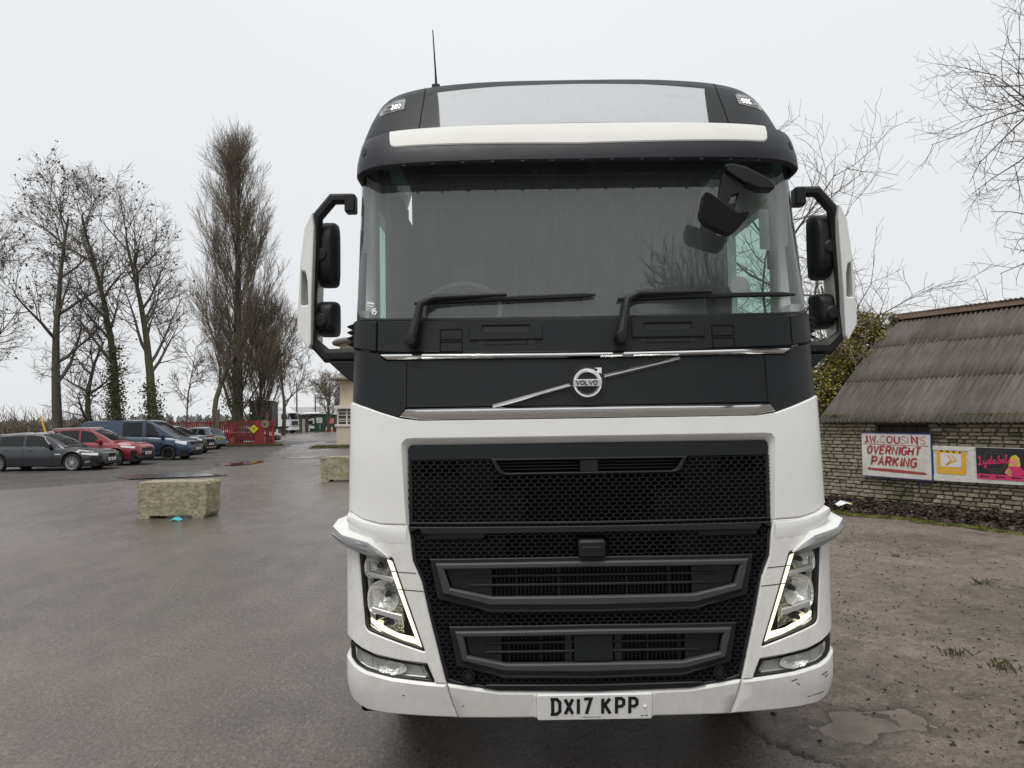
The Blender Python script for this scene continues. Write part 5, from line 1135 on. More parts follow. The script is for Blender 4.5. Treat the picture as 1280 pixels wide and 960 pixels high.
class Car:
    """body lofted along its length (x forward, rear at 0), profile given by side-view curves"""
    def __init__(s, L_, W_, top, sill, wheels, wr, plan, gh, crown=.03): s.L, s.W, s.top, s.sill, s.wheels, s.wr, s.plan, s.gh, s.crown = L_, W_, top, sill, wheels, wr, plan, gh, crown
    def zt(s, x): return lerpt(x, s.top)
    def hw(s, x): return s.W / 2 * lerpt(x / s.L, s.plan)
    def zb(s, x):
        z = lerpt(x, s.sill)
        for wx in s.wheels:
            a = s.wr * 1.13; d = abs(x - wx)
            if d < a: z = max(z, s.wr + math.sqrt(a * a - d * d) * 1.0)
        return z
    def sec(s, x):
        w_ = s.hw(x); zt = s.zt(x); zb = s.zb(x); sh = zt - .10
        P_ = [(w_ * .80, zb), (w_ * .965, zb + .015), (w_ * .99, max(zb + .03, .46)), (w_, max(zb + .045, .60)), (w_ * .985, max(zb + .06, sh - .10)), (w_ * .955, max(zb + .075, sh)), (w_ * .90, max(zb + .085, zt - .03)), (w_ * .78, zt), (w_ * .4, zt + s.crown * .8), (0, zt + s.crown)]
        return P_
    def side(s, x, z):
        P_ = s.sec(x)[:7]; zs = [p[1] for p in P_]; return float(np.interp(z, zs, [p[0] for p in P_]))
    def ghp(s, x, k, off=0):
        """greenhouse side: k 0 belt, 1 roof rail"""
        g = s.gh; zr = lerpt(x, g['roof']); z0 = s.zt(x) - .03; w0 = s.hw(x) * .90; w1 = s.W / 2 * g['w']
        f = max(0, min(1, (zr - z0) / max(.01, g['h'] - .95)))
        w1 = w0 + (w1 - w0) * f
        return Vector((x, -(w0 + (w1 - w0) * k ** 1.25 + off), z0 + (zr - .045 - z0) * k + off * .4))
    def build(s, name, paint_, root, wheel_mat='alloy', spokes=10, mirror=True, rails=None):
        xs = sorted(set([round(float(q), 4) for q in np.linspace(0, s.L, 60)] + [round(wx + s.wr * 1.13 * c, 4) for wx in s.wheels for c in (-1.0, -.97, -.9, -.75, -.5, -.25, 0, .25, .5, .75, .9, .97, 1.0)]))
        b = MB(); k = 10; V = []
        for x in xs:
            P_ = s.sec(x); V += [(x, -a, z) for a, z in P_] + [(x, a, z) for a, z in P_[:-1][::-1]]
        m_ = 2 * k - 1
        F = [(i * m_ + j, (i + 1) * m_ + j, (i + 1) * m_ + j + 1, i * m_ + j + 1) for i in range(len(xs) - 1) for j in range(m_ - 1)]
        F += [tuple(range(m_)), tuple((len(xs) - 1) * m_ + j for j in range(m_))]; b.add(V, F)
        body = b.build('body', paint_, root, smooth=38)
        b = MB(); b.bx(.12, s.L - .12, -s.W / 2 + .10, s.W / 2 - .10, .20, .50)
        for wx in s.wheels: b.bx(wx - s.wr * 1.1, wx + s.wr * 1.1, -s.W / 2 + .26, s.W / 2 - .26, .25, s.wr * 2.1)
        b.build('underbody', 'arch_black', root, smooth=0)
        # greenhouse
        g = s.gh; gx = [round(float(q), 4) for q in np.linspace(g['x0'], g['x1'], 40)]; b = MB(); V = []
        for x in gx:
            P_ = [s.ghp(x, k_) for k_ in (0, .5, .9, 1)]; zr = lerpt(x, g['roof']); w1 = -P_[-1].y
            P_ += [Vector((x, -w1 * .90, zr - .012)), Vector((x, -w1 * .5, zr + .012)), Vector((x, 0, zr + .02))]
            V += P_ + [Vector((p.x, -p.y, p.z)) for p in P_[:-1][::-1]]
        m_ = 13; b.add(V, [(i * m_ + j, (i + 1) * m_ + j, (i + 1) * m_ + j + 1, i * m_ + j + 1) for i in range(len(gx) - 1) for j in range(m_ - 1)])
        b.build('roof', paint_, root, smooth=38)
        for xa, xb, ta, tb in g['panes']:
            for sd in (1, -1):
                b = MB(); V = []; n = 14
                for i in range(n + 1):
                    for j in range(5):
                        kk = .04 + .88 * j / 4; x = (xa + (ta - xa) * kk) + ((xb + (tb - xb) * kk) - (xa + (ta - xa) * kk)) * i / n
                        p = s.ghp(x, kk, .007); V.append(Vector((p.x, p.y * sd, p.z)))
                b.add(V, [(i * 5 + j, (i + 1) * 5 + j, (i + 1) * 5 + j + 1, i * 5 + j + 1) for i in range(n) for j in range(4)]); b.build('side_window', 'car_glass', root, smooth=60)
        for (xa, xb, nm) in (g['front'], g['rear']):
            if xa is None: continue
            b = MB(); V = []; n = 8; m2 = 10
            for i in range(n + 1):
                x = xa + (xb - xa) * i / n; zr = lerpt(x, g['roof']); e_ = s.ghp(x, 1)
                for j in range(m2 + 1):
                    u = -1 + 2 * j / m2; z = np.interp(abs(u), [0, .5, .9, 1], [zr + .02, zr + .012, zr - .012, zr - .04]) + .010
                    V.append(Vector((x + (.012 if nm == 'f' else -.012), u * -e_.y * .93, z)))
            b.add(V, [(i * (m2 + 1) + j, (i + 1) * (m2 + 1) + j, (i + 1) * (m2 + 1) + j + 1, i * (m2 + 1) + j + 1) for i in range(n) for j in range(m2)])
            b.build('windscreen' if nm == 'f' else 'rear_window', 'car_glass', root, smooth=60)
        # wheels
        for wx in s.wheels:
            for sd in (1, -1):
                c = Vector((wx, sd * (s.W / 2 - .115), s.wr)); r_ = s.wr
                b = MB(); b.lathe([(r_ * .70, -.09), (r_ * .93, -.10), (r_, -.07), (r_, .07), (r_ * .93, .10), (r_ * .70, .09)], c, 'y', 30); wh = b.build('wheel', 'tyre_car', root, smooth=40)
                b = MB(); o_ = sd * .072
                b.lathe([(r_ * .70, -.085), (r_ * .70, .088), (r_ * .655, .082), (r_ * .64, .02)], c, 'y', 30) if sd > 0 else b.lathe([(r_ * .70, .085), (r_ * .70, -.088), (r_ * .655, -.082), (r_ * .64, -.02)], c, 'y', 30)
                for i in range(spokes):
                    t = 2 * math.pi * i / spokes; d = Vector((math.cos(t), 0, math.sin(t))); q = Vector((-d.z, 0, d.x)); a = r_ * .67; wd = r_ * (.075 if spokes < 9 else .034 if spokes > 12 else .05)
                    b.prism([(.06 * r_ / .3, -wd * .8), (a, -wd), (a, wd), (.06 * r_ / .3, wd * .8)], lambda u, v, t_, d=d, q=q: c + d * u + q * v + Vector((0, t_, 0)), o_ - .012, o_ + .004)
                b.lathe([(0, o_ + sd * .01), (r_ * .17, o_ + sd * .008), (r_ * .2, o_ - sd * .03)], c, 'y', 16)
                b.build('rim', wheel_mat, wh, smooth=30)
                b = MB(); b.lathe([(0, sd * .005), (r_ * .66, sd * .005), (r_ * .66, -sd * .02)], c, 'y', 20); b.build('brake', 'arch_black', wh)
        if mirror:
            for sd in (1, -1):
                x = g['mirror']; p = s.ghp(x, .10); b = MB(); b.box((x + .02, sd * (-p.y + .13), p.z + .03), (.15, .21, .14)); b.box((x + .03, sd * (-p.y + .03), p.z - .02), (.06, .12, .04)); b.build('wing_mirror', g.get('mmat', paint_), root, smooth=0, bev=.04, segs=3)
        if rails:
            for sd in (1, -1):
                b = MB(); b.tube([Vector((x, sd * s.W / 2 * (g['w'] - .05), lerpt(x, g['roof']) + dz)) for x, dz in ((rails[0], .0), (rails[0] + .1, .045), (rails[1] - .1, .045), (rails[1], .0))], .016, 6); b.build('roof_rail', 'bright_trim', root)
        # door gaps, handles
        for x in g['gaps']:
            for sd in (1, -1):
                b = MB(); zz = np.linspace(s.zb(x) + .06, s.zt(x) - .06, 8)
                for za, zb_ in zip(zz, zz[1:]): b.box((x, sd * (s.side(x, (za + zb_) / 2) - .004), (za + zb_) / 2), (.010, .016, zb_ - za))
                b.build('door_gap', 'arch_black', root, smooth=0)
        for x in g['handles']:
            for sd in (1, -1): b = MB(); z = s.zt(x) - .14; b.box((x, sd * (s.side(x, z) + .012), z), (.17, .03, .026)); b.build('door_handle', g.get('hmat', paint_), root, smooth=0, bev=.01)
        return body
    def patch(s, name, ma, root, x0, x1, z0, z1, z2=None, z3=None, off=.008, sides=(1, -1), bev=0):
        """a panel lying on the flank: from x0 (z0..z1) to x1 (z2..z3)"""
        z2 = z0 if z2 is None else z2; z3 = z1 if z3 is None else z3
        for sd in sides:
            b = MB(); V = []; n, k = 12, 4
            for i in range(n + 1):
                t = i / n; x = x0 + (x1 - x0) * t; a = z0 + (z2 - z0) * t; c = z1 + (z3 - z1) * t
                for j in range(k + 1): z = a + (c - a) * j / k; V.append(Vector((x, sd * (s.side(x, z) + off), z)))
            for i in range(n + 1):
                t = i / n; x = x0 + (x1 - x0) * t; a = z0 + (z2 - z0) * t; c = z1 + (z3 - z1) * t
                for j in range(k + 1): z = a + (c - a) * j / k; V.append(Vector((x, sd * (s.side(x, z) - .02), z)))
            q = (n + 1) * (k + 1); F = [(i * (k + 1) + j, (i + 1) * (k + 1) + j, (i + 1) * (k + 1) + j + 1, i * (k + 1) + j + 1) for i in range(n) for j in range(k)]
            ring = [i * (k + 1) for i in range(n + 1)] + [n * (k + 1) + j for j in range(1, k + 1)] + [i * (k + 1) + k for i in range(n - 1, -1, -1)] + [j for j in range(k - 1, 0, -1)]
            F += [(ring[i], ring[(i + 1) % len(ring)], ring[(i + 1) % len(ring)] + q, ring[i] + q) for i in range(len(ring))]
            b.add(V, F); b.build(name, ma, root, smooth=35)
    def nose(s, name, ma, root, y0, y1, z0, z1, x, dx=.05, ch=0, bev=.006, rear=False):
        b = MB(); b.prism(rnd([(y0 + ch, z0), (y1 - ch, z0), (y1, z1), (y0, z1)], min(.03, (z1 - z0) * .3)), lambda y, z, t: Vector((x + t, y, z)), -dx, 0); return b.build(name, ma, root, smooth=0, bev=bev)
def plate_text(root, x, z, ma='plate_white', sg=1):
    b = MB(); b.bx(x - .012, x, -.26, .26, z - .055, z + .055); p = b.build('number_plate', ma, root, smooth=0, bev=.003)
    b = MB(); xx = -.205
    for i, wd in enumerate((.05, .05, .05, .05, .0, .05, .05, .05)):
        if wd: b.bx(x + (.0005 if sg > 0 else -.0145), x + (.0025 if sg > 0 else -.0125), xx, xx + .036, z - .034, z + .034)
        xx += .054 if wd else .03
    tag(b.build('plate_characters', 'plate_ink', p, smooth=0), kind='stuff'); return p
def car(name, lab, cat, X, Y, rz, group=None): return empty(name, (X, Y, 0), rz, lab, cat, group)
GP = 'cars parked in a row on the gravel'
# dark estate car -------------------------------------------------
c1 = car('estate_car', 'dark grey estate car with bright window trim parked nearest the concrete block', 'car', -21.0, 29.15, 0, GP)
C = Car(4.96, 1.88, [(0, .86), (.3, .96), (1.0, 1.0), (3.2, .965), (3.55, .93), (4.2, .87), (4.7, .80), (4.88, .73), (4.96, .66)], [(0, .42), (.25, .28), (.7, .24), (4.3, .22), (4.75, .24), (4.96, .34)], (1.02, 3.93), .345,
        [(0, .80), (.03, .91), (.10, .98), (.25, 1), (.8, .99), (.9, .94), (.96, .85), (.985, .76), (1, .66)],
        dict(x0=.12, x1=3.58, roof=[(.12, .97), (.5, 1.33), (.9, 1.425), (1.6, 1.475), (2.2, 1.48), (2.6, 1.45), (3.0, 1.30), (3.58, .955)], w=.70, h=1.48, panes=[(.55, 1.02, .72, 1.0), (1.08, 1.98, 1.05, 1.95), (2.08, 3.22, 2.05, 2.72)], front=(2.68, 3.46, 'f'), rear=(.16, .50, 'r'), mirror=3.05, gaps=(2.03, 3.15), handles=(1.35, 2.32), mmat='trim_black'))
C.build('estate', 'paint_slate', c1, spokes=14, rails=(.7, 2.3))
for a, z in ((0, 0),):
    for sd in (1, -1):
        b = MB(); b.tube([Vector((p.x, p.y * sd, p.z)) for p in [C.ghp(x, 1, .012) for x in np.linspace(.6, 2.75, 14)] + [C.ghp(x, .9 - (x - 2.75) * 1.9, .012) for x in np.linspace(2.8, 3.2, 6)]], .011, 5); b.build('window_trim', 'bright_trim', c1)
        b = MB(); b.tube([Vector((p.x, p.y * sd, p.z)) for p in [C.ghp(x, .03, .012) for x in np.linspace(.55, 3.25, 14)]], .008, 5); b.build('window_trim', 'bright_trim', c1)
C.patch('headlight', 'lamp_clear', c1, 4.28, 4.84, .66, .715, .60, .70); C.patch('bumper_trim', 'bright_trim', c1, 4.42, 4.84, .33, .40, .35, .42); C.patch('side_vent', 'bright_trim', c1, 3.28, 3.50, .66, .69, .66, .69); C.patch('door_seam', 'arch_black', c1, 1.5, 3.4, .32, .335, .32, .335, off=.003)
C.nose('grille', 'bright_trim', c1, -.32, .32, .47, .69, 4.985, .1, .06); C.nose('grille_mesh', 'arch_black', c1, -.28, .28, .50, .665, 4.99, .02, .05, bev=0); C.nose('lower_intake', 'trim_black', c1, -.55, .55, .27, .40, 4.975, .08, .06); plate_text(c1, 5.005, .44)
# red SUV -----------------------------------------------------------
c2 = car('suv', 'bright red family suv parked between the dark estate and the blue van', 'car', -20.45, 31.9, 0, GP)
C = Car(4.48, 1.86, [(0, .95), (.25, 1.08), (2.9, 1.05), (3.3, 1.02), (3.7, 1.02), (4.15, .98), (4.38, .90), (4.48, .79)], [(0, .50), (.25, .36), (4.0, .30), (4.3, .34), (4.48, .46)], (.86, 3.53), .36,
        [(0, .82), (.04, .93), (.12, .99), (.3, 1), (.82, .99), (.91, .94), (.96, .86), (.985, .78), (1, .68)],
        dict(x0=.05, x1=3.42, roof=[(.05, 1.08), (.42, 1.50), (.8, 1.60), (1.5, 1.645), (2.0, 1.64), (2.4, 1.57), (2.85, 1.36), (3.42, 1.045)], w=.72, h=1.64, panes=[(.62, 1.05, .85, 1.02), (1.12, 1.95, 1.1, 1.92), (2.04, 3.02, 2.0, 2.5)], front=(2.45, 3.30, 'f'), rear=(.10, .42, 'r'), mirror=2.85, gaps=(1.98, 2.98), handles=(1.3, 2.25)))
C.build('suv', 'paint_red', c2, spokes=10, rails=(.7, 2.2))
C.patch('headlight', 'lamp_clear', c2, 3.78, 4.32, .82, .90, .76, .84); C.patch('wheel_arch_trim', 'trim_black', c2, 1.35, 3.05, .37, .46, .35, .44); C.patch('fog_lamp', 'arch_black', c2, 4.18, 4.40, .48, .68, .50, .66)
C.nose('grille', 'trim_black', c2, -.48, .48, .62, .76, 4.505, .1, .08); C.nose('lower_bumper', 'trim_black', c2, -.80, .80, .33, .45, 4.44, .2, .05); C.nose('lower_intake', 'arch_black', c2, -.5, .5, .46, .58, 4.495, .08, .05); plate_text(c2, 4.525, .54)
# blue van -----------------------------------------------------------
c3 = car('van', 'dark blue panel van with side glass and black alloy wheels', 'van', -20.85, 36.0, 0, GP)
C = Car(5.28, 1.96, [(0, 1.20), (.1, 1.25), (3.3, 1.17), (3.9, 1.13), (4.5, 1.10), (4.9, 1.02), (5.15, .90), (5.28, .74)], [(0, .42), (.25, .30), (4.9, .26), (5.28, .36)], (1.0, 4.28), .345,
        [(0, .92), (.02, .97), (.08, 1), (.8, 1), (.89, .95), (.95, .87), (.98, .79), (1, .68)],
        dict(x0=.02, x1=4.62, roof=[(.02, 1.80), (.10, 1.93), (.5, 1.965), (3.0, 1.97), (3.25, 1.93), (3.55, 1.78), (4.62, 1.10)], w=.80, h=1.97, panes=[(2.05, 2.98, 2.05, 2.98), (3.18, 4.02, 3.16, 3.45)], front=(3.42, 4.52, 'f'), rear=(None, None, 'r'), mirror=3.95, gaps=(1.95, 3.08), handles=(3.22,), mmat='paint_blue'))
C.build('van', 'paint_blue', c3, wheel_mat='alloy_dark', spokes=8)
C.patch('headlight', 'lamp_clear', c3, 4.62, 5.10, .86, .96, .74, .92); C.patch('door_rail', 'arch_black', c3, .4, 1.9, .93, .95, .93, .95, off=.004); C.patch('body_crease', 'trim_black', c3, .3, 3.9, .40, .44, .40, .44, off=.012)
C.nose('grille', 'trim_black', c3, -.58, .58, .74, .90, 5.315, .15, .06); C.nose('lower_intake', 'arch_black', c3, -.62, .62, .32, .46, 5.31, .1, .08); C.nose('bumper_trim', 'bright_trim', c3, -.5, .5, .735, .75, 5.325, .03); plate_text(c3, 5.335, .56)
# charcoal SUV ------------------------------------------------------
c4 = car('suv', 'charcoal suv with silver skid plate parked beyond the blue van', 'car', -21.85, 42.6, R(-6), GP)
C = Car(4.43, 1.84, [(0, .95), (.25, 1.08), (2.9, 1.06), (3.3, 1.04), (3.7, 1.03), (4.15, .99), (4.33, .92), (4.43, .80)], [(0, .50), (.25, .36), (4.0, .30), (4.3, .34), (4.43, .46)], (.84, 3.50), .36,
        [(0, .82), (.04, .93), (.12, .99), (.3, 1), (.82, .99), (.91, .94), (.96, .86), (.985, .78), (1, .70)],
        dict(x0=.05, x1=3.40, roof=[(.05, 1.08), (.42, 1.48), (.8, 1.58), (1.5, 1.62), (2.0, 1.62), (2.4, 1.55), (2.85, 1.35), (3.40, 1.055)], w=.72, h=1.62, panes=[(.62, 1.05, .85, 1.02), (1.12, 1.95, 1.1, 1.92), (2.04, 3.02, 2.0, 2.5)], front=(2.45, 3.28, 'f'), rear=(.10, .42, 'r'), mirror=2.82, gaps=(1.98, 2.98), handles=(1.3, 2.25)))
C.build('suv', 'paint_charcoal', c4, spokes=10)
C.patch('headlight', 'lamp_clear', c4, 3.86, 4.30, .84, .90, .78, .87); C.nose('grille', 'arch_black', c4, -.42, .42, .60, .84, 4.455, .1, .1); C.nose('skid_plate', 'bright_trim', c4, -.62, .62, .34, .40, 4.45, .15, .1); C.nose('lower_intake', 'trim_black', c4, -.75, .75, .41, .52, 4.435, .15, .05); plate_text(c4, 4.475, .57)
# pale hatchback, tail towards the road -----------------------------
c5 = car('hatchback', 'pale silver blue hatchback showing its tail and red lamp by the red fence', 'car', -19.35, 48.2, R(168), GP)
C = Car(3.95, 1.72, [(0, .78), (.06, .90), (.3, 1.0), (2.5, .96), (3.0, .93), (3.5, .86), (3.8, .76), (3.95, .62)], [(0, .36), (.2, .28), (3.6, .24), (3.95, .34)], (.72, 3.2), .31,
        [(0, .84), (.03, .93), (.1, .99), (.3, 1), (.82, .98), (.91, .92), (.97, .82), (1, .66)],
        dict(x0=.06, x1=3.02, roof=[(.06, .98), (.35, 1.32), (.6, 1.43), (1.2, 1.475), (1.7, 1.46), (2.1, 1.36), (3.02, .95)], w=.70, h=1.47, panes=[(.55, 1.15, .75, 1.1), (1.25, 2.62, 1.22, 2.08)], front=(2.05, 2.92, 'f'), rear=(.10, .36, 'r'), mirror=2.5, gaps=(1.2, 2.55), handles=(1.4,)))
C.build('hatch', 'paint_silver_blue', c5, spokes=8)
C.patch('tail_lamp', 'lamp_red', c5, .03, .36, .72, .98, .88, .98, off=.012); C.nose('rear_bumper', 'paint_silver_blue', c5, -.78, .78, .36, .58, .06, .10, .03); b = plate_text(c5, -.035, .72, 'plate_yellow', -1)
# a dark car beyond the gate ----------------------------------------
c6 = car('saloon_car', 'dark maroon car half hidden behind the end of the red gate', 'car', -24.2, 61.5, R(0))
C = Car(4.5, 1.78, [(0, .80), (.06, .92), (.3, .98), (2.9, .96), (3.3, .93), (4.1, .84), (4.4, .74), (4.5, .60)], [(0, .36), (.2, .26), (4.2, .22), (4.5, .34)], (.85, 3.6), .32,
        [(0, .84), (.03, .93), (.1, .99), (.3, 1), (.82, .98), (.91, .92), (.97, .82), (1, .66)],
        dict(x0=.35, x1=3.35, roof=[(.35, .98), (.9, 1.33), (1.4, 1.42), (2.0, 1.42), (2.5, 1.30), (3.35, .945)], w=.68, h=1.42, panes=[(.85, 1.75, 1.05, 1.72), (1.85, 2.98, 1.82, 2.42)], front=(2.42, 3.25, 'f'), rear=(.45, .92, 'r'), mirror=2.85, gaps=(1.8, 2.9), handles=(2.05,)))
C.build('saloon', 'paint_maroon', c6, spokes=8); C.patch('headlight', 'lamp_clear', c6, 3.95, 4.40, .66, .73, .60, .70); C.nose('grille', 'trim_black', c6, -.4, .4, .42, .58, 4.53, .1, .05)
# ------------------------------------------------------------------ trees
def tubes(b, pts, rad, n):
    k = len(pts); base = len(b.v); up = None
    for i in range(k):
        d = pts[min(i + 1, k - 1)] - pts[max(i - 1, 0)]
        if d.length < 1e-6: d = Vector((0, 0, 1))
        d.normalize()
        if up is None: u = d.cross(Vector((0, 0, 1)) if abs(d.z) < .9 else Vector((1, 0, 0))).normalized()
        else:
            u = up - d * up.dot(d)
            u = u.normalized() if u.length > 1e-5 else d.orthogonal().normalized()
        up = u; w_ = d.cross(u); r_ = rad[i]; p = pts[i]
        for j in range(n):
            t = 6.2832 * j / n; q = u * (r_ * math.cos(t)) + w_ * (r_ * math.sin(t)); b.v.append((p.x + q.x, p.y + q.y, p.z + q.z))
    for i in range(k - 1):
        o_ = base + i * n
        for j in range(n): b.f.append((o_ + j, o_ + (j + 1) % n, o_ + n + (j + 1) % n, o_ + n + j)); b.m.append(b.mi)
class Tree:
    def __init__(s, seed, spec): s.r = random.Random(seed); s.spec = spec; s.tr = MB(); s.cr = MB(); s.tips = []; s.nodes = []
    def grow(s, p, d, ln, r0, lv):
        sp = s.spec[min(lv, len(s.spec) - 1)]; r = s.r
        n = max(3, min(14, int(ln / sp['seg']))); st = ln / n; pts = [p.copy()]; rad = [r0]; dirs = [d.copy()]
        for i in range(n):
            g = sp['gnarl']; d = (d + Vector((r.gauss(0, g), r.gauss(0, g), r.gauss(0, g))) + Vector((0, 0, sp['up']))).normalized()
            p = p + d * st; pts.append(p.copy()); dirs.append(d.copy()); rad.append(max(sp.get('rmin', .006), r0 * (1 - (1 - sp['taper']) * (i + 1) / n)))
        tubes(s.tr if lv <= sp.get('trunk_lv', 0) else s.cr, pts, rad, 8 if lv == 0 else 5 if lv == 1 else 3)
        if lv >= 1: s.nodes += pts[1:]
        if lv + 1 < len(s.spec):
            nx = s.spec[lv + 1]; k = sp['kids']; k = int(k * r.uniform(.8, 1.2) + .5)
            for j in range(k):
                t = sp['t0'] + (1 - sp['t0']) * (j + r.uniform(.1, .9)) / k; f = t * n; i = min(n - 1, int(f)); q = pts[i] + (pts[i + 1] - pts[i]) * (f - i); dd = dirs[i + 1]
                a = R(r.gauss(nx['ang'], nx['ang'] * .22)); ph = r.uniform(0, 6.28); o_ = dd.orthogonal().normalized(); o_ = o_ * math.cos(ph) + dd.cross(o_) * math.sin(ph)
                cd = (dd * math.cos(a) + o_ * math.sin(a)).normalized()
                l2 = nx['len'] * r.uniform(.7, 1.2) * (1 - nx.get('tl', .5) * t); rr_ = max(nx.get('rmin', .006), min((rad[i] * .72), nx['r'] * (1 - .45 * t)))
                s.grow(q, cd, l2, rr_, lv + 1)
        else: s.tips.append(pts[-1])
def tree(name, loc, seed, spec, H, r0, lab, lean=(0, 0), group=None, bark='bark', twig='twig', ivy=None, leaves=0, leafmat=None, stems=1, cat='tree', ivy_r=.24, leafsize=.09):
    root = empty(name, loc, 0, lab, cat, group); T = Tree(seed, spec)
    for k in range(stems):
        a = 6.28 * k / max(1, stems); off = Vector((math.cos(a), math.sin(a), 0)) * (.35 * r0 * stems if stems > 1 else 0)
        T.grow(off + Vector((0, 0, -.1)), Vector((lean[0] + (.08 * math.cos(a) if stems > 1 else 0), lean[1] + (.08 * math.sin(a) if stems > 1 else 0), 1)).normalized(), H * (1 if k == 0 else T.r.uniform(.75, .97)), r0, 0)
    me = T.tr.mesh('trunk', bark); shade(me, 80); link('trunk', me, root)
    me = T.cr.mesh('crown', twig); shade(me, 80); link('crown', me, root)
    if leaves:
        b = MB(); rr = T.r
        for _ in range(leaves):
            c = rr.choice(T.tips if rr.random() < .7 else T.nodes) + Vector((rr.gauss(0, .12), rr.gauss(0, .12), -abs(rr.gauss(0, .12))))
            for _k in range(3):
                c2 = c + Vector((rr.gauss(0, .06), rr.gauss(0, .06), rr.gauss(0, .06))); a = leafsize * rr.uniform(.5, 1.1); u = Vector((rr.gauss(0, 1), rr.gauss(0, 1), rr.gauss(0, 1))).normalized(); v = u.orthogonal().normalized()
                b.add([c2 - u * a, c2 + v * a * .6, c2 + u * a, c2 - v * a * .6], [(0, 1, 2, 3)])
        tag(b.build('dead_leaves', leafmat or 'dead_leaf', root, smooth=0, fix=False), kind='stuff')
    if ivy:
        b = MB(); rr = T.r; vs = T.tr.v
        for _ in range(ivy[0]):
            q = Vector(rr.choice(vs))
            if not (ivy[1] < q.z < ivy[2]) or rr.random() < (q.z - ivy[1]) / (ivy[2] - ivy[1]) * .6: continue
            for _k in range(6):
                c2 = q + Vector((rr.gauss(0, ivy_r), rr.gauss(0, ivy_r), rr.gauss(0, .35))); a = .075 * rr.uniform(.6, 1.2); u = Vector((rr.gauss(0, 1), rr.gauss(0, 1), rr.gauss(0, 1))).normalized(); v = u.orthogonal().normalized()
                b.mi = 1 if rr.random() < .12 else 0; b.add([c2 - u * a, c2 + v * a * .7, c2 + u * a, c2 - v * a * .7], [(0, 1, 2, 3)])
        if b.v: tag(b.build('ivy', ['ivy_dark', 'ivy_leaf'], root, smooth=0, fix=False), kind='stuff')
    return root
def S4(seg, l1, l2, l3, l4, k=(13, 8, 6, 5), ang=(42, 42, 42, 40), up=(.02, .10, .08, .05, .04), gn=(.05, .12, .15, .17, .19), t0=.28, r=(.14, .048, .020, .011), rmin=.0085):
    return [dict(seg=seg, gnarl=gn[0], up=up[0], taper=.18, kids=k[0], t0=t0), dict(seg=.7, gnarl=gn[1], up=up[1], taper=.10, kids=k[1], t0=.2, ang=ang[0], len=l1, r=r[0], rmin=rmin * 1.6),
            dict(seg=.5, gnarl=gn[2], up=up[2], taper=.3, kids=k[2], t0=.15, ang=ang[1], len=l2, r=r[1], rmin=rmin * 1.3, tl=.4), dict(seg=.4, gnarl=gn[3], up=up[3], taper=.5, kids=k[3], t0=.15, ang=ang[2], len=l3, r=r[2], rmin=rmin, tl=.3), dict(seg=.3, gnarl=gn[4], up=up[4], taper=.6, kids=0, t0=0, ang=ang[3], len=l4, r=r[3], rmin=rmin * .8, tl=.3)]
GT = 'bare trees in a row behind the parked cars'
sp1 = S4(.9, 6.4, 2.9, 1.4, .7, k=(14, 7, 6, 4))
tree('bare_tree', (-27.0, 43.0, 0), 1, sp1, 14.3, .32, 'tall bare tree hung with dead leaf clusters behind the dark estate car', leaves=520, group=GT)
tree('bare_tree', (-25.6, 44.0, 0), 12, S4(.7, 3.6, 2.0, 1.1, .6, k=(9, 7, 5, 3), t0=.25, ang=(55, 50, 48, 45)), 7.2, .24, 'short forked bare tree between two taller trunks', lean=(.05, 0), group=GT, bark='bark_green', ivy=(260, 0, 4.5))
tree('bare_tree', (-24.0, 44.5, 0), 23, S4(.9, 5.2, 2.6, 1.3, .7, k=(12, 7, 5, 4), t0=.38), 14.2, .31, 'leaning bare tree with an ivy clad lower trunk behind the red suv', lean=(-.13, 0), group=GT, bark='bark_green', ivy=(1900, 0, 6.0), leaves=90)
tree('bare_tree', (-21.5, 44.0, 0), 34, S4(.9, 5.6, 2.7, 1.3, .7, k=(12, 7, 5, 4), t0=.34), 13.6, .34, 'bare tree with an ivy wrapped trunk rising behind the blue van', lean=(.01, 0), group=GT, bark='bark_green', ivy=(1700, 0, 4.6), leaves=140)
tree('bare_tree', (-23.6, 58.5, 0), 45, S4(.9, 4.6, 2.6, 1.3, .7, k=(11, 7, 5, 4), t0=.35, gn=(.10, .16, .18, .2, .2)), 13.5, .27, 'crooked green barked tree leaning away from the poplar', lean=(-.22, .05), group=GT, bark='bark_green')
tree('bare_tree', (-25.2, 56.0, 0), 56, S4(.8, 2.6, 1.4, .8, .4, k=(10, 6, 4, 3), t0=.3, rmin=.013), 7.8, .09, 'thin bare sapling standing alone beyond the blue van', group=GT, twig='twig_pale')
tree('bare_tree', (-35.2, 47.0, 0), 67, S4(.9, 6.0, 3.0, 1.4, .7, k=(12, 8, 6, 4)), 13.5, .30, 'bare tree at the far end of the row with dangling dead leaves', leaves=300, group=GT)
# poplar: many upright limbs
pop = [dict(seg=1.6, gnarl=.0015, up=.03, taper=.08, kids=46, t0=.03), dict(seg=.9, gnarl=.030, up=.135, taper=.2, kids=8, t0=.12, ang=34, len=11.0, r=.10, tl=.93, rmin=.015, trunk_lv=0), dict(seg=.8, gnarl=.04, up=.18, taper=.3, kids=8, t0=.1, ang=24, len=3.2, r=.034, tl=.3, rmin=.011), dict(seg=.6, gnarl=.06, up=.12, taper=.5, kids=4, t0=.1, ang=24, len=1.6, r=.015, tl=.3, rmin=.009), dict(seg=.5, gnarl=.08, up=.10, taper=.6, kids=0, t0=0, ang=24, len=.9, r=.010, tl=.2, rmin=.008)]
tree('poplar', (-23.4, 62.0, 0), 71, pop, 24.0, .55, 'tall dense leafless poplar standing behind the red fence', bark='bark', twig='twig_brown', ivy=(2600, 0, 7.0), ivy_r=.7)
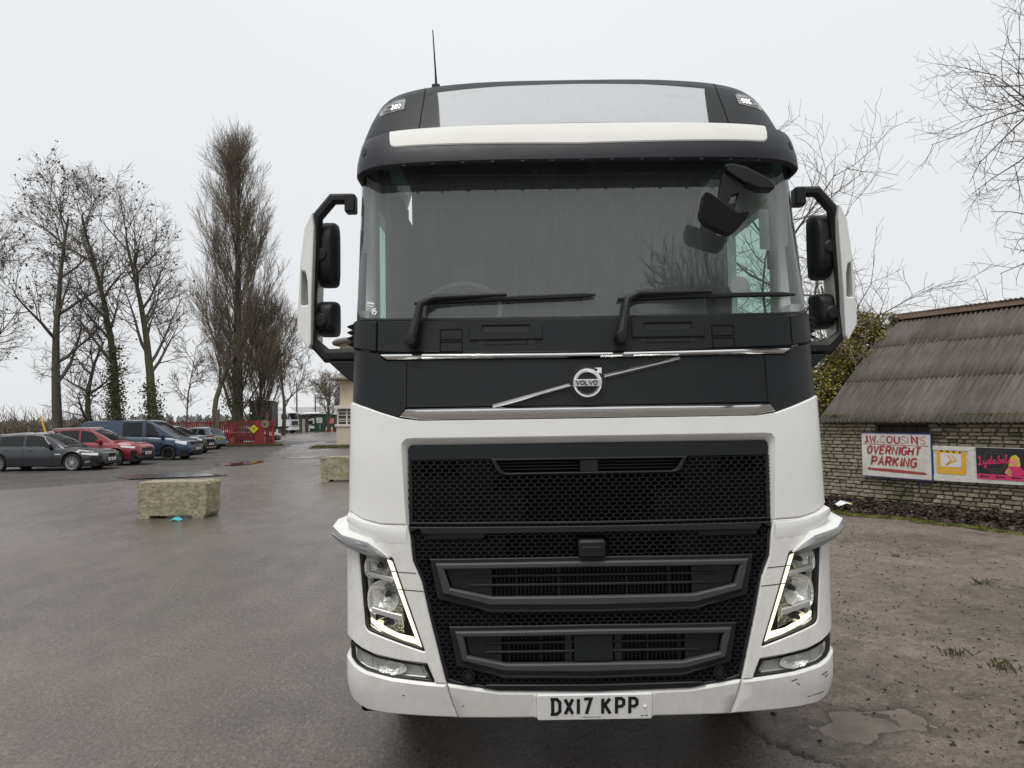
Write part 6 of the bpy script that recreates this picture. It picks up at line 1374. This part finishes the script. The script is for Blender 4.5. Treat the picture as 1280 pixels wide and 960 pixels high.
pop2 = [dict(pop[0], kids=26, t0=.05), dict(pop[1], len=6.0, ang=38, kids=8, tl=.6, up=.14), *pop[2:]]
tree('poplar', (-21.9, 62.8, 0), 82, pop2, 9.0, .24, 'shorter bushy side stem of suckers leaning off the tall poplar', lean=(.05, 0), twig='twig_brown', ivy=(700, 0, 4.0), ivy_r=.5)
# trees beyond the gate and by the tower
tree('bare_tree', (-28.9, 92.0, 0), 91, S4(1.1, 6.0, 3.2, 1.6, .9, k=(13, 8, 5, 3), rmin=.022), 11.5, .28, 'bare tree behind the white lorry beyond the gate', twig='twig_pale')
tree('bare_tree', (-27.4, 108.0, 0), 93, S4(1.1, 4.5, 2.6, 1.4, .8, k=(12, 8, 5, 3), rmin=.024, t0=.2), 6.6, .2, 'bushy bare tree behind the pale tower', twig='twig_brown')
# right: tree behind the cab and the big one over the barn
spR = S4(.6, 4.6, 2.0, 1.0, .5, k=(8, 6, 5, 4), ang=(60, 52, 50, 50), up=(.0, .01, .03, .07, .10), gn=(.07, .15, .17, .18, .2), t0=.3, r=(.055, .022, .011, .007), rmin=.0038)
tree('bare_tree', (6.3, 16.8, 0), 105, spR, 7.4, .17, 'bare spreading tree with pale upright twigs behind the cab', bark='bark_green', twig='twig_pale', lean=(.05, 0))
spB = S4(.8, 6.4, 3.0, 1.4, .6, k=(15, 7, 6, 4), ang=(72, 50, 48, 48), up=(.0, -.010, -.008, .02, .06), gn=(.06, .13, .17, .19, .2), t0=.20, r=(.10, .034, .014, .008), rmin=.0045)
tree('bare_tree', (15.3, 19.2, 0), 116, spB, 11.8, .34, 'big bare tree with drooping branches sweeping over the barn roof', bark='bark_green', twig='twig', lean=(-.06, 0), ivy=(1500, 4.0, 7.5), ivy_r=.22)
tree('bare_tree', (10.6, 23.5, 0), 127, S4(.8, 4.8, 2.4, 1.2, .6, k=(10, 7, 6, 4), ang=(64, 50, 48, 48), up=(.0, .0, .0, .02, .04), t0=.2, r=(.08, .03, .013, .008), rmin=.0055), 6.4, .2, 'lower bare tree with fine twigs just behind the barn ridge', bark='bark_green', twig='twig_pale', lean=(.05, 0))
# trees behind the photographer (mirrored in the windscreen)
spM = S4(.9, 6.5, 3.4, 1.7, .9, k=(24, 9, 6, 4), ang=(30, 30, 32, 32), up=(.02, .14, .10, .08, .06), t0=.3, r=(.12, .05, .026, .016), rmin=.013)
tree('bare_tree', (10.2, -7.6, 0), 138, spM, 11.4, .32, 'upright bare tree across the yard mirrored in the lorry windscreen', twig='twig')
tree('bare_tree', (6.9, -10.4, 0), 139, spM, 9.2, .22, 'smaller bare tree mirrored low in the lorry windscreen', twig='twig')
# hedge and scrub behind the cars
hb = MB(); rr = random.Random(9)
for i in range(2600):
    x = rr.uniform(-52, -25.5) if i < 2200 else rr.uniform(-26, -22); y = 47.5 + rr.gauss(0, .9)
    p = Vector((x, y, rr.uniform(0, .5))); d = Vector((rr.gauss(0, .35), rr.gauss(0, .2), 1)).normalized(); pts = [p]; l = rr.uniform(1.0, 2.4) * (1.25 if x < -26 else .8)
    for k in range(4): d = (d + Vector((rr.gauss(0, .2), rr.gauss(0, .2), rr.gauss(0, .1)))).normalized(); p = p + d * l / 4; pts.append(p)
    tubes(hb, pts, [.020, .017, .014, .012, .010], 3)
hm = hb.mesh('hedge', 'twig_brown'); tag(link('hedge', hm), kind='stuff')
fl_ = leaf_cloud([(x, 47.6, .8, 1.0, .8, .75 + .25 * math.sin(x * 1.9)) for x in np.arange(-52, -25, 1.3)], 9000, .085, 0, 6)
tag(fl_.build('undergrowth', ['dead_leaf', 'ivy_dark', 'twig_brown'], smooth=0, fix=False), kind='stuff')
# far woods along the horizon and an unseen hedge added for chrome reflections
fw = MB(); rr = random.Random(77)
mat('far_wood', (.20, .20, .19), 1, var=.3, vscale=.05)
for i in range(420):
    x = rr.uniform(-420, 320); y = rr.uniform(300, 340); h = rr.uniform(1.5, 3.6) * (1 + .4 * math.sin(x * .03)); w_ = rr.uniform(3, 8)
    for k in range(10):
        c = Vector((x + rr.gauss(0, w_ * .5), y + rr.gauss(0, 2), h * rr.random())); u = Vector((rr.gauss(0, 1), rr.gauss(0, .4), rr.gauss(0, .6))) * 1.3; v = Vector((rr.gauss(0, .6), rr.gauss(0, .4), rr.gauss(0, 1))) * 1.3
        fw.add([c - u, c + v, c + u, c - v], [(0, 1, 2, 3)])
tag(fw.build('far_woods', 'far_wood', smooth=0, fix=False), kind='stuff')
fh = leaf_cloud([(x, -34 + math.sin(x) * 1.5, 1.4, 2.2, 1.2, 1.7 + .5 * math.sin(x * 2.3)) for x in np.arange(-44, 45, 2.6)], 9000, .16, 0, 8)  # out of view behind the camera, added to reflect dark in the chrome
tag(fh.build('hedge', ['twig_brown', 'ivy_dark', 'bark'], smooth=0, fix=False), kind='stuff')
# ------------------------------------------------------------------ gate, fence, posts
mat('gate_red', (.30, .024, .026), .6, vscale=2, col2=(.19, .024, .022)); mat('post_rust', (.16, .062, .045), .8, var=.3, vscale=4); mat('post_wood', (.16, .14, .11), .9, var=.3, vscale=4); mat('sign_lime', (.50, .52, .02), .5); mat('sign_worn', (.30, .27, .19), .7, col2=(.16, .13, .10), vscale=9); mat('ink_brown', (.05, .04, .03), .7)
fy = 53.0
fence = empty('palisade_fence', (-23.5, fy, 0), 0, 'long red metal fence of upright bars behind the parked cars', 'fence')
bar = MB(); bar.bx(-.036, .036, -.02, .02, .12, 1.84); bm_ = bar.mesh('bar', 'gate_red'); fixn(bm_)
def fence_bars(root, x0, x1, step):
    x = x0
    while x < x1: link('bar', bm_, root, (x, 0, 0)); x += step
fence_bars(fence, -4.9, 4.65, .155)
for z in (.22, 1.0, 1.80): b = MB(); b.bx(-5.0, 4.7, -.05, -.022, z - .035, z + .035); b.build('rail', 'gate_red', fence, smooth=0)
for x in (-4.9, -1.6, 1.55): b = MB(); b.bx(x - .05, x + .05, -.02, .08, 0, 1.9); b.build('fence_post', 'gate_red', fence, smooth=0)
gate = empty('gate', (-18.75, fy, 0), 0, 'solid red gate end standing folded beside the road', 'gate')
b = MB(); b.bx(0, .72, -.06, .0, .06, 1.86); b.build('gate_panel', 'gate_red', gate, smooth=0, bev=.01)
for x in (.78, .90, 1.02, 1.14, 1.26): b = MB(); b.bx(x, x + .05, -.03, .02, .1, 1.84); b.build('bar', 'gate_red', gate, smooth=0)
for z in (.2, 1.78): b = MB(); b.bx(.72, 1.32, -.055, -.032, z - .04, z + .04); b.build('rail', 'gate_red', gate, smooth=0)
b = MB(); b.bx(1.30, 1.42, -.06, .06, 0, 1.92); b.build('gate_post', 'gate_red', gate, smooth=0, bev=.01)
b = MB(); b.bx(-.09, .09, -.08, .08, 0, 2.45); tag(b.build('post', 'post_rust', smooth=0, bev=.02, loc=(-17.95, fy + .35, 0)), 'rusty reddish post standing taller than the gate end', 'post')
b = MB(); b.bx(-.13, .13, -.1, .1, 0, 2.7); tag(b.build('post', 'post_wood', smooth=0, bev=.02, loc=(-21.35, fy - .25, 0)), 'weathered grey wooden post in front of the red fence', 'post')
s1 = empty('warning_sign', (-18.78, fy - .10, 1.26), 0, 'lime yellow diamond warning sign on the red gate', 'sign')
b = MB(); b.prism([(-.34, 0), (0, -.32), (.34, 0), (0, .32)], lambda x, z, t: Vector((x, t, z)), -.012, .012); b.build('sign_face', 'sign_lime', s1, smooth=0, bev=.004)
b = MB()
for x, z, w_ in ((0, .08, .09), (0, .03, .15), (0, -.02, .08)): b.bx(x - w_ / 2, x + w_ / 2, -.016, -.0125, z - .016, z + .016)
tag(b.build('sign_print', 'ink_brown', s1, smooth=0), kind='stuff')
s2 = empty('speed_sign', (-17.95, fy - .10, 1.60), 0, 'round faded speed sign at the top of the red gate', 'sign')
b = MB(); b.prism([(.275 * math.cos(t), .275 * math.sin(t)) for t in np.linspace(0, 6.283, 33)[:-1]], lambda x, z, t: Vector((x, t, z)), -.012, .012); b.build('sign_face', 'sign_worn', s2, smooth=0, bev=.004)
b = MB(); write(b, '50', -.14, -.105, .21, .042, lambda x, z, t: Vector((x, -.0125 - t, z)), 0, .003, xs=.62, gap=.2); tag(b.build('sign_digits', 'ink_brown', s2, smooth=0), kind='stuff')
b = MB(); 
for i in range(5): b.box((-20.6 + i * .42, 52.3 + (i % 2) * .2, .07), (.35, .12, .06), Matrix.Rotation(i * .9, 3, 'Z'))
tag(b.build('rubble', 'gate_red', smooth=0), kind='stuff')
mat('verge_grass', (.06, .075, .022), .95, col2=(.09, .08, .035), vscale=4)
vg = MB(); rr = random.Random(40)
for i in range(9000):
    q = rr.random()
    if q < .55: x, y = rr.uniform(-22.5, -16.6), 52.4 + rr.gauss(0, .35)
    else: x, y = rr.uniform(-13.2, -6), 48.2 + rr.gauss(0, .55)
    h = rr.uniform(.08, .24); d = Vector((rr.uniform(-1, 1), rr.uniform(-1, 1), 0)) * .1; vg.add([(x - .02, y, 0), (x + .02, y, 0), (x + d.x, y + d.y, h)], [(0, 1, 2)])
tag(vg.build('verge_grass', 'verge_grass', smooth=0, fix=False), kind='stuff')
mat('marker_yellow', (.65, .42, .02), .5)
b = MB(); b.tube([(0, 0, 0), (-.75, 0, 2.25)], .045, 8); tag(b.build('marker_pole', 'marker_yellow', loc=(-24.2, 38.5, 0)), 'leaning yellow pole behind the dark estate car', 'pole')
# ------------------------------------------------------------------ lorries beyond the gate
mat('trailer_black', (.012, .013, .016), .45, var=.2, vscale=2); mat('lorry_white', (.72, .73, .74), .35, coat=.3, var=.05, vscale=2)
tl = empty('box_lorry', (-29.35, 85.0, 0), R(12), 'tall black box lorry parked beyond the red gate', 'lorry')
b = MB(); b.bx(-1.28, 1.25, 0, 6.5, 1.1, 4.2); b.build('box_body', 'trailer_black', tl, smooth=0, bev=.05)
for x in (-.9, -.02, .85): b = MB(); b.bx(x, x + .05, -.02, .0, 1.2, 4.1); b.build('door_bar', 'arch_black', tl, smooth=0)
for z in (1.9, 2.8, 3.86): b = MB(); b.bx(-1.25, 1.2, -.03, -.0, z, z + .07); b.build('crossbar', 'trailer_black', tl, smooth=0)
b = MB(); b.bx(-1.1, 1.1, .1, 6.4, .75, 1.1); b.build('chassis', 'arch_black', tl, smooth=0)
for x in (-1.05, .95):
    for y in (1.0, 5.2): b = MB(); b.lathe([(0, -.14), (.45, -.14), (.5, -.1), (.5, .1), (.45, .14), (0, .14)], (x, y, .5), 'x', 24); b.build('wheel', 'tyre_car', tl)
b = MB(); b.lathe([(0, -.02), (.10, -.02), (.10, 0)], (-1.1, -.02, 2.75), 'y', 14); b.build('lamp', 'plate_white', tl)
b = MB(); b.bx(-1.0, -.7, -.04, 0, .85, .97); b.build('tail_lamp', 'lamp_red', tl, smooth=0); b = MB(); b.bx(.7, 1.0, -.04, 0, .85, .97); b.build('tail_lamp', 'lamp_red', tl, smooth=0)
def cab_lorry(loc, rz, lab, h=3.5, deflector=True, group='white lorries parked beyond the gate'):
    t = empty('cab_lorry', loc, rz, lab, 'lorry', group)   # x forward
    b = MB(); b.prism([(0, .95), (2.05, .95), (2.15, 1.3), (2.12, 1.9), (1.80, 2.95), (1.60, 3.05), (0, 3.05)], lambda x, z, t_: Vector((x, t_, z)), -1.2, 1.2); b.build('cab', 'lorry_white', t, smooth=0, bev=.08, segs=3)
    if deflector: b = MB(); b.prism([(-.1, 3.0), (1.65, 3.0), (1.3, 3.3), (.5, h + .1), (-.1, h + .15)], lambda x, z, t_: Vector((x, t_, z)), -1.05, 1.05); b.build('roof_deflector', 'lorry_white', t, smooth=0, bev=.06)
    for s in (1, -1):
        b = MB(); b.prism([(.75, 2.0), (1.75, 1.95), (1.60, 2.72), (.75, 2.75)], lambda x, z, t_: Vector((x, t_, z)), s * 1.2, s * 1.215); b.build('side_window', 'car_glass', t, smooth=0)
        b = MB(); b.box((2.0, s * 1.38, 2.35), (.14, .22, .75)); b.box((1.9, s * 1.25, 2.72), (.1, .3, .06)); b.build('side_mirror', 'trim_black', t, smooth=0, bev=.03)
        b = MB(); b.lathe([(0, -.14), (.45, -.14), (.5, -.1), (.5, .1), (.45, .14), (0, .14)], (1.15, s * 1.05, .5), 'y', 24); b.build('wheel', 'tyre_car', t)
        b = MB(); b.bx(.45, 1.9, s * 1.15 - .06, s * 1.15 + .06, .72, 1.06); b.build('mudguard', 'trim_black', t, smooth=0, bev=.05)
        b = MB(); b.box((2.16, s * .85, .98), (.06, .4, .22)); b.build('headlight', 'lamp_clear', t, smooth=0, bev=.02)
    b = MB(); b.prism([(-1.02, 1.97), (1.02, 1.97), (.98, 2.85), (-.98, 2.85)], lambda y, z, t_: Vector((2.12 - (z - 1.95) * .32 + t_, y, z)), .0, .03); b.build('windscreen', 'car_glass', t, smooth=0)
    b = MB(); b.bx(2.13, 2.19, -.85, .85, 1.15, 1.75); b.build('grille', 'trim_black', t, smooth=0, bev=.02)
    b = MB(); b.bx(1.5, 2.2, -1.2, 1.2, .45, .9); b.build('bumper', 'lorry_white', t, smooth=0, bev=.06)
    b = MB(); b.bx(-4.5, 0, -.45, .45, .7, 1.0); b.build('chassis', 'arch_black', t, smooth=0)
    for s in (1, -1): b = MB(); b.lathe([(0, -.2), (.45, -.2), (.5, -.15), (.5, .15), (.45, .2), (0, .2)], (-2.9, s * 1.0, .5), 'y', 24); b.build('wheel', 'tyre_car', t)
    return t
cab_lorry((-33.0, 104.0, 0), R(-14), 'white tractor lorry with a sloping roof deflector beside the black box lorry', 3.7)
cab_lorry((-32.6, 118.0, 0), R(-75), 'white lorry facing the road beside the green shed', 3.5, False)
lw = empty('box_trailer', (-36.5, 128, 0), 0, 'long white box trailer parked far behind the green shed', 'trailer', 'white lorries parked beyond the gate')
b = MB(); b.bx(-3, 12, 0, 2.5, 1.1, 4.2); b.build('box_body', 'lorry_white', lw, smooth=0, bev=.05); b = MB(); b.bx(-2.6, 11.6, .2, 2.3, .6, 1.1); b.build('chassis', 'arch_black', lw, smooth=0)
for x in (-1.5, 9, 10.4): b = MB(); b.lathe([(0, -.14), (.45, -.14), (.5, -.1), (.5, .1), (.45, .14), (0, .14)], (x, .15, .5), 'y', 20); b.build('wheel', 'tyre_car', lw)
# ------------------------------------------------------------------ yard buildings
mat('shed_green', (.022, .060, .040), .6, var=.2, vscale=1.5); mat('container_grey', (.17, .20, .19), .65, var=.15, vscale=1); mat('hut_brown', (.085, .075, .058), .85, var=.3, vscale=1.5); mat('cone_orange', (.62, .10, .03), .5); mat('cone_white', (.75, .74, .72), .5); mat('sign_pink', (.62, .20, .22), .6); mat('notice_white', (.62, .62, .62), .6); mat('render_cream', (.56, .48, .36), .85, col2=(.47, .40, .29), vscale=1.2, bump=.15, bscale=20); mat('cream_trim', (.62, .57, .48), .7); mat('slab_grey', (.20, .18, .15), .85); mat('window_dark', (.03, .035, .04), .1, spec=.7); mat('concrete_pale', (.36, .33, .28), .9, var=.2, vscale=2)
gs = empty('shed', (-30.2, 116.0, 0), 0, 'dark green metal shed with notices and two cones in front', 'shed')
b = MB(); b.prism([(-2.1, 0), (1.95, 0), (1.95, 2.55), (.2, 2.62), (-1.0, 2.75), (-2.1, 2.5)], lambda x, z, t: Vector((x, t, z)), 0, 5); b.build('shed_body', 'shed_green', gs, smooth=0, bev=.03)
b = MB(); b.prism([(-2.25, 2.45), (-1.0, 2.74), (.3, 2.64), (2.05, 2.55), (2.05, 2.65), (.3, 2.76), (-1.0, 2.86), (-2.25, 2.55)], lambda x, z, t: Vector((x, t, z)), -.15, 5.1); b.build('roof', 'shed_green', gs, smooth=0)
for i in range(9): b = MB(); b.bx(-2.0 + i * .45, -1.95 + i * .45, -.02, .0, .05, 2.45); b.build('rib', 'shed_green', gs, smooth=0)
b = MB(); b.bx(.35, .95, .5, 1.1, 2.6, 3.1); b.build('vent_box', 'shed_green', gs, smooth=0)
b = MB(); b.bx(-.55, -.35, -.025, .0, .2, 1.45); b.build('door_pipe', 'container_grey', gs, smooth=0)
for x0, x1, z0, z1, ma in ((-1.0, -.1, 1.35, 2.2, 'notice_white'), (-2.05, -1.35, 1.25, 2.1, 'notice_white'), (.9, 1.75, 1.25, 2.05, 'sign_pink')):
    b = MB(); b.bx(x0, x1, -.05, -.025, z0, z1); nb = b.build('notice', ma, gs, smooth=0)
    b = MB()
    for k in range(4): b.bx(x0 + .12, x1 - .12 - .1 * (k % 2), -.056, -.0505, z1 - .14 - k * .17 - .05, z1 - .14 - k * .17)
    tag(b.build('notice_print', 'ink_brown' if ma == 'notice_white' else 'sign_red', nb, smooth=0), kind='stuff')
def cone(x, y, lab):
    t = empty('traffic_cone', (x, y, 0), 0, lab, 'traffic cone', 'traffic cones by the green shed')
    b = MB(); b.bx(-.22, .22, -.22, .22, 0, .05); b.lathe([(.17, .05), (.125, .32)], (0, 0, 0), 'z', 16); b.lathe([(.07, .62), (.03, .9), (0, .9)], (0, 0, 0), 'z', 16); b.build('cone_body', 'cone_orange', t, smooth=40)
    b = MB(); b.lathe([(.126, .32), (.07, .62)], (0, 0, 0), 'z', 16); b.build('reflective_sleeve', 'cone_white', t)
cone(-29.3, 114.8, 'orange and white traffic cone before the green shed, nearer the notices'); cone(-28.5, 114.9, 'orange and white traffic cone at the outer corner of the green shed')
cn_ = empty('shipping_container', (-26.6, 121, 0), 0, 'pale grey green container beside the dark green shed', 'container')
b = MB(); b.bx(-1.6, 5, 0, 2.4, .05, 2.6); b.build('container_body', 'container_grey', cn_, smooth=0)
for i in range(14): b = MB(); b.bx(-1.5 + i * .46, -1.3 + i * .46, -.04, .0, .15, 2.5); b.build('rib', 'container_grey', cn_, smooth=0)
bk = empty('site_hut', (-22.8, 132, 0), 0, 'low flat roofed pale hut far behind the container', 'hut')
b = MB(); b.bx(-4, 4, 0, 6, 0, 3.6); b.build('wall', 'container_grey', bk, smooth=0); b = MB(); b.bx(-4.3, 4.3, -.3, 6.3, 3.6, 3.95); b.build('roof', 'cream_trim', bk, smooth=0)
ht = empty('brick_hut', (-33.2, 110, 0), 0, 'brown block hut between the two white lorries with a yellow notice', 'hut')
b = MB(); b.bx(-2.2, 1.3, 0, 4, 0, 2.6); b.build('wall', 'hut_brown', ht, smooth=0); b = MB(); b.bx(-2.4, 1.5, -.2, 4.2, 2.6, 2.75); b.build('roof', 'slab_grey', ht, smooth=0)
b = MB(); b.bx(-.25, .35, -.05, .0, 1.45, 2.1); b.build('notice', 'notice_white', ht, smooth=0); b = MB(); b.bx(-.25, .35, -.05, .0, .6, 1.44); b.build('notice', 'plate_yellow', ht, smooth=0)
b = MB(); b.bx(1.35, 1.75, -.4, -.1, 0, 2.0); tag(b.build('concrete_post', 'concrete_pale', smooth=0, bev=.05, loc=(-33.0, 110, 0)), 'short pale concrete post at the corner of the brown hut', 'post')
mat('pole_wood', (.10, .095, .085), .9)
for x, y, h, lab in ((-33.3, 112.5, 7.6, 'taller wooden utility pole beside the brown hut'), (-33.0, 122, 6.0, 'shorter farther utility pole beyond the brown hut')):
    p = empty('utility_pole', (x, y, 0), 0, lab, 'utility pole', 'utility poles in the far yard'); b = MB(); b.tube([(0, 0, 0), (0, 0, h)], [.14, .10], 8); b.build('pole', 'pole_wood', p); b = MB(); b.bx(-.35, .35, -.04, .04, h - .5, h - .42); b.build('crossarm', 'pole_wood', p, smooth=0)
b = MB(); A0 = Vector((-33.3, 112.5, 7.3)); B0 = Vector((-12, 100, 7.0)); b.tube([A0 + (B0 - A0) * t + Vector((0, 0, -1.6 * 4 * t * (1 - t) * .25)) for t in np.linspace(0, 1, 14)], .018, 4); tag(b.build('overhead_wire', 'pole_wood'), 'single overhead wire slung from the taller utility pole', 'wire')
# ------------------------------------------------------------------ cream control tower
tw = empty('tower_building', (-9.15, 51.0, 0), 0, 'cream rendered tower building with flat overhanging roof half hidden by the lorry', 'building')
b = MB(); b.bx(-2.9, 6, -1.2, 6, 0, 1.42); b.build('lower_wall', 'render_cream', tw, smooth=0, bev=.05)
b = MB(); b.bx(-2.75, 6, -1.05, 5.9, 1.42, 2.62); b.build('window_band', 'window_dark', tw, smooth=0)
for z0, z1, k in ((1.36, 1.52, .08), (2.58, 2.80, .14)): b = MB(); b.bx(-2.9 - k, 6.1, -1.2 - k, 6.1, z0, z1); b.build('ledge', 'cream_trim', tw, smooth=0, bev=.02)
for i in range(8):
    x = -2.86 + i * .62; b = MB(); b.bx(x, x + .09, -1.14, -1.0, 1.52, 2.58); b.build('mullion', 'cream_trim', tw, smooth=0)
for z in (1.70, 1.84, 2.12, 2.34): b = MB(); b.bx(-2.82, 6, -1.11, -1.06, z, z + .05); b.build('glazing_bar', 'cream_trim', tw, smooth=0)
b = MB(); b.bx(-2.72, 6, -.95, 5.8, 2.8, 4.62); b.build('upper_wall', 'render_cream', tw, smooth=0, bev=.04)
b = MB(); b.bx(-3.25, 6.1, -1.5, 6.2, 4.56, 4.74); b.build('roof_slab', 'slab_grey', tw, smooth=0, bev=.05)
b = MB(); b.lathe([(0, 4.74), (2.6, 4.74), (2.6, 7.25), (0, 7.25)], (-.6, 1.5, 0), 'z', 40); b.build('drum_wall', 'render_cream', tw, smooth=40)
b = MB(); b.lathe([(0, 7.2), (3.1, 7.2), (3.15, 7.34), (3.0, 7.5), (0, 7.6)], (-.6, 1.5, 0), 'z', 48); b.build('drum_roof', 'slab_grey', tw, smooth=40)
